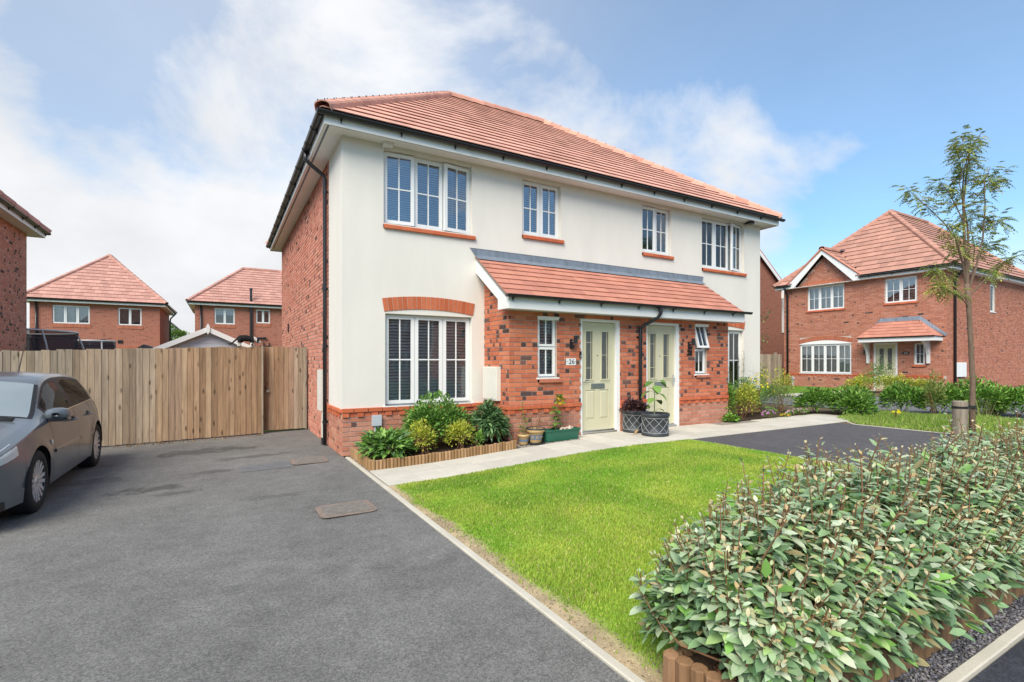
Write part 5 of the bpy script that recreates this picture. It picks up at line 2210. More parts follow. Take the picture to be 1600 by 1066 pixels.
# --- houses across the street: the ground-floor glass mirrors them
for (ox0, ox1, oy, lab, pal_) in ((-9.5, -.6, -27.0, 'brick house across the street, mirrored in the ground-floor windows', 'a'), (2.6, 11.5, -26.0, 'brick house across the street nearer the hedge, mirrored in the glass', 'b'), (15, 23.5, -27.0, 'brick house across the street at the far end, mirrored in the door glass', 'c'),
                               (-22, -12.5, -27.5, 'brick house across the street left of the driveway mouth', 'd')):
    op = thing('brick_house', lab, 'house', ((ox0 + ox1) / 2, oy - 4, 0), 'houses around the plot')
    FO_ = Fr((ox1, oy, 0), (-1, 0, 0), (0, 1, 0))
    wd = ox1 - ox0
    ws = [(1.0, 2.8, .8, 2.2), (5.6, 7.4, .8, 2.2), (1.0, 2.8, 3.7, 4.9), (5.6, 7.4, 3.7, 4.9), (3.7, 4.6, .1, 2.2)]
    m = MB()
    wall_sheet(m, FO_, 0, wd, 0, 5.0, ws, 0, .08)
    wall_sheet(m, Fr((ox0, 0, 0), (0, -1, 0), (-1, 0, 0)), -oy, 8 - oy, 0, 5.0)
    wall_sheet(m, Fr((ox1, 0, 0), (0, 1, 0), (1, 0, 0)), oy - 8, oy, 0, 5.0)
    wall_sheet(m, Fr((ox0, oy - 8, 0), (1, 0, 0), (0, -1, 0)), 0, wd, 0, 5.0)
    m.build('brick_wall', 'brick_far', op)
    for w in ws[:4]:
        far_window(op, FO_, w, 2, 'none', sold=False)
    m = MB()
    m.fbox(FO_, 3.7, 4.6, .1, 2.2, -.08, -.04)
    m.build('front_door', 'door_paint', op)
    eaves(op, ox0, ox1, oy - 8, oy, 4.98, .3, '')
    simple_hip(op, ox0, ox1, oy - 8, oy, 5.15, .38, (ox0 + 3.2, oy - 4, 8.3), (ox1 - 3.2, oy - 4, 8.3), TILE_PALE, gauge=.7, width=20)
# ================================================================== FENCE AND GATE
WOOD = [(.295, .22, .15), (.33, .25, .175), (.255, .19, .13), (.35, .27, .195)]
WOOD_G = [(.30, .245, .18), (.34, .28, .21), (.26, .21, .155), (.315, .245, .17)]
WOOD_B = [(.33, .215, .13), (.285, .18, .105), (.365, .25, .155), (.31, .21, .14)]


def board_run(parent, p0, p1, z0a, z1a, z0b, z1b, width, pals, thick=.011, wob=.011):
    """feather-edge boards from p0 to p1; the boards face the street"""
    p0, p1 = Vector((*p0, 0)), Vector((*p1, 0))
    L = (p1 - p0).length
    u = (p1 - p0).normalized()
    n = Vector((u.y, -u.x, 0))
    k = round(L / width)
    for i in range(k):
        a, b = L * i / k, L * (i + 1) / k + .012
        t = (i + .5) / k
        z0, z1 = z0a + (z0b - z0a) * t + random.uniform(0, .01), z1a + (z1b - z1a) * t + random.uniform(-wob, wob)
        A, Bq = p0 + u * a, p0 + u * b
        w = random.uniform(.7, 1.15)
        vs = []
        for z in (z0, z1):
            vs += [A + Vector((0, 0, z)), Bq + Vector((0, 0, z)), Bq + n * thick * w + Vector((0, 0, z)), A + n * thick * .25 + Vector((0, 0, z))]
        m = MB()
        pal = pals(t)
        m.add(vs, ((3, 2, 1, 0), (4, 5, 6, 7), (0, 1, 5, 4), (1, 2, 6, 5), (2, 3, 7, 6), (3, 0, 4, 7)), jit(random.choice(pal), .15))
        m.build('fence_board', 'fence_wood', parent)


fence = thing('wooden_fence', 'weathered vertical board fence behind the grey car', 'fence', (-3.4, 3.44, -.07))
fl = lambda x: 3.44
board_run(fence, (-6.3, fl(-6.3)), (-.915, fl(-.915)), -.11, 1.61, .005, 1.785, .100,
          lambda t: WOOD_G if t < .45 else (WOOD if t < .66 else WOOD_B))
for z in (.35, 1.0, 1.5):
    m = MB()
    A, Bq = Vector((-6.3, fl(-6.3) + .012, z - .12)), Vector((-.93, fl(-.93) + .012, z))
    m.prism([A, Bq, Bq + Vector((0, 0, .08)), A + Vector((0, 0, .08))], (-.01, .045, 0), WOOD[0])
    m.build('rail', 'fence_wood', fence)
m = MB()
m.box(-.915, -.885, fl(-.9) - .035, fl(-.9) + .06, -.02, 1.80, WOOD_G[1])
m.build('end_post', 'fence_wood', fence)

gate = thing('wooden_gate', 'brown boarded side gate between the fence and the brick wall', 'gate', (-.5, 3.60, 0))
board_run(gate, (-.875, 3.585), (-.215, 3.60), .035, 1.79, .035, 1.785, .095, lambda t: WOOD_B if t < .85 else WOOD, wob=.002)
m = MB()
for z in (.3, 1.0, 1.55):
    m.box(-.86, -.22, 3.605, 3.65, z, z + .1, WOOD_B[0])
m.build('ledge', 'fence_wood', gate)
m = MB()
m.tube([(-.79, 3.565, .86), (-.79, 3.545, .86), (-.79, 3.53, .86), (-.79, 3.515, .86)], [.012, .012, .03, .022], 12)
m.build('ring_handle', 'steel', gate)
gp_ = thing('fence_panel', 'narrow fixed strip of pale boards between gate and brick wall', 'fence panel', (-.1, 3.6, 0))
board_run(gp_, (-.205, 3.60), (-.055, 3.60), .03, 1.785, .03, 1.785, .075, lambda t: WOOD_G, wob=.002)
m = MB()
m.box(-.055, -.026, 3.57, 3.66, .02, 1.80, WOOD_G[2])
m.build('post', 'fence_wood', gp_)

rf = thing('wooden_fence', 'pale board fence at the right corner of the rendered house', 'fence', (22, 8.0, 0))
board_run(rf, (17.6, 8.2), (23.98, 7.75), .15, 1.84, .15, 1.86, .15, lambda t: WOOD_G)
m = MB()
m.box(23.4, 23.5, 7.70, 7.8, .15, 1.95, WOOD_G[0])
m.build('end_post', 'fence_wood', rf)

# ================================================================== CAT
cat = tag(bpy.data.objects.new('cat', None), 'black and white cat walking along the fence top with lowered head', 'cat')
bpy.data.objects.remove(cat)


def make_cat(loc, rz):
    m = MB()
    # +x is forward
    m.tube([(-.17, 0, .135), (-.13, 0, .165), (-.05, 0, .168), (.04, 0, .158), (.10, 0, .155), (.14, 0, .15)], [.045, .062, .066, .060, .056, .040], 12)
    m.tube([(.11, 0, .158), (.155, 0, .140), (.19, 0, .118)], [.045, .036, .034], 10)
    m.tube([(.165, 0, .118), (.185, 0, .112), (.215, 0, .100), (.240, 0, .088), (.252, 0, .082)], [.026, .040, .038, .022, .012], 12)
    for s in (-1, 1):
        m.tube([(.190, s * .026, .142), (.185, s * .034, .185)], [.018, .002], 6)
        m.tube([(.09, s * .035, .14), (.095, s * .036, .09), (.085 + .03 * s, s * .034, .045), (.09 + .035 * s, s * .034, .008), (.115 + .035 * s, s * .034, .008)], [.030, .021, .015, .014, .012], 8)
        m.tube([(-.14, s * .035, .14), (-.125 + .02 * s, s * .042, .095), (-.155 + .02 * s, s * .040, .05), (-.145 + .03 * s, s * .038, .008), (-.12 + .03 * s, s * .038, .008)], [.042, .034, .017, .014, .012], 8)
    m.tube([(-.165, 0, .15), (-.22, .0, .12), (-.27, .01, .065), (-.31, .02, .04), (-.35, .02, .05)], [.022, .017, .016, .015, .009], 8)
    me = m.mesh('cat', 'cat_fur')
    o = bpy.data.objects.new('cat', me)
    COL.objects.link(o)
    md = o.modifiers.new('r', 'REMESH')
    md.mode = 'VOXEL'
    md.voxel_size = .008
    md.use_smooth_shade = True
    dg = bpy.context.evaluated_depsgraph_get()
    me2 = bpy.data.meshes.new_from_object(o.evaluated_get(dg))
    o.modifiers.clear()
    o.data = me2
    if 'tone' in me2.color_attributes:
        me2.color_attributes.remove(me2.color_attributes['tone'])
    at = me2.color_attributes.new('tone', 'FLOAT_COLOR', 'POINT')
    arr = np.ones((len(me2.vertices), 4), np.float32)
    for i, v in enumerate(me2.vertices):
        x, y, z = v.co
        white = z < .075 and x > -.19 or (.115 < x < .165) or (x > .20 and z < .105) or (x > .222)
        arr[i, :3] = (.70, .68, .64) if white else (.012, .012, .013)
    at.data.foreach_set('color', arr.ravel())
    me2.materials.clear()
    me2.materials.append(M('cat_fur'))
    o.location = loc
    o.rotation_euler.z = rz
    tag(o, 'black and white cat walking along the fence top with lowered head', 'cat')
    for s in (-1, 1):
        e = MB()
        e.lathe((.238, s * .020, .108), [(0, -.004), (.005, 0), (0, .004)], 8, (1, s * .6, .4))
        e.build('eye', 'ink', o, local=True)


make_cat((-1.17, fl(-1.20) - .0, 1.785), R(0))

# ================================================================== LOG EDGINGS
LOGC = [(.31, .185, .085), (.34, .205, .10), (.28, .165, .075), (.36, .22, .115)]


def log_run(parent, p0, p1, dia, h, pal, base=None, rough=.006):
    p0, p1 = Vector((*p0, 0)), Vector((*p1, 0))
    L = (p1 - p0).length
    u = (p1 - p0).normalized()
    k = round(L / dia)
    cache = {}
    for i in range(k):
        p = p0 + u * (L * (i + .5) / k)
        z = zf(p.x, p.y) - .03 if base is None else base
        key = random.randrange(6)
        if key not in cache:
            m = MB()
            n = 8
            r = dia * .52
            hh = h + .03 + random.uniform(-rough, rough)
            c = jit(random.choice(pal), .12)
            ring = lambda rr, zz: [(rr * math.cos(2 * math.pi * j / n), rr * math.sin(2 * math.pi * j / n), zz) for j in range(n)]
            m.add(ring(r, 0) + ring(r, hh - .006) + ring(r * .85, hh), [(j, (j + 1) % n, n + (j + 1) % n, n + j) for j in range(n)] +
                  [(n + j, n + (j + 1) % n, 2 * n + (j + 1) % n, 2 * n + j) for j in range(n)], c)
            m.add(ring(r * .85, hh), [tuple(range(n))], tuple(x * 1.15 for x in c))
            cache[key] = m.mesh('log', 'log_wood')
        o = inst('log', cache[key], (p.x, p.y, z), parent)
        o.rotation_euler = (random.uniform(-.02, .02), random.uniform(-.02, .02), random.uniform(0, 6))


le = thing('log_edging', 'low brown half-log edging round the flower bed under the ground-floor window', 'log edging', (1.2, -1.27, 0))
log_run(le, (.135, -1.262), (2.40, -1.262), .050, .145, LOGC)
log_run(le, (.135, -1.23), (.135, -.06), .050, .145, LOGC)
LOGD = [(.20, .125, .07), (.23, .145, .08), (.18, .115, .07), (.25, .165, .10)]
he = thing('log_edging', 'brown half-log edging at the foot of the grey-leaved hedge', 'log edging', (2, -6.9, 0))
log_run(he, (.24, -6.89), (.165, -6.40), .075, .15, [(.24, .135, .07), (.27, .155, .085)])
log_run(he, (.25, -6.90), (8.6, -6.90), .062, .155, LOGD)
log_run(he, (.20, -6.40), (8.6, -6.40), .075, .12, LOGD)

# bed soils
mk('bed_soil', (.075, .05, .035), .95, .35, 14, .4, 120, .8, 50, spec=.1)
kind(sheet_grid('flower_bed', lins(.16, 2.46, .2), lins(-1.24, -.01, .2), 'bed_soil', .085), 'structure')
kind(sheet_grid('hedge_bed', lins(.22, 8.6, .2), lins(-6.87, -6.42, .15), 'bed_soil', .10), 'structure')
kind(sheet_grid('gravel_bed', lins(2.40, 3.95, .2), lins(-1.285, -.89, .1), 'joint_sand', .002), 'structure')
kind(sheet_grid('slate_bed', lins(.10, 8.6, .3), lins(-7.04, -6.92, .06), 'joint_sand', -.004), 'structure')
kind(sheet_grid('side_bed', lins(8.05, 11.6, .2), lins(-.98, 1.8, .2), 'bed_soil', .02), 'structure')
chips('gravel', [(.084, .112, -1.30, -.08), (2.40, 3.95, -1.29, -.90)], 1700, .011, [(.42, .36, .30), (.30, .27, .25), (.50, .43, .36), (.24, .21, .20)],
      'pebble', 'pale pebbles along the wall by the pots')
chips('gravel', [(6.5, 8.1, -1.02, -.90)], 400, .012, [(.42, .34, .30), (.30, .26, .24), (.50, .40, .35)], 'pebble', 'pale pebbles at the right porch wall')
chips('slate_chippings', [(.10, 8.6, -7.04, -6.925)], 9000, .014, [(.085, .085, .10), (.12, .115, .135), (.16, .155, .17), (.06, .06, .07), (.20, .19, .19)],
      'slate', 'purple grey slate chippings between log edging and kerb', lift=-.004)
chips('bark_mulch', [(.25, 8.5, -6.85, -6.5)], 2600, .022, [(.12, .055, .03), (.17, .085, .045), (.07, .04, .03), (.26, .13, .07)],
      'bark_mulch', 'brown bark chips under the hedge', lift=.10, flat=.25)
chips('soil_crumbs', [(.09, .26, -6.4, -2.4)], 900, .007, [(.34, .26, .16), (.26, .19, .11), (.44, .36, .25), (.20, .17, .14)], 'pebble', 'crumbs of dry soil between kerb and lawn', lift=.004)
chips('leaf_litter', [(-3.3, -.9, 3.2, 3.4)], 260, .018, [(.30, .19, .09), (.22, .13, .06), (.36, .26, .14)], 'bark_mulch', 'dry leaf litter at the fence foot', flat=.2)

# ================================================================== DRIVEWAY IRONWORK


def cover(x0, x1, y0, y1, label, mat, ribs=9, name='inspection_cover'):
    c = thing(name, label, 'drain cover', ((x0 + x1) / 2, (y0 + y1) / 2, 0))
    m = MB()
    r = .07
    pts = []
    for (cx, cy, a0) in ((x1 - r, y1 - r, 0), (x0 + r, y1 - r, 90), (x0 + r, y0 + r, 180), (x1 - r, y0 + r, 270)):
        for k in range(5):
            a = R(a0 + 22.5 * k)
            pts.append((cx + r * math.cos(a), cy + r * math.sin(a), .001))
    m.prism(pts, (0, 0, .005))
    m.build('frame', mat, c)
    m = MB()
    m.box(x0 + .055, x1 - .055, y0 + .055, y1 - .055, .004, .0075)
    m.build('lid', 'iron', c)
    for i in range(ribs):
        a = x0 + .075 + (x1 - x0 - .15) * i / (ribs - 1)
        m = MB()
        if abs(i - (ribs - 1) / 2) < 1.2:
            m.box(a - .008, a + .008, y0 + .07, y0 + .15, .007, .0115)
            m.box(a - .008, a + .008, y1 - .15, y1 - .07, .007, .0115)
        else:
            m.box(a - .008, a + .008, y0 + .07, y1 - .07, .007, .0115)
        m.build('rib', 'iron', c)
    return c


cover(-.80, -.26, -3.09, -2.64, 'rusty ribbed drain cover in the driveway nearer the camera', 'iron_rust', 13)
cover(-.74, -.235, -.30, .19, 'brown drain cover in the driveway beside the house corner', 'iron_rust', 11)
o = sheet_grid('tarmac_patch', lins(-1.38, -.76, .2), lins(-.36, .10, .12), 'asphalt_patch', .004)
kind(o, 'structure', 'bluish tarmac patch beside the drain cover')


# ================================================================== PLANTS
def scatter_sphere(n, c, r, shell=.55, low=-.3):
    d = RNG.normal(size=(n, 3))
    d = unit(d)
    d[:, 2] = np.where(d[:, 2] < low, -d[:, 2], d[:, 2])
    q = RNG.uniform(shell, 1.0, (n, 1)) ** .6
    return np.array(c)[None] + d * q * np.array(r)[None], d


def shrub(name, label, c, r, n, L, W, cols, cat='shrub', lobes=7, stems=6, droop=.3, upb=.35, mat='leaf', group=None, simple=False, z0=None, lift=.5, weights=None, parts=None):
    """leafy shrub: leaves gathered in lobes of different size round the crown, stems below"""
    cx, cy = c
    z = zf(cx, cy) + (z0 or 0)
    t = thing(name, label, cat, (cx, cy, z), group)
    P, Dn = [], []
    ctr = Vector((cx, cy, z + r[2] * lift))
    n = int(n * 1.35)
    for i in range(lobes):
        d = Vector((random.gauss(0, 1), random.gauss(0, 1), random.uniform(-.35, 1))).normalized()
        lc = ctr + Vector((d.x * r[0] * .55, d.y * r[1] * .55, d.z * r[2] * .42))
        k = random.uniform(.46, .70)
        p, dn = scatter_sphere(n // lobes, lc, (r[0] * k, r[1] * k, r[2] * k * .85))
        P.append(p)
        Dn.append(dn)
    p, dn = scatter_sphere(n // 3, Vector((cx, cy, z + r[2] * .40)), (r[0] * .95, r[1] * .95, r[2] * .55))
    P.append(p)
    Dn.append(dn)
    P, Dn = np.concatenate(P), np.concatenate(Dn)
    keep = P[:, 2] > z + .02
    P, Dn = P[keep], Dn[keep]
    k = len(P)
    out = unit(P - np.array(ctr)[None] + 1e-4)
    dr = unit(out * .8 + Dn * .6 + np.array([0, 0, upb])[None] + RNG.normal(0, .4, (k, 3)))
    up = unit(np.array([0, 0, 1.])[None] + out * .5 + RNG.normal(0, .3, (k, 3)))
    C = shades(k, cols, weights)
    l = L * RNG.uniform(.65, 1.2, k)
    leaf_obj('foliage', leaf_arrays(P, dr, up, l, l * W / L, C, droop=droop, simple=simple), mat, t)
    m = MB()
    for i in range(stems):
        a = random.uniform(0, 6.28)
        e = ctr + Vector((math.cos(a) * r[0] * .6, math.sin(a) * r[1] * .6, r[2] * random.uniform(.0, .3)))
        b = Vector((cx + random.gauss(0, .03), cy + random.gauss(0, .03), z))
        m.tube([b, b.lerp(e, .5) + Vector((0, 0, .04)), e], [.008, .006, .003], 5)
    m.build('stem', 'twig', t)
    return t


GREEN = [(.13, .27, .045), (.17, .32, .055), (.095, .215, .04), (.22, .38, .07)]
GREEN_D = [(.08, .17, .055), (.115, .22, .075), (.155, .27, .10), (.065, .14, .05)]
GREEN_B = [(.15, .32, .04), (.20, .37, .05), (.11, .25, .035), (.25, .41, .075)]
YEL = [(.50, .53, .05), (.58, .57, .07), (.40, .47, .05), (.28, .38, .05), (.62, .60, .12)]

# bed under the window
shrub('flowering_shrub', 'large glossy green shrub in the bed below the ground-floor window', (1.30, -.56), (.54, .42, .60), 2900, .058, .030,
      GREEN + [(.13, .26, .05)], lobes=12, stems=9, z0=.08)
t = shrub('leafy_plant', 'low plant with long green leaves at the left end of the log-edged bed', (.50, -.82), (.36, .34, .26), 460, .14, .048,
          GREEN + [(.10, .19, .07)], cat='plant', lobes=7, droop=.55, upb=.6, z0=.08)
shrub('golden_shrub', 'small yellow-green shrub with bare stems, left of the yellow pair in the bed', (.97, -.98), (.20, .17, .38), 560, .040, .017, YEL,
      lobes=8, stems=8, z0=.08, lift=.62)
shrub('golden_shrub', 'rounder yellow-green shrub, right of the yellow pair in the bed', (1.56, -.98), (.22, .18, .32), 660, .040, .017, YEL, lobes=8, z0=.08, lift=.6)
shrub('drooping_shrub', 'dark green shrub with drooping pointed leaves beside the cream meter box', (2.10, -.78), (.36, .32, .50), 1100, .095, .032,
      GREEN_D + [(.10, .19, .08)], lobes=10, droop=.55, upb=.0, z0=.06)
shrub('seedling', 'small bright seedling by the log edging', (1.80, -1.12), (.07, .06, .20), 60, .06, .02, GREEN_B, cat='plant', lobes=3, stems=2, z0=.08)


# pots by the front wall
def pot(name, label, c, prof, mat, cat='flowerpot', cols=None, z0=.016, soil_r=None, soil_h=None, n=28, group=None):
    z = zf(*c) + z0
    t = thing(name, label, cat, (c[0], c[1], z), group)
    m = MB()
    m.lathe((c[0], c[1], z), prof, n)
    m.build('pot', mat, t, smooth=True)
    if soil_r:
        m = MB()
        m.lathe((c[0], c[1], z), [(.001, soil_h), (soil_r, soil_h)], n)
        m.build('compost', 'bed_soil', t)
    return t


def stalk_plant(name, label, c, z0, stems, leaves, L, W, cols, mat='leaf', cat='plant', droop=.3, stem_mat='stem_green', sr=.005):
    """stems: list of point lists (relative to c); leaves: count per stem along the upper part"""
    z = zf(*c) + z0
    t = thing(name, label, cat, (c[0], c[1], z))
    P, Dr = [], []
    m = MB()
    for s in stems:
        pts = [Vector((c[0] + x, c[1] + y, z + h)) for x, y, h in s]
        m.tube(pts, [sr * (1 - .5 * i / len(pts)) for i in range(len(pts))], 6)
        for k in range(leaves):
            f = random.uniform(.25, 1.0) * (len(pts) - 1)
            i = min(int(f), len(pts) - 2)
            p = pts[i].lerp(pts[i + 1], f - i)
            a = k * 2.4 + random.uniform(-.4, .4)
            P.append(p)
            Dr.append(Vector((math.cos(a), math.sin(a), random.uniform(-.1, .5))))
    m.build('stem', stem_mat, t)
    P, Dr = np.array(P), np.array(Dr)
    k = len(P)
    l = L * RNG.uniform(.6, 1.2, k)
    leaf_obj('foliage', leaf_arrays(P, Dr, np.array([[0, 0, 1.]] * k) + RNG.normal(0, .25, (k, 3)), l, l * W / L, shades(k, cols), droop=droop), mat, t)
    return t


pot('flowerpot', 'small sand-coloured pot with dark band at the end of the log edging', (2.66, -1.05),
    [(.0, 0), (.072, 0), (.076, .01), (.092, .13), (.10, .135), (.10, .165), (.088, .165), (.085, .12)], 'pot_clay', soil_r=.086, soil_h=.145)
for o in [x for x in bpy.data.objects if x.name == 'flowerpot']:
    m = MB()
    m.lathe((2.66, -1.05, wloc(o).z), [(.0815, .05), (.086, .08), (.0875, .09)], 28)
    m.build('band', 'pot_blue', o, smooth=True)
stalk_plant('lanky_plant', 'tall lanky light green plant in the small sand-coloured pot', (2.66, -1.05), .16, [[(0, 0, 0), (-.02, 0, .2), (.0, .01, .40), (-.03, 0, .56)],
            [(.02, 0, 0), (.05, .02, .15), (.06, .02, .30)], [(-.02, 0, 0), (-.06, -.02, .12), (-.10, -.03, .22)]], 16, .055, .034, [(.19, .29, .04), (.26, .36, .06), (.13, .22, .04)], droop=.3)
p2 = pot('flowerpot', 'larger blue and sand glazed pot standing on a dark saucer', (2.86, -1.10),
         [(.0, 0), (.095, 0), (.10, .012), (.128, .165), (.150, .175), (.152, .225), (.138, .228), (.132, .18)], 'pot_clay', z0=.03, soil_r=.137, soil_h=.205)
m = MB()
m.lathe((2.86, -1.10, wloc(p2).z), [(.1085, .055), (.1165, .10), (.122, .128), (.1235, .133)], 30)
m.build('band', 'pot_blue', p2, smooth=True)
m = MB()
m.lathe((2.86, -1.10, wloc(p2).z), [(.148, .215), (.158, .218), (.158, .238), (.146, .240), (.138, .225)], 28)
m.build('rim', 'pot_black', p2, smooth=True)
m = MB()
for k in range(9):
    a = k * .7 + .2
    ctr = Vector((2.86 + math.cos(a) * .115, -1.10 + math.sin(a) * .115, wloc(p2).z + .093))
    m.lathe(ctr, [(.012, .003), (.020, .004), (.022, .0)], 8, (math.cos(a), math.sin(a), -.15))
m.build('boss', 'pot_clay', p2)
sa = thing('saucer', 'dark round saucer under the blue and sand pot', 'saucer', (2.86, -1.10, zf(2.86, -1.1)))
m = MB()
m.lathe((2.86, -1.10, zf(2.86, -1.1) + .004), [(0, .0), (.14, 0), (.165, .03), (.160, .032), (.135, .010), (0, .010)], 28)
m.build('dish', 'pot_black', sa, smooth=True)
stalk_plant('dry_plant', 'half-dried brown and yellow plant in the blue and sand pot', (2.86, -1.10), .235, [[(-.05, 0, 0), (-.08, .02, .14), (-.08, 0, .25)], [(-.02, .03, 0), (-.06, .05, .12), (-.10, .05, .22)],
            [(.04, 0, 0), (.07, 0, .16), (.10, .01, .30)], [(.03, .03, 0), (.10, .03, .15), (.16, .03, .27)], [(0, -.03, 0), (-.01, -.05, .1), (.0, -.05, .18)]], 9, .055, .018,
            [(.30, .15, .06), (.24, .12, .06), (.36, .32, .06), (.24, .28, .05)], stem_mat='twig')
# green trough with sunflower and shells
tr = thing('planter_trough', 'dark green plastic trough by the nearer front door', 'planter', (3.36, -1.10, zf(3.36, -1.1)))
zq = zf(3.36, -1.1) + .012
m = MB()


def rrect(x0, x1, y0, y1, z, r=.05):
    out = []
    for (cx, cy, a0) in ((x1 - r, y1 - r, 0), (x0 + r, y1 - r, 90), (x0 + r, y0 + r, 180), (x1 - r, y0 + r, 270)):
        for k in range(4):
            a = R(a0 + 30 * k)
            out.append((cx + r * math.cos(a), cy + r * math.sin(a), z))
    return out


rings = [rrect(3.03, 3.69, -1.19, -1.01, zq), rrect(3.0, 3.72, -1.205, -.995, zq + .16), rrect(2.985, 3.735, -1.215, -.985, zq + .165),
         rrect(2.985, 3.735, -1.215, -.985, zq + .19), rrect(3.01, 3.71, -1.195, -1.005, zq + .19), rrect(3.01, 3.71, -1.19, -1.01, zq + .14)]
vs = [p for r_ in rings for p in r_]
q = len(rings[0])
m.add(vs, [(i * q + j, i * q + (j + 1) % q, (i + 1) * q + (j + 1) % q, (i + 1) * q + j) for i in range(len(rings) - 1) for j in range(q)])
m.build('trough', 'trough_green', tr, smooth=False)
m = MB()
m.add(rings[5], [tuple(range(q))])
m.build('compost', 'bed_soil', tr)
sf_ = stalk_plant('sunflower', 'small sunflower with yellow bloom growing in the green trough', (3.27, -1.10), .15, [[(0, 0, 0), (-.02, 0, .22), (.01, -.01, .42), (.04, -.03, .52)],
                  [(.02, .02, 0), (.02, .02, .16)], [(.10, .02, 0), (.10, .01, .16), (.02, .0, .33), (-.02, -.01, .42)]], 8, .115, .085, [(.12, .22, .04), (.17, .28, .06), (.09, .17, .03)], droop=.5, sr=.007)
hc = Vector((3.32, -1.15, zf(3.3, -1.1) + .15 + .53))
hd = Vector((-.35, -.85, .15)).normalized()
n = 22
ang = np.linspace(0, 2 * math.pi, n, endpoint=False)
hx, hy = hd.orthogonal().normalized(), hd.cross(hd.orthogonal().normalized())
Dp = np.array([hx * math.cos(a) + hy * math.sin(a) + hd * .15 for a in ang])
Pp = np.array([hc] * n) + Dp * .022
leaf_obj('petals', leaf_arrays(Pp, Dp, np.array([hd] * n), np.full(n, .05), np.full(n, .02), shades(n, [(.62, .36, .02), (.68, .44, .03)])), 'petal', sf_)
m = MB()
m.lathe(hc, [(.028, 0), (.026, .008), (.012, .014), (.001, .015)], 14, hd)
m.build('flower_head', 'twig', sf_)
n = 26
P, Dn = scatter_sphere(n, hc - hd * .03, (.07, .05, .07))
leaf_obj('head_leaves', leaf_arrays(P, Dn, np.array([[0, 0, 1.]] * n), np.full(n, .08), np.full(n, .06), shades(n, [(.17, .28, .05), (.22, .33, .07)])), 'leaf', sf_)
for i, (x, y, rz, s) in enumerate(((3.36, -1.13, .3, 1.0), (3.45, -1.11, 1.2, .85), (3.52, -1.13, 2.3, 1.1), (3.58, -1.10, .8, .8))):
    sh = thing('seashell', ['cream spiral shell in the green trough, nearest the sunflower', 'small pinkish shell in the middle of the green trough', 'large pale shell in the green trough toward the door', 'small pale shell at the door end of the green trough'][i],
               'shell', (x, y, zq + .15), 'shells in the green trough')
    m = MB()
    a = Vector((math.cos(rz), math.sin(rz), .35))
    m.lathe((x, y, zq + .165), [(.001, -.06 * s), (.02 * s, -.045 * s), (.022 * s, -.03 * s), (.034 * s, -.015 * s), (.033 * s, 0), (.045 * s, .02 * s), (.03 * s, .045 * s), (.012 * s, .065 * s), (.001, .08 * s)], 9, a)
    m.build('body', 'shell', sh)
    m = MB()
    m.lathe(Vector((x, y, zq + .165)) + Vector((-.01, -.02, .02)), [(.001, 0), (.012 * s, .02 * s), (.02 * s, .05 * s), (.018 * s, .052 * s)], 7, (a.y, -a.x, .8))
    m.build('lip', 'shell', sh)


# black lattice planters
def lattice_pot(label, c, r, h):
    z = zf(*c) + .016
    t = thing('lattice_planter', label, 'planter', (c[0], c[1], z), 'black lattice planters at the doors')
    m = MB()
    m.lathe((c[0], c[1], z), [(0, 0), (r * .93, 0), (r * .97, .012), (r * .97, .045), (r * .94, .05), (r * .945, h - .07), (r, h - .06), (r * 1.02, h - .05), (r * 1.02, h - .005), (r * .99, h), (r * .93, h), (r * .92, h - .09)], 40)
    m.build('tub', 'pot_black', t, smooth=True)
    m = MB()
    m.lathe((c[0], c[1], z), [(.001, h - .07), (r * .93, h - .07)], 32)
    m.build('compost', 'bed_soil', t)
    m = MB()
    k = 9
    z0, z1 = .065, h - .085
    rr = r * .952
    for i in range(k):
        for s in (-1, 1):
            a0 = 2 * math.pi * i / k
            da = 2 * math.pi / k * 1.5 * s
            path = []
            for q in range(9):
                f = q / 8
                a = a0 + da * f
                path.append((c[0] + rr * math.cos(a), c[1] + rr * math.sin(a), z + z0 + (z1 - z0) * f))
            m.tube(path, .0042, 4)
    for zz in (z0 - .004, z1 + .004):
        m.tube([(c[0] + rr * math.cos(2 * math.pi * q / 40), c[1] + rr * math.sin(2 * math.pi * q / 40), z + zz) for q in range(41)], .004, 4)
    m.build('lattice', 'pot_lattice', t)
    return t, z


_, zp1 = lattice_pot('black lattice planter with the big-leaved seedling, in front of the other', (5.07, -1.60), .245, .40)
_, zp2 = lattice_pot('black lattice planter with the purple foliage, behind by the downpipe', (5.06, -1.08), .215, .41)
sp = thing('potted_seedling', 'upright seedling with large heart-shaped leaves in the front black planter', 'plant', (5.05, -1.6, zp1 + .33))
m = MB()
stem = [Vector((5.05, -1.6, zp1 + .33)), Vector((5.055, -1.60, zp1 + .55)), Vector((5.05, -1.61, zp1 + .78)), Vector((5.05, -1.61, zp1 + .93))]
m.tube(stem, [.010, .009, .007, .005], 7)
P, Dr, Ls = [], [], []
for (h, az, l, dz) in ((.44, -20, .12, -.1), (.50, 170, .10, -.2), (.60, 10, .16, -.3), (.64, 200, .17, -.3), (.72, -60, .19, -.45), (.76, 150, .21, -.35), (.82, 30, .20, -.4), (.86, 240, .20, -.35),
                       (.90, 100, .18, -.2), (.92, -15, .19, -.25), (.93, 190, .19, -.15), (.95, -80, .16, .0), (.96, 60, .12, .3)):
    p = Vector((5.05, -1.605, zp1 + h))
    d = Vector((math.cos(R(az)), math.sin(R(az)), dz))
    q = p + Vector((d.x * .07, d.y * .07, .03))
    m.tube([p, q], .003, 4)
    P.append(q)
    Dr.append(d)
    Ls.append(l)
m.build('stem', 'stem_green', sp)
cache = None
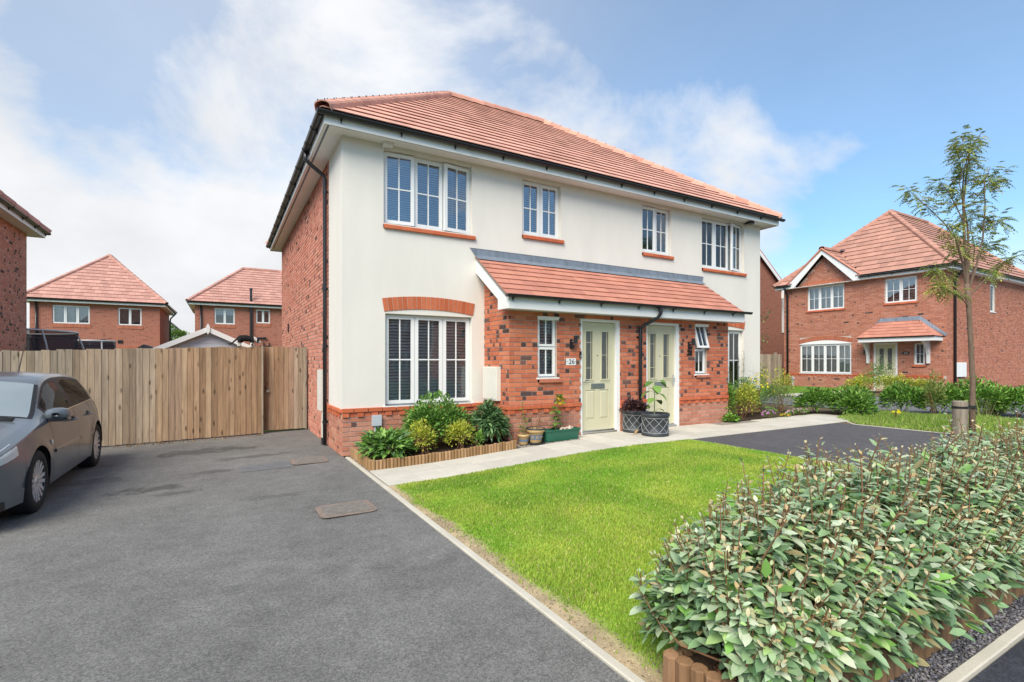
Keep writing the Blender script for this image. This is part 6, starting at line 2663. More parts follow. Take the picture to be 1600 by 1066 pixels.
for p, d, l in zip(P, Dr, Ls):
    A = leaf_arrays(np.array([p]), np.array([d]), np.array([[0, 0, 1.]]), np.array([l]), np.array([l * .85]), shades(1, [(.13, .25, .05), (.18, .31, .07), (.10, .20, .045)]), fold=.25, droop=.35)
    leaf_obj('leaf', A, 'leaf', sp)
shrub('purple_plant', 'dark purple low foliage in the rear black planter', (5.06, -1.08), (.26, .24, .19), 420, .055, .042, [(.07, .03, .035), (.11, .05, .055), (.05, .025, .03), (.15, .08, .07)],
      cat='plant', lobes=8, droop=.2, z0=.36)
dl = thing('dead_leaf', 'curled brown leaf lying between the black planters', 'leaf', (4.86, -1.32, zf(4.86, -1.32) + .02))
leaf_obj('blade', leaf_arrays(np.array([[4.80, -1.36, zf(4.8, -1.3) + .025]]), np.array([[.8, .2, .25]]), np.array([[0, -.3, 1.]]), np.array([.13]), np.array([.05]), np.array([[.42, .27, .12]]), fold=.8, droop=-.3), 'leaf', dl)
m = MB()
m.tube([(4.80, -1.36, zf(4.8, -1.3) + .025), (4.75, -1.375, zf(4.8, -1.3) + .022)], .003, 4)
m.build('stalk', 'twig', dl)

# bed at the right end of the house
shrub('leafy_plant', 'bright green ferny plant against the right corner of the brick porch', (8.15, -.70), (.24, .22, .72), 700, .075, .022, GREEN_B[:3] + GREEN, cat='plant', lobes=9, droop=.5)
shrub('leafy_plant', 'low green leafy clump at the foot of the right porch corner', (8.02, -.92), (.24, .12, .12), 160, .10, .035, GREEN_B, cat='plant', lobes=4, stems=2)
shrub('golden_shrub', 'yellow variegated shrub in the bed right of the porch', (8.75, -.72), (.42, .30, .62), 1300, .045, .020, YEL + [(.12, .2, .03)], lobes=10)
shrub('green_shrub', 'mid green shrub in the mixed bed below the right ground-floor window', (9.45, -.35), (.55, .40, .78), 1500, .05, .018, GREEN + [(.12, .22, .05)], lobes=12)
shrub('conifer_shrub', 'yellow-tipped shrub in the mixed bed before the pale fence, left of three', (10.2, .45), (.34, .3, 1.10), 900, .05, .017, YEL + [(.10, .20, .03), (.16, .24, .04)], lobes=10, group='yellow tipped shrubs')
shrub('conifer_shrub', 'yellow-tipped shrub in the mixed bed before the pale fence, middle of three', (11.0, .35), (.36, .3, 1.0), 900, .05, .017, YEL[1:] + [(.10, .20, .03), (.10, .18, .03)], lobes=10, group='yellow tipped shrubs')
shrub('conifer_shrub', 'yellow-tipped shrub in the mixed bed before the pale fence, right of three', (11.7, .15), (.34, .3, .92), 900, .05, .017, YEL + [(.10, .20, .03)], lobes=10, group='yellow tipped shrubs')
shrub('grassy_shrub', 'soft green bushy plant at the path end of the mixed bed', (10.55, -.45), (.50, .4, .62), 1100, .07, .012, [(.12, .19, .05), (.17, .25, .07), (.22, .27, .10), (.09, .15, .04)], lobes=10)


def flower_clump(name, label, c, r, n, z0, pcols, size, gcols=GREEN):
    t = shrub(name, label, c, (r[0], r[1], r[2]), n * 5, .035, .013, gcols, cat='flowers', lobes=5, stems=3, z0=z0)
    zz = zf(*c) + z0
    P, D_ = scatter_sphere(n, (c[0], c[1], zz + r[2] * .55), (r[0] * 1.05, r[1] * 1.05, r[2] * .62), .85, 0.0)
    k = 6
    PP = np.repeat(P, k, axis=0)
    a = np.tile(np.arange(k) * 2 * math.pi / k, n)
    f = unit(np.repeat(D_ + np.array([[-.2, -.5, .5]]), k, axis=0))
    x = unit(np.cross(f, np.array([[0, 0, 1.]]) + .01))
    y = np.cross(f, x)
    Dp = x * np.cos(a)[:, None] + y * np.sin(a)[:, None]
    leaf_obj('petals', leaf_arrays(PP, Dp, f, np.full(n * k, size), np.full(n * k, size * .6), np.repeat(shades(n, pcols), k, axis=0), simple=True), 'petal', t)
    return t


flower_clump('yellow_flowers', 'yellow daisies in the mixed bed before the right corner of the house', (9.95, -.35), (.42, .3, .85), 42, .05, [(.75, .56, .02), (.80, .62, .04)], .035)
flower_clump('pink_flowers', 'purple-pink flowers edging the path below the yellow shrub', (9.35, -1.0), (.27, .10, .20), 60, .0, [(.42, .16, .36), (.50, .24, .42), (.33, .12, .30)], .022)
flower_clump('pink_flowers', 'pale pink flowers edging the path at the end of the mixed bed', (10.65, -.92), (.50, .12, .16), 60, .0, [(.50, .26, .36), (.58, .40, .44), (.40, .20, .30)], .022)
flower_clump('orange_flowers', 'tiny orange flowers low at the path between the pink clumps', (9.95, -1.02), (.20, .08, .09), 22, .0, [(.65, .33, .02), (.7, .45, .03)], .018)
sp_ = stalk_plant('flower_spikes', 'tall dark seed spikes standing before the rendered right corner', (9.75, .0), .05, [[(x, y, 0), (x * 1.2, y, h * .5), (x * 1.5 + .02, y, h)] for x, y, h in
                  ((-.35, 0, 1.15), (-.25, .05, 1.05), (-.05, .05, 1.45), (.05, .0, 1.55), (.15, .05, 1.4), (.25, .1, 1.2))], 46, .05, .022, [(.09, .13, .05), (.13, .18, .07), (.16, .15, .09)], stem_mat='stem_green')

# verge shrubs and long grass
for i, (x, y, rx, h, lab) in enumerate(((11.55, -.85, .55, .46, 'bright green leafy shrub at the path end, left of the verge row'), (12.35, -1.25, .62, .50, 'bright green leafy shrub in the verge row beside the path'),
                                        (11.75, -1.75, .45, .38, 'low bright green shrub at the corner of path and verge'),
                                        (13.35, -2.0, .55, .55, 'green shrub in the verge row before the mulch bed'), (13.9, -2.55, .65, .62, 'green leafy shrub left of the tree stake'),
                                        (14.5, -3.15, .70, .66, 'dense green shrub just behind the tree stake'), (14.9, -3.75, .6, .55, 'green shrub right of the sapling stem'))):
    shrub('verge_shrub', lab, (x, y), (rx, rx * .8, h), 1500, .085, .036, GREEN_B + [(.08, .19, .03)], lobes=13, group='shrubs along the verge', upb=.6, droop=.35)
blades('long_grass', 10.0, 13.4, -6.9, -1.7, 30000, lambda x, y: .06 + .15 * sst(10.1, 11.6, x) * vnoise(x, y, 1.6, 21),
       lambda x, y: np.where((x - 10.0) > (y + 2.6) * .9, 1., 0.) * (x < 13.0 - (y + 2) * .25),
       lambda x, y: shades(len(x), [(.24, .39, .05), (.31, .45, .08), (.18, .31, .04), (.42, .45, .16)]), label='long unmown grass along the verge', wid=.006, lean=.5)
flower_clump('dandelion', 'single yellow dandelion patch in the long verge grass', (11.2, -2.75), (.14, .1, .16), 7, .1, [(.8, .6, .02)], .035)
blades('weeds', 13.0, 19.5, -7.0, -3.2, 9000, lambda x, y: .25 + .45 * vnoise(x, y, .8, 22), lambda x, y: (vnoise(x, y, .7, 23) > .55) * 1.0,
       lambda x, y: shades(len(x), [(.17, .22, .06), (.25, .30, .09), (.34, .31, .15), (.20, .30, .06)]), label='tall weeds beside the far road', wid=.010, lean=.5)
shrub('green_shrub', 'green shrub cut by the right picture edge beyond the verge', (13.9, -5.15), (.55, .5, .55), 900, .08, .032, GREEN_B, lobes=9)
shrub('tall_weed', 'thin grassy weed clump beside the pale road at the right edge', (16.4, -3.9), (.55, .4, .70), 500, .10, .015, [(.25, .28, .08), (.33, .33, .12), (.17, .24, .05)], cat='plant', lobes=7, upb=1.2)
shrub('tall_weed', 'tall thin yellow-green weed between verge row and dense shrub', (13.2, -2.7), (.22, .2, .85), 420, .07, .018, [(.26, .32, .07), (.18, .26, .05), (.33, .33, .10)], cat='plant', lobes=7, upb=1.2)

# front garden of the detached house
kind(sheet_grid('neighbour_lawn', lins(17.6, 24.0, .4), lins(3.9, 8.2, .4), 'ground_turf', .004), 'structure', 'lawn in front of the detached house')
blades('grass', 17.6, 24.0, 3.9, 8.2, 26000, lambda x, y: .05 + 0 * x, lambda x, y: 0 * x + 1, lambda x, y: shades(len(x), [(.20, .37, .04), (.26, .42, .06), (.16, .31, .04)]), label='mown grass of the far front garden', wid=.010)
kind(sheet_grid('neighbour_path', lins(17.4, 23.95, .4), lins(3.05, 3.9, .28), 'concrete', .006), 'structure', 'pale path to the detached house door')
kind(sheet_grid('mulch_bed', lins(19.4, 23.9, .3), lins(.8, 3.05, .25), 'soil', .008), 'structure')
FG_ = [('golden_shrub', 'round yellow shrub leftmost in the mulch bed of the detached house', 20.9, 2.75, .30, .52, YEL),
       ('golden_shrub', 'wide yellow and green shrub second in the mulch bed', 21.4, 2.45, .42, .62, YEL + GREEN_B),
       ('green_shrub', 'tall soft green shrub before the far front door', 22.3, 2.55, .60, .95, GREEN + [(.12, .2, .08)]),
       ('golden_shrub', 'olive yellow shrub in front of the far door', 21.6, 1.95, .34, .60, YEL[2:] + [(.15, .22, .04)]),
       ('golden_shrub', 'yellow shrub below the far number plate', 22.1, 1.75, .34, .62, YEL + [(.15, .22, .04)]),
       ('golden_shrub', 'small yellow shrub second from the house corner', 22.3, 1.40, .28, .50, YEL[1:] + [(.12, .18, .03)]),
       ('golden_shrub', 'small yellow shrub nearest the corner of the detached house', 22.6, 1.05, .28, .52, YEL + [(.15, .2, .04)])]
for (nm, lab, x, y, r_, h, cl) in FG_:
    shrub(nm, lab, (x, y), (r_, r_, h), 700, .06, .028, cl, lobes=8, stems=3, group='shrubs of the far front garden')
shrub('wispy_shrub', 'tall wispy plant before the far front door', (22.4, 2.3), (.40, .40, 1.35), 420, .06, .02, [(.14, .2, .08), (.2, .26, .12)], cat='plant', lobes=9, upb=1.0)

# green tree peeping between the back houses
bt = thing('tree', 'round green tree crown glimpsed between the two back houses', 'tree', (-5.3, 52, 0))
P, D_ = [], []
for i in range(12):
    c = (-5.3 + random.gauss(0, .8), 52 + random.gauss(0, .8), 3.6 + random.uniform(-.7, .9))
    p, d = scatter_sphere(260, c, (.9, .9, .7))
    P.append(p)
    D_.append(d)
P, D_ = np.concatenate(P), np.concatenate(D_)
leaf_obj('crown', leaf_arrays(P, D_ + RNG.normal(0, .4, P.shape), np.array([[0, 0, 1.]] * len(P)), np.full(len(P), .2), np.full(len(P), .12), shades(len(P), [(.16, .26, .04), (.22, .33, .06), (.11, .2, .03)])), 'leaf', bt)
m = MB()
m.tube([(-5.3, 52, 0), (-5.3, 52, 3.2)], [.16, .08], 8)
m.build('trunk', 'bark', bt)


# ================================================================== SAPLINGS
def view_pt(base, px, py, px0, dep, off=0.):
    """a point set out across the line of sight from the tree's own base"""
    u = (px - px0) / 782 * dep
    return Vector((base[0] + .866 * u + .5 * off, base[1] - .5 * u + .866 * off, CAM.z + (565 - py) / 782 * dep))


def compound(P, D_, L, cols, pairs=4, wid=.30):
    """pinnate leaves: leaflets in pairs along a drooping stalk"""
    pos, dr, up, ln, cl = [], [], [], [], []
    rs = []
    for p, d, l in zip(P, D_, L):
        d = Vector(d).normalized()
        s = d.cross(Vector((0, 0, 1)))
        s = s.normalized() if s.length > .05 else Vector((1, 0, 0))
        n = s.cross(d)
        c = shades(1, cols)[0]
        pts = []
        for k in range(pairs + 1):
            f = (k + 1) / (pairs + 1)
            q = Vector(p) + d * (l * f) - Vector((0, 0, 1)) * (l * .55 * f * f)
            pts.append(q)
            if k == pairs:
                pos.append(q); dr.append(d - Vector((0, 0, .6))); up.append(n); ln.append(l * wid); cl.append(c)
            else:
                for sg in (-1, 1):
                    pos.append(q); dr.append(s * sg + d * .45 - Vector((0, 0, .25))); up.append(n); ln.append(l * wid * random.uniform(.85, 1.1)); cl.append(c * random.uniform(.85, 1.15))
        rs.append([Vector(p)] + pts)
    return (np.array(pos), np.array(dr), np.array(up), np.array(ln), np.array(cl)), rs


sap = thing('sapling', 'young rowan sapling with thin trunk and airy leaves tied to the stake', 'tree', (9.98, -4.42, .15))
SB, SD, SX = (9.98, -4.42), 8.8, 1514
vp = lambda x, y, o=0.: view_pt(SB, x, y, SX, SD, o)
m = MB()
trunk = [vp(1514, 690), vp(1514, 640), vp(1515, 600), vp(1512, 540), vp(1510, 500), vp(1508, 470), vp(1505, 442)]
m.tube(trunk, [.052, .045, .042, .040, .040, .040, .040], 10)
m.build('trunk', 'bark', sap, smooth=True)
LIMBS = [([(1505, 442), (1503, 400), (1501, 350), (1500, 315), (1504, 275), (1509, 240), (1512, 212)], 0, .030),
         ([(1506, 445), (1512, 400), (1512, 350), (1506, 300), (1512, 255), (1525, 222), (1546, 194)], .2, .022),
         ([(1507, 455), (1518, 415), (1526, 370), (1527, 320), (1523, 285), (1530, 262)], -.15, .020),
         ([(1506, 450), (1520, 430), (1530, 380), (1529, 345), (1540, 320)], .3, .014),
         ([(1504, 440), (1495, 410), (1484, 385), (1474, 368), (1462, 352)], -.2, .020),
         ([(1502, 420), (1490, 370), (1475, 345), (1455, 322), (1436, 303), (1420, 285)], .15, .016),
         ([(1508, 470), (1488, 440), (1478, 425), (1474, 408)], .25, .014),
         ([(1509, 480), (1490, 466), (1462, 455), (1436, 450)], -.3, .012),
         ([(1508, 462), (1530, 440), (1548, 420), (1565, 406), (1586, 398)], .0, .016),
         ([(1501, 345), (1490, 315), (1478, 290), (1470, 275)], .1, .012),
         ([(1501, 320), (1490, 285), (1492, 250), (1485, 230)], -.15, .010),
         ([(1528, 345), (1548, 340), (1558, 345)], .0, .008), ([(1526, 395), (1540, 388), (1556, 376)], .1, .008),
         ([(1510, 250), (1500, 225), (1498, 205)], .0, .008), ([(1526, 300), (1540, 285), (1550, 270)], -.1, .008)]
P, D_, L_ = [], [], []
for (pts, off, r_) in LIMBS:
    k = len(pts)
    path = [vp(x, y, off * i / (k - 1)) for i, (x, y) in enumerate(pts)]
    lm = MB()
    lm.tube(path, [r_ * (1 - .8 * i / (k - 1)) for i in range(k)], 6)
    lm.build('limb', 'bark', sap)
    nleaf = int(26 + 12 * k)
    for q in range(nleaf):
        f = random.uniform(.28 if k > 4 else .4, 1.0) ** .8 * (k - 1)
        i = min(int(f), k - 2)
        p = path[i].lerp(path[i + 1], f - i)
        a = random.uniform(0, 6.28)
        d = Vector((math.cos(a), math.sin(a), random.uniform(-.7, .9)))
        tw = random.uniform(.01, .15)
        p = p + d * tw
        P.append(p)
        D_.append(d)
        L_.append(random.uniform(.09, .155))
(A, B_, U_, Ln, Cl), stalks = compound(P, D_, L_, [(.21, .29, .05), (.28, .36, .06), (.17, .23, .045), (.40, .42, .08), (.18, .25, .06), (.40, .31, .08)], 4, .36)
leaf_obj('crown', leaf_arrays(A, B_, U_, Ln, Ln * .50, Cl, simple=True), 'leaf', sap)
m = MB()
for s in stalks:
    m.tube([s[0], s[3], s[-1]], .0025, 3, caps=False)
m.build('leaf_stalks', 'stem_green', sap)
# berry clusters
for (x, y, o) in ((1473, 316, .1), (1492, 320, .0), (1448, 450, -.2), (1426, 462, -.3), (1527, 275, .0), (1480, 385, .1), (1494, 385, .1), (1524, 283, .0)):
    c = vp(x, y, o)
    n = 40
    Pb, Db = scatter_sphere(n, c, (.09, .09, .05))
    leaf_obj('berries', leaf_arrays(Pb, Db, Db[:, ::-1], np.full(n, .03), np.full(n, .03), shades(n, [(.42, .38, .08), (.36, .36, .07), (.50, .42, .12)]), simple=True), 'petal', sap)

stk = thing('tree_stake', 'short round timber stake with black strap beside the sapling', 'stake', (9.49, -4.41, .15))
m = MB()
m.tube([(9.49, -4.41, .08), (9.49, -4.41, .78), (9.49, -4.41, .795)], [.108, .108, .098], 18)
m.build('post', 'stake_wood', stk)
m = MB()
m.tube([(9.49, -4.41, .665), (9.49, -4.41, .705)], .112, 18)
m.prism([(9.57, -4.49, .665), (9.57, -4.49, .705), (9.99, -4.48, .695), (9.99, -4.48, .65)], (.004, .012, 0))
m.tube([(9.985, -4.42, .645), (9.985, -4.42, .695)], .058, 14)
m.build('strap', 'strap', stk)

sap2 = thing('sapling', 'slender young tree with sparse leaves in front of the brick gable', 'tree', (19.6, 6.2, .15))
S2B, S2D, S2X = (19.6, 6.2), 22.9, 1203
v2 = lambda x, y, o=0.: view_pt(S2B, x, y, S2X, S2D, o)
m = MB()
m.tube([v2(1203, 608), v2(1201, 560), v2(1201, 520), v2(1202, 480), v2(1202, 462)], [.035, .03, .025, .02, .01], 6)
m.build('trunk', 'bark', sap2)
P, D_, L_ = [], [], []
lm = MB()
for (pts) in ([(1201, 550), (1192, 535), (1190, 520)], [(1201, 540), (1212, 530), (1222, 522)], [(1201, 520), (1194, 500), (1193, 485)], [(1202, 505), (1212, 495), (1218, 488)], [(1202, 480), (1201, 465), (1202, 458)], [(1201, 560), (1196, 548), (1190, 545)]):
    path = [v2(x, y, random.uniform(-.2, .2)) for x, y in pts]
    lm.tube(path, [.015, .01, .005], 5)
    for q in range(34):
        f = random.uniform(.2, 1) * 2
        i = min(int(f), 1)
        p = path[i].lerp(path[i + 1], f - i) + Vector((random.gauss(0, .13), random.gauss(0, .13), random.gauss(0, .13)))
        P.append(p)
        D_.append(Vector((random.gauss(0, 1), random.gauss(0, 1), random.gauss(0, .6))))
lm.build('limbs', 'bark', sap2)
k = len(P)
leaf_obj('crown', leaf_arrays(np.array(P), np.array(D_), np.array([[0, 0, 1.]] * k), np.full(k, .14), np.full(k, .07), shades(k, [(.14, .21, .06), (.20, .27, .08), (.11, .17, .05)]), simple=True), 'leaf', sap2)

# ================================================================== HEDGE
hedge = thing('hedge', 'low hedge of grey-green leaves with tan new shoots beside the lawn', 'hedge', (3.0, -6.66, 0))
HX0, HX1 = .17, 7.6


def hedge_env(x, s):
    """cross-section outline: s in [-1, 1] across; returns y, z and outward normal"""
    yc, hw = -6.58, .46
    end = np.clip((x - HX0) / .95, 0, 1) ** .55
    a = s * np.where(s < 0, 1.56, 1.75)
    y = yc + np.sin(a) * hw * (.72 + .28 * end)
    top = (.75 + .13 * vnoise(x, s * 2 + 5, 1.7, 31) + .06 * vnoise(x, s, 5., 32)) * (.66 + .34 * end)
    z = .16 + (top - .16) * np.clip(np.cos(a) * .75 + .35, 0, 1.02)
    ny, nz = np.sin(a), np.clip(np.cos(a), -.2, 1) + .25
    return y, z, ny, nz


SH = 1650
xs = HX0 + (HX1 - HX0) * RNG.random(SH) ** 1.35
ss = RNG.uniform(-1, 1, SH)
yy, zz, ny, nz = hedge_env(xs, ss)
nx = -np.clip(1 - (xs - HX0) / .35, 0, 1) * 1.1
tips = np.stack([xs + RNG.normal(0, .02, SH), yy + RNG.normal(0, .02, SH), zz + RNG.normal(0, .045, SH) + .03], -1)
long_ = RNG.random(SH) < .08
tips[:, 2] += np.where(long_ & (nz > .8), RNG.uniform(.06, .18, SH), 0)
tips[:, 2] = np.maximum(tips[:, 2], .14)
nor = unit(np.stack([nx, ny, nz], -1))
axis = unit(nor * .7 + np.array([0, 0, .85])[None] + RNG.normal(0, .22, (SH, 3)))
HG = [(.36, .49, .27), (.42, .54, .33), (.28, .42, .21), (.49, .60, .40), (.19, .31, .14), (.39, .57, .21), (.59, .65, .46)]
TAN = [(.56, .44, .23), (.60, .52, .31), (.48, .34, .16), (.52, .52, .30), (.44, .50, .28)]
P, D_, U_, L_, W_, C_ = [], [], [], [], [], []
stemm = MB()
for i in range(SH):
    tp, ax = tips[i], axis[i]
    sl_ = random.uniform(.22, .34)
    base = tp - ax * sl_
    if base[2] < .2 or base[1] < -6.86:
        base = tp - ax * .10
    if tp[0] < 5.5:
        stemm.tube([base, tp - ax * .10, tp], [.0042, .0034, .0022], 4, (1, 1, 1), caps=False)
    s1 = np.cross(ax, [.3, .5, .1])
    s1 /= np.linalg.norm(s1)
    s2 = np.cross(ax, s1)
    a = random.uniform(0, 6.28)
    nl = 15
    for k in range(nl):
        f = k / (nl - 1)
        a += 2.4 + random.uniform(-.3, .3)
        rad = s1 * math.cos(a) + s2 * math.sin(a)
        open_ = 1.25 - .55 * f ** 3
        d = rad * open_ + ax * (.06 + .62 * f ** 2)
        P.append(tp - ax * sl_ * (1 - f) + rad * .004)
        D_.append(d)
        U_.append(ax + rad * -.2 + np.array([0, 0, .3]))
        l = (.090 - .060 * f ** 2.0) * random.uniform(.5, 1.2)
        L_.append(l)
        W_.append(l * random.uniform(.42, .56))
        new = f > .80 and (nz[i] > .35 or random.random() < .3)
        c = random.choice(TAN if new and random.random() < .75 else HG)
        C_.append(jit(c, .14))
P, D_, U_, L_, W_, C_ = map(np.array, (P, D_, U_, L_, W_, C_))
# older leaves fill the sides
NF = 7000
xf = HX0 + (HX1 - HX0) * RNG.random(NF) ** 1.5
sf2 = RNG.uniform(-1.02, 1.02, NF)
yf, zf_, nyf, nzf = hedge_env(xf, sf2)
q = RNG.uniform(.72, .97, NF)
Pf = np.stack([xf + (1 - np.clip((xf - HX0) / .4, 0, 1)) * .05, -6.58 + (yf + 6.58) * q, .12 + (zf_ - .12) * RNG.uniform(.12, .95, NF)], -1)
nf = unit(np.stack([-np.clip(1 - (xf - HX0) / .35, 0, 1), nyf, nzf * .4], -1))
Df = nf * .9 + RNG.normal(0, .5, (NF, 3)) + np.array([0, 0, -.15])[None]
Lf = RNG.uniform(.06, .095, NF)
Cf = shades(NF, [(.18, .30, .15), (.23, .37, .18), (.30, .43, .24), (.12, .22, .10), (.20, .40, .09), (.34, .29, .14)])
P, D_, U_ = np.concatenate([P, Pf]), np.concatenate([D_, Df]), np.concatenate([U_, nf + np.array([0, 0, .8])[None]])
L_, W_, C_ = np.concatenate([L_, Lf]), np.concatenate([W_, Lf * .48]), np.concatenate([C_, Cf])
# the 300 leaves that show largest are leaves of their own
dist = np.linalg.norm(P - np.array(CAM)[None], axis=1)
uv = np.array([seen(p)[:2] for p in P[dist < 4.6]])
near = np.where(dist < 4.6)[0]
vis = (uv[:, 0] > 0) & (uv[:, 0] < 1600) & (uv[:, 1] < 1066)
near = near[vis]
outward = np.abs(P[near, 1] + 6.58) + P[near, 2]
score = L_[near] * W_[near] / dist[near] ** 2 * (.4 + outward)
pick = near[np.argsort(-score)[:300]]
rest = np.ones(len(P), bool)
rest[pick] = False
kind(leaf_obj('leaves', leaf_arrays(P[rest], D_[rest], U_[rest], L_[rest], W_[rest], C_[rest], fold=.24, droop=.14), 'hedge_leaf', hedge), 'stuff')
for i in pick:
    leaf_obj('leaf', leaf_arrays(P[i:i + 1], D_[i:i + 1], U_[i:i + 1], L_[i:i + 1], W_[i:i + 1], C_[i:i + 1], fold=.24, droop=.14), 'hedge_leaf', hedge)
stemm.build('shoots', 'twig', hedge)
m = MB()
for i in range(60):
    x = HX0 + .1 + i * .14
    b = Vector((x, -6.66 + random.gauss(0, .10), .08))
    for k in range(3):
        e = b + Vector((random.gauss(0, .10), random.uniform(-.14, .16), random.uniform(.3, .5)))
        m.tube([b, b.lerp(e, .5) + Vector((0, 0, .05)), e], [.010, .008, .005], 5)
m.build('stems', 'twig', hedge)
# one wandering shoot at the near end
m = MB()
wp = [Vector((.62, -6.80, .22)), Vector((.42, -6.74, .19)), Vector((.27, -6.62, .18)), Vector((.16, -6.50, .22)), Vector((.11, -6.44, .30))]
m.tube(wp, [.006, .0055, .005, .004, .003], 6)
m.build('side_shoot', 'twig', hedge)
# ================================================================== SHED, TRAMPOLINES
shed = thing('garden_shed', 'white gabled summerhouse seen over the fence', 'shed', (-2.0, 9.6, 0))
sx0, sx1, sy0, sy1, sxm = -3.15, -.80, 9.0, 11.2, -1.94
ez_, az_ = 1.86, 2.42
for i in range(12):
    z0, z1 = .2 * i, .2 * i + .195
    if z0 >= az_ - .08:
        break
    half0 = (sx1 - sx0) / 2 if z0 < ez_ else (sx1 - sx0) / 2 * (az_ - z0) / (az_ - ez_)
    z1 = min(z1, az_)
    half1 = (sx1 - sx0) / 2 if z1 < ez_ else max(.01, (sx1 - sx0) / 2 * (az_ - z1) / (az_ - ez_))
    c = (sx0 + sx1) / 2
    m = MB()
    pts = [(c - half0, sy0, z0), (c + half0, sy0, z0), (c + half1, sy0, z1), (c - half1, sy0, z1)]
    m.prism(pts, (0, .02, 0))
    m.build('cladding_board', 'shed_white', shed)
m = MB()
m.box(sx0, sx1, sy0 + .02, sy1, 0, ez_)
m.prism([(sx0, sy0 + .02, ez_), (sx1, sy0 + .02, ez_), ((sx0 + sx1) / 2, sy0 + .02, az_)], (0, 2.1, 0))
m.build('walls', 'shed_white', shed)
for s in (-1, 1):
    c = (sx0 + sx1) / 2
    e = c + s * ((sx1 - sx0) / 2 + .16)
    zz = ez_ - .08
    m = MB()
    m.prism([(c, sy0 - .18, az_ + .02), (e, sy0 - .18, zz + .02), (e, sy0 - .18, zz + .05), (c, sy0 - .18, az_ + .055)], (0, 2.7, 0))
    m.build('roof_slope', 'shed_roof', shed)
    m = MB()
    m.prism([(c, sy0 - .2, az_ + .06), (e, sy0 - .2, zz + .055), (e, sy0 - .2, zz - .09), (c, sy0 - .2, az_ - .09)], (0, .025, 0))
    m.build('barge_board', 'upvc', shed)
m = MB()
c = (sx0 + sx1) / 2
m.prism([(c - .05, sy0 - .23, az_ + .06), (c, sy0 - .23, az_ + .16), (c + .05, sy0 - .23, az_ + .06), (c + .05, sy0 - .23, az_ - .06), (c, sy0 - .23, az_ - .17), (c - .05, sy0 - .23, az_ - .06)], (0, .03, 0))
m.build('finial', 'upvc', shed)

ph = thing('playhouse', 'small dark pitched roof just showing above the fence left of the summerhouse', 'playhouse', (-3.6, 10, 0))
m = MB()
m.box(-4.0, -2.9, 10.0, 11.0, 0, 1.7)
m.build('walls', 'shed_white', ph)
m = MB()
m.prism([(-4.0, 9.9, 1.72), (-3.6, 9.9, 1.98), (-3.2, 9.9, 1.83), (-2.85, 9.9, 1.72)], (0, 1.2, 0))
m.build('roof', 'shed_roof', ph)


def trampoline(label, c, r, z0, z1, n, pad=True):
    t = thing('trampoline', label, 'trampoline', (c[0], c[1], 0), 'trampolines behind the fence')
    m = MB()
    k = 36
    vs, fs = [], []
    rows = [(r, z0), (r, z0 + (z1 - z0) * .5), (r * 1.04, z1)]
    for (rr, z) in rows:
        for j in range(k):
            a = 2 * math.pi * j / k
            vs.append((c[0] + rr * math.cos(a), c[1] + rr * math.sin(a), z))
    for i in range(2):
        for j in range(k):
            fs.append((i * k + j, i * k + (j + 1) % k, (i + 1) * k + (j + 1) % k, (i + 1) * k + j))
    m.add(vs, fs)
    m.build('safety_net', 'net', t)
    for (zz, rr, mat) in ((z1, .030, 'pole_grey'), (z0 + (z1 - z0) * .30, .035, 'net_black'), (z1 - .16, .012, 'net_black')):
        m = MB()
        m.tube([(c[0] + r * 1.03 * math.cos(2 * math.pi * j / k), c[1] + r * 1.03 * math.sin(2 * math.pi * j / k), zz) for j in range(k + 1)], rr, 6)
        m.build('ring', mat, t)
    if pad:
        m = MB()
        m.lathe((c[0], c[1], 0), [(r * .80, z0 + .42), (r * 1.0, z0 + .44), (r * 1.0, z0 + .40), (r * .80, z0 + .40)], 36)
        m.build('spring_pad', 'orange_pad', t)
    for j in range(n):
        a = 2 * math.pi * (j + .3) / n
        m = MB()
        p = []
        for f in (0, .3, .6, .85, 1.0):
            rr = r * (1.10 + .13 * math.sin(f * math.pi) - .08 * f)
            p.append((c[0] + rr * math.cos(a), c[1] + rr * math.sin(a), z1 * f))
        m.tube(p, .026, 6)
        m.build('pole', 'pole_grey', t)


net = bpy.data.materials.new('net')
net.use_nodes = True
t_ = net.node_tree
t_.nodes.clear()
o_ = t_.nodes.new('ShaderNodeOutputMaterial')
d_ = N(t_, 'ShaderNodeBsdfDiffuse', Color=(.03, .033, .045, 1))
tr_ = t_.nodes.new('ShaderNodeBsdfTransparent')
x_ = t_.nodes.new('ShaderNodeMixShader')
x_.inputs[0].default_value = .80
t_.links.new(tr_.outputs[0], x_.inputs[1])
t_.links.new(d_.outputs[0], x_.inputs[2])
t_.links.new(x_.outputs[0], o_.inputs[0])
MATS['net'] = net
trampoline('large trampoline with black net and grey top rail beside the left house corner', (-7.75, 13.2), 1.95, 1.0, 2.42, 6)
trampoline('smaller black trampoline net with dark pole right of the large one', (-5.6, 15.2), .55, 1.0, 2.22, 4)

# ================================================================== CAR
# built along s (0 at the front axle, to the rear positive), x across, then set with its nose to the street
car = thing('parked_car', 'dark grey five-door hatchback parked on the driveway', 'car', (-4.11, -1.13, -.066))


def interp(tab, s):
    xs_, ys_ = zip(*tab)
    return float(np.interp(s, xs_, ys_))


def smooth_tab(tab, k=3):
    xs_ = np.linspace(tab[0][0], tab[-1][0], 240)
    ys_ = np.interp(xs_, *zip(*tab))
    for _ in range(k):
        ys_[1:-1] = (ys_[:-2] + 2 * ys_[1:-1] + ys_[2:]) / 4
    ys_ = np.convolve(np.pad(ys_, 5, mode='edge'), np.ones(11) / 11, 'valid')
    return list(zip(xs_, ys_))


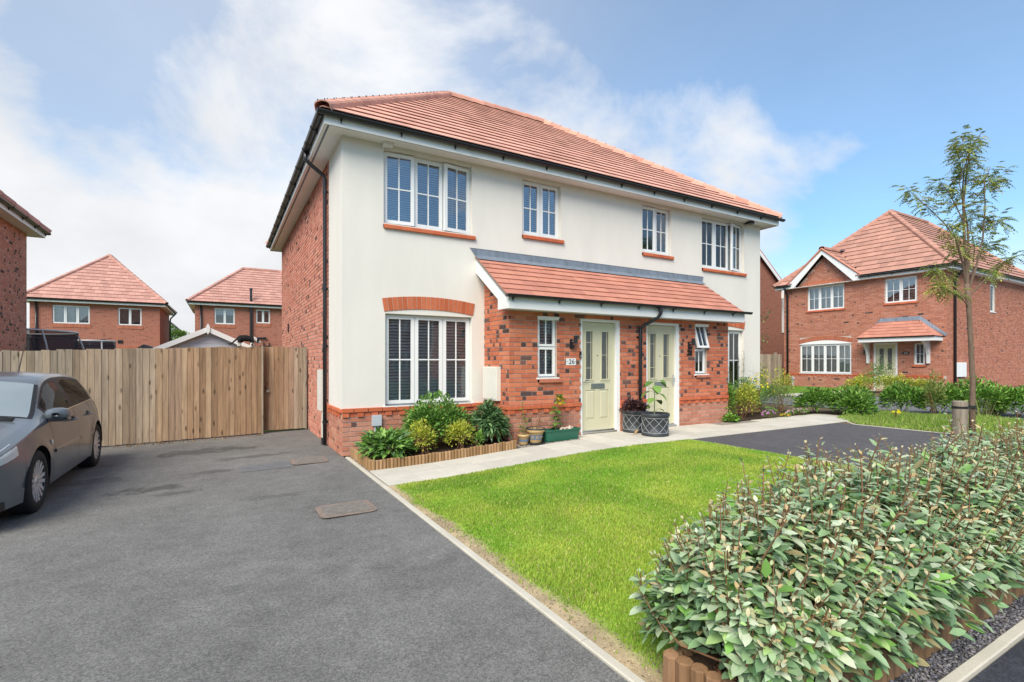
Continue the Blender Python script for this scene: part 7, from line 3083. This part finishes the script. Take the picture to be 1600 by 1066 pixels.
CENTRE = smooth_tab([(-.87, .56), (-.82, .66), (-.70, .74), (-.45, .82), (-.1, .90), (.22, .965), (.30, 1.0), (.60, 1.18), (.92, 1.355), (1.10, 1.425), (1.5, 1.47), (1.95, 1.472), (2.4, 1.452),
                     (2.78, 1.412), (2.93, 1.34), (3.12, 1.06), (3.19, .93), (3.27, .82), (3.30, .60), (3.31, .56)])
BELT = smooth_tab([(-.87, .54), (-.80, .62), (-.70, .69), (-.45, .775), (-.1, .85), (.25, .905), (.6, .925), (1.5, .955), (2.4, .985), (2.8, 1.0), (3.05, .985), (3.18, .90), (3.27, .78), (3.31, .55)])
RAIL_Z = smooth_tab([(-.87, .55), (-.80, .64), (-.70, .715), (-.45, .80), (-.1, .88), (.25, .935), (.40, .97), (.70, 1.155), (1.0, 1.325), (1.18, 1.39), (1.5, 1.425), (2.0, 1.425), (2.45, 1.398), (2.79, 1.345), (2.97, 1.21), (3.12, 1.0), (3.185, .915), (3.27, .80), (3.31, .555)])
HALF = smooth_tab([(-.87, .50), (-.82, .66), (-.72, .765), (-.5, .835), (-.2, .865), (.2, .875), (1.0, .88), (2.0, .88), (2.6, .87), (2.95, .835), (3.18, .77), (3.28, .70), (3.31, .62)], 6)
RAIL_X = smooth_tab([(-.87, .44), (-.80, .58), (-.72, .655), (-.45, .70), (-.1, .72), (.25, .735), (.42, .725), (.75, .66), (1.05, .60), (1.4, .575), (2.2, .565), (2.6, .565), (2.9, .60), (3.1, .655), (3.2, .66), (3.31, .56)], 2)
SILL = [(-.87, .22), (-.6, .18), (0, .19), (.5, .20), (2.0, .21), (3.0, .24), (3.31, .30)]
AX = (0.0, 2.578)
AR, AZ = .352, .325


def zlow(s):
    z = interp(SILL, s)
    for a in AX:
        d = abs(s - a)
        if d < AR:
            z = max(z, AZ + math.sqrt(AR * AR - d * d))
    return z


def ring(s):
    k_ = lambda q: q if q < .55 else .55 + (q - .55) * .945
    zl, zb, zr, zc = zlow(s), k_(interp(BELT, s)), k_(interp(RAIL_Z, s)), k_(interp(CENTRE, s))
    h, rx = interp(HALF, s), interp(RAIL_X, s)
    zr = max(zr, zb + .004)
    zc = max(zc, zr + .004)
    pts = []
    nlow = 9
    for j in range(nlow):
        f = j / (nlow - 1)
        z = zl + (zb - zl) * f
        # flank: tucks in at the sill, fullest at the waist crease, leans in to the belt
        q = (z - .56) / .40
        x = h - (.085 * q * q if q > 0 else .022 * q * q) - (.006 if z < .5 else 0)
        flare = 0
        for a in AX:
            d = math.hypot(s - a, (z - AZ))
            flare = max(flare, .014 * math.exp(-((d - AR - .02) / .07) ** 2))
        pts.append((x + flare, z))
    xb = pts[-1][0]
    # glasshouse rows
    for f in (.05, .12, .36, .60, .84, .92, 1.0):
        z = zb + (zr - zb) * f
        x = xb + (rx - xb) * (f ** 1.25)
        pts.append((x, z))
    for f in (.06, .16, .36, .6, .8, 1.0):
        x = rx * (1 - f)
        z = zr + (zc - zr) * math.sin(f * math.pi / 2) ** .75
        pts.append((x, z))
    return pts


stations = sorted(set([.495, .503, 2.352, 2.368, .30, .34, 2.72, -.87, -.855, -.83, -.80, -.76, -.72, -.66, -.60, -.52, -.45] + [round(a + AR * math.sin(t), 4) for a in AX for t in np.linspace(-math.pi / 2, math.pi / 2, 25)] +
                      [a + d for a in AX for d in (-AR - .003, AR + .003)] + [.42, .46, .50, .56, .62, .68, .74, .80, .86, .92, .98, 1.04, 1.10, 1.2, 1.3, 1.4, 1.50, 1.556, 1.56, 1.566, 1.66, 1.72, 1.8, 1.9, 2.0, 2.1, 2.14,
                       2.36, 2.44, 2.52, 2.56, 2.64, 2.70, 2.74, 2.80, 2.86, 2.9, 2.96, 3.0, 3.04, 3.08, 3.12, 3.15, 3.18, 3.21, 3.24, 3.27, 3.29, 3.305, 3.31]))
RINGS = [ring(s) for s in stations]
NR = len(RINGS[0])
LOW, GB, GT_, RAIL = 8, 9, 13, 15      # row numbers: belt, glass bottom, glass top, rail


def face_key(s, j):
    if j >= RAIL:                     # over the top
        if .34 < s < .99 and j >= RAIL + 1:
            return 'windscreen'
        if .30 < s < 1.0 and (j == RAIL or s < .35):
            return 'screen_surround'
        if 2.88 < s < 3.10 and j >= RAIL + 1:
            return 'rear_window'
        if s <= .30:
            return 'bonnet' if s > -.70 else 'body'
        return 'body'
    if GB <= j < GT_ + 1:
        if .56 < s < 2.74 and (j in (GB, GT_) or s < .62 or s > 2.70):
            return 'seal'
        if .60 < s < 1.50:
            return 'front_window'
        if 1.62 < s < 2.40:
            return 'rear_side_window'
        if 2.44 < s < 2.72:
            return 'quarter_window'
        if 1.50 <= s <= 1.62:
            return 'trim_b'
        if 2.40 <= s <= 2.44:
            return 'trim_c'
    if j <= LOW and (1.556 < s < 1.566 or .495 < s < .503 or (2.352 < s < 2.368 and j > 4)):
        return 'gap'
    if j < GB and .50 < s < 1.556:
        return 'door_front'
    if j < GB and 1.566 < s < 2.36 and not (s > 2.14 and j < 5):
        return 'door_rear'
    return 'body'


def car_parts():
    groups = {}
    for i in range(len(stations) - 1):
        sm = (stations[i] + stations[i + 1]) / 2
        for j in range(NR - 1):
            k = face_key(sm, j)
            for side in (1, -1):
                key = (k, side if k in ('front_window', 'rear_side_window', 'quarter_window', 'door_front', 'door_rear', 'gap', 'trim_b', 'trim_c', 'seal', 'screen_surround') else 0)
                g = groups.setdefault(key, [])
                q = [(i, j), (i + 1, j), (i + 1, j + 1), (i, j + 1)]
                if side < 0:
                    q = q[::-1]
                g.append([(a, b, side) for a, b in q])
    spec = {'body': ('body', 'car_paint'), 'windscreen': ('windscreen', 'car_glass_front'), 'rear_window': ('rear_window', 'car_glass'), 'bonnet': ('bonnet', 'car_paint'),
            'front_window': ('side_window', 'glass_dark'), 'rear_side_window': ('side_window', 'glass_dark'), 'quarter_window': ('side_window', 'glass_dark'), 'trim_b': ('pillar_trim', 'car_trim'), 'trim_c': ('pillar_trim', 'car_trim'),
            'gap': ('shut_line', 'car_trim'), 'seal': ('window_seal', 'car_trim'), 'screen_surround': ('screen_surround', 'car_trim'), 'door_front': ('door', 'car_paint'), 'door_rear': ('door', 'car_paint')}
    made = {}
    for (k, side), faces in groups.items():
        idx, vs, fs = {}, [], []
        for f in faces:
            q = []
            for (a, b, sd) in f:
                key = (a, b, sd if RINGS[a][b][0] > 1e-6 else 0)
                if key not in idx:
                    idx[key] = len(vs)
                    x, z = RINGS[a][b]
                    vs.append((x * sd, stations[a], z))
                q.append(idx[key])
            if len(set(q)) >= 3:
                fs.append(tuple(dict.fromkeys(q)))
        m = MB()
        m.add(vs, fs)
        nm, mat = spec[k]
        o = m.build(nm, mat, car, local=True, smooth=True)
        o.location = (0, 0, 0)
        made[(k, side)] = o
    return made


made = car_parts()
# nose and tail closing panels
for idx, nm in ((0, 'front_panel'), (-1, 'tail_panel')):
    m = MB()
    r_ = RINGS[idx]
    pts = [(x, stations[idx], z) for x, z in r_] + [(-x, stations[idx], z) for x, z in r_[::-1][1:]]
    m.add(pts, (tuple(range(len(pts))),))
    m.build(nm, 'car_paint', car, local=True)
# dark floor and arches
m = MB()
m.box(-.78, .78, -.80, 3.24, .19, .26)
m.box(-.60, .60, -.6, 3.2, .26, .80)
m.build('underbody', 'car_trim', car, local=True)


def wheel(x, s, side):
    w = thing('wheel', '', '')
    del w['label'], w['category']
    w.parent = car
    w.location = (x, s, .316)
    ax = (side, 0, 0)
    m = MB()
    m.lathe((0, 0, 0), [(.205, -.095), (.29, -.10), (.312, -.085), (.316, -.05), (.316, .05), (.312, .085), (.29, .102), (.235, .108), (.212, .095), (.205, .08)], 44, ax)
    m.build('tyre', 'tyre', w, local=True, smooth=True)
    m = MB()
    m.lathe((0, 0, 0), [(.212, .098), (.214, .085), (.205, .07), (.195, -.08)], 44, ax)
    ux, uy = Vector((0, 1, 0)), Vector((0, 0, 1))
    X = Vector((side, 0, 0))
    for k in range(8):
        a = 2 * math.pi * k / 8
        d = ux * math.cos(a) + uy * math.sin(a)
        e = -ux * math.sin(a) + uy * math.cos(a)
        for sg in (-1, 1):
            c0, c1 = d * .04 + e * .012 * sg, d * .208 + e * .036 * sg
            wd0, wd1 = e * .014, e * .019
            vs = [c0 - wd0 + X * .082, c0 + wd0 + X * .082, c1 + wd1 + X * .094, c1 - wd1 + X * .094,
                  c0 - wd0 + X * .045, c0 + wd0 + X * .045, c1 + wd1 + X * .06, c1 - wd1 + X * .06]
            m.add(vs, ((0, 1, 2, 3), (1, 0, 4, 5), (2, 1, 5, 6), (3, 2, 6, 7), (0, 3, 7, 4)))
    m.lathe((0, 0, 0), [(.060, .06), (.060, .082), (.045, .088), (.001, .089)], 20, ax)
    m.build('rim', 'alloy', w, local=True)
    m = MB()
    m.lathe((0, 0, 0), [(.001, .02), (.195, .02), (.195, .0)], 30, ax)
    m.build('brake_disc', 'car_trim', w, local=True)
    m = MB()
    m.lathe((0, 0, 0), [(.028, .088), (.028, .094), (.001, .096)], 16, ax)
    m.build('hub_cap', 'steel', w, local=True)


for s in AX:
    wheel(.765, s, 1)
    wheel(-.765, s, -1)
# arch linings
for s in AX:
    for side in (1, -1):
        m = MB()
        vs, fs = [], []
        for j in range(25):
            t = math.pi * j / 24
            for x in (.60, .868):
                vs.append((x * side, s + .358 * math.cos(t), AZ + .358 * math.sin(t)))
        for j in range(24):
            fs.append((2 * j, 2 * j + 1, 2 * j + 3, 2 * j + 2))
        m.add(vs, fs)
        m.box(.58 * side - .01, .58 * side + .01, s - .36, s + .36, .2, AZ + .36)
        m.build('arch_lining', 'car_trim', car, local=True)


def flank(s, z):
    """x of the body side at (s, z)"""
    r_ = ring(s)
    zs_ = [p[1] for p in r_[:16]]
    return float(np.interp(z, zs_, [p[0] for p in r_[:16]]))


for side in (1, -1):
    # rubbing strip with its bright line, lower sill strip, window chrome
    for (za, zb_, pr, mat, nm) in ((.525, .565, .012, 'car_paint', 'side_moulding'), (.560, .568, .016, 'chrome', 'bright_strip')):
        for (s0, s1) in ((.52, 1.55), (1.572, 2.20)):
            m = MB()
            vs = []
            k = 8
            for i in range(k + 1):
                s = s0 + (s1 - s0) * i / k
                xm = flank(s, (za + zb_) / 2)
                for (z, e) in ((za, 0), (za + .004, pr), (zb_ - .004, pr), (zb_, 0)):
                    vs.append(((xm + e) * side, s, z))
            fs = [(4 * i + j, 4 * i + j + 1, 4 * i + 5 + j, 4 * i + 4 + j) for i in range(k) for j in range(3)]
            m.add(vs, fs)
            dk = made[('door_front' if s0 < 1 else 'door_rear', side)]
            m.build(nm, mat, dk, local=True)
    m = MB()
    pts = []
    for i in range(22):
        s = .56 + (2.74 - .56) * i / 21
        r_ = ring(s)
        pts.append(((r_[9][0] + .004) * side, s, r_[9][1] + .004))
    m.tube(pts, .008, 5)
    m.build('window_strip', 'chrome', car, local=True)
    # door handles
    for s, dk in ((1.40, 'door_front'), (2.16, 'door_rear')):
        x = flank(s, .82)
        m = MB()
        m.tube([((x + .002) * side, s - .085, .815), ((x + .030) * side, s - .07, .818), ((x + .034) * side, s, .822), ((x + .030) * side, s + .07, .824), ((x + .002) * side, s + .085, .824)], [.010, .013, .014, .013, .010], 8)
        h = m.build('handle', 'car_paint', made[(dk, side)], local=True, smooth=True)
        m = MB()
        m.lathe(((x + .000) * side, s, .81), [(.055, .001), (.04, .003), (.001, .003)], 16, (side, 0, 0))
        m.build('handle_recess', 'car_trim', made[(dk, side)], local=True)
    # mirror
    x = flank(.72, .93)
    mm = MB()
    mm.tube([((x - .05) * side, .58, .92), ((x + .04) * side, .54, .935)], [.03, .022], 8)
    mr = mm.build('door_mirror', 'car_trim', car, local=True, smooth=True)
    c = Vector(((x + .085) * side, .52, .955))
    mm = MB()
    n = 14
    vs = []
    prof = [(-.085, .30), (-.075, .72), (-.04, .95), (0, 1.0), (.045, .96), (.055, .90)]
    for (dy, k) in prof:
        for j in range(n):
            a = 2 * math.pi * j / n
            ca, sa = math.cos(a), math.sin(a)
            sx = .112 * (abs(ca) ** .75) * (1 if ca > 0 else -1) * k
            szz = .072 * (abs(sa) ** .75) * (1 if sa > 0 else -1) * k
            vs.append((c.x + sx * side, c.y + dy + abs(sx) * .12, c.z + szz))
    fs = [(i * n + j, i * n + (j + 1) % n, (i + 1) * n + (j + 1) % n, (i + 1) * n + j) for i in range(len(prof) - 1) for j in range(n)]
    fs += [tuple(range(n))]
    mm.add(vs, fs)
    mm.build('mirror_shell', 'car_paint', mr, local=True, smooth=True)
    mm = MB()
    mm.add(vs[-n:], [tuple(range(n))])
    mm.build('mirror_glass', 'chrome', mr, local=True)
    mm = MB()
    mm.box(min((x + .02) * side, (x + .18) * side), max((x + .02) * side, (x + .18) * side), .46, .54, .875, .898)
    mm.build('mirror_base', 'car_trim', mr, local=True)
    # headlight wraps the front corner
    m = MB()
    vs, fs = [], []
    S_ = [-.80, -.76, -.70, -.62, -.54, -.46]
    for i, s in enumerate(S_):
        r_ = ring(s)
        zt_, zb_ = r_[8][1] + .012, .555 + .10 * i / 5
        for k in range(5):
            z = zb_ + (zt_ - zb_) * k / 4
            vs.append(((flank(s, z) + .006) * side, s - .002, z))
    for i in range(len(S_) - 1):
        for k in range(4):
            fs.append((i * 5 + k, i * 5 + k + 1, i * 5 + 6 + k, i * 5 + 5 + k))
    m.add(vs, fs)
    m.build('headlight', 'lamp_glass', car, local=True, smooth=True)
    # side repeater
    m = MB()
    m.lathe((flank(.40, .62) * side, .405, .66), [(.03, .002), (.02, .008), (.001, .009)], 12, (side, 0, 0))
    m.build('side_repeater', 'lamp_glass', car, local=True)
    # tail lamp
    m = MB()
    vs, fs = [], []
    S_ = [3.02, 3.08, 3.14, 3.20, 3.25]
    for i, s in enumerate(S_):
        for k in range(4):
            z = .74 + .20 * k / 3
            z = min(z, interp(BELT, s))
            vs.append(((flank(s, z) + .006) * side, s, z))
    for i in range(len(S_) - 1):
        for k in range(3):
            fs.append((i * 4 + k, i * 4 + k + 1, i * 4 + 5 + k, i * 4 + 4 + k))
    m.add(vs, fs)
    mk('tail_red', (.35, .02, .02), .15, 0, spec=.7) if 'tail_red' not in MATS else None
    m.build('tail_light', 'tail_red', car, local=True, smooth=True)
# grille, lower intake, wiper, aerial, rear spoiler
m = MB()
m.box(-.34, .34, -.882, -.862, .36, .56)
m.build('grille', 'car_trim', car, local=True)
m = MB()
m.tube([(.55, .26, .965), (.10, .31, .985), (-.35, .33, .99)], .010, 5)
m.tube([(.62, .22, .95), (.30, .30, .97)], .008, 5)
m.build('wiper', 'car_trim', car, local=True)
m = MB()
m.box(-.60, .60, .20, .31, .925, .945)
m.build('scuttle', 'car_trim', car, local=True)
m = MB()
m.tube([(.0, 2.58, 1.35), (.0, 2.60, 1.39), (.0, 2.86, 1.80)], [.022, .010, .004], 6)
m.build('aerial', 'car_trim', car, local=True)
car.rotation_euler.z = R(-.6)
# cabin: seats and wheel seen through the glass
mk('seat_cloth', (.11, .125, .12), .9, .1, 8)
for (x, s) in ((.36, 1.42), (-.36, 1.42), (.36, 2.30), (-.36, 2.30)):
    m = MB()
    m.tube([(x, s - .42, .80), (x, s, .82), (x, s + .10, 1.05), (x, s + .16, 1.20)], [.10, .20, .20, .13], 10)
    m.tube([(x, s + .17, 1.22), (x, s + .18, 1.30), (x, s + .18, 1.37)], [.06, .11, .08], 10)
    m.build('seat', 'seat_cloth', car, local=True, smooth=True)
m = MB()
m.tube([(-.36 + .17 * math.cos(2 * math.pi * j / 20), .86 - .06 * math.sin(2 * math.pi * j / 20), .96 + .16 * math.sin(2 * math.pi * j / 20)) for j in range(21)], .016, 6)
m.build('steering_wheel', 'car_trim', car, local=True)
m = MB()
m.box(-.70, .70, .45, .80, .80, .94)
m.build('dashboard', 'car_trim', car, local=True)
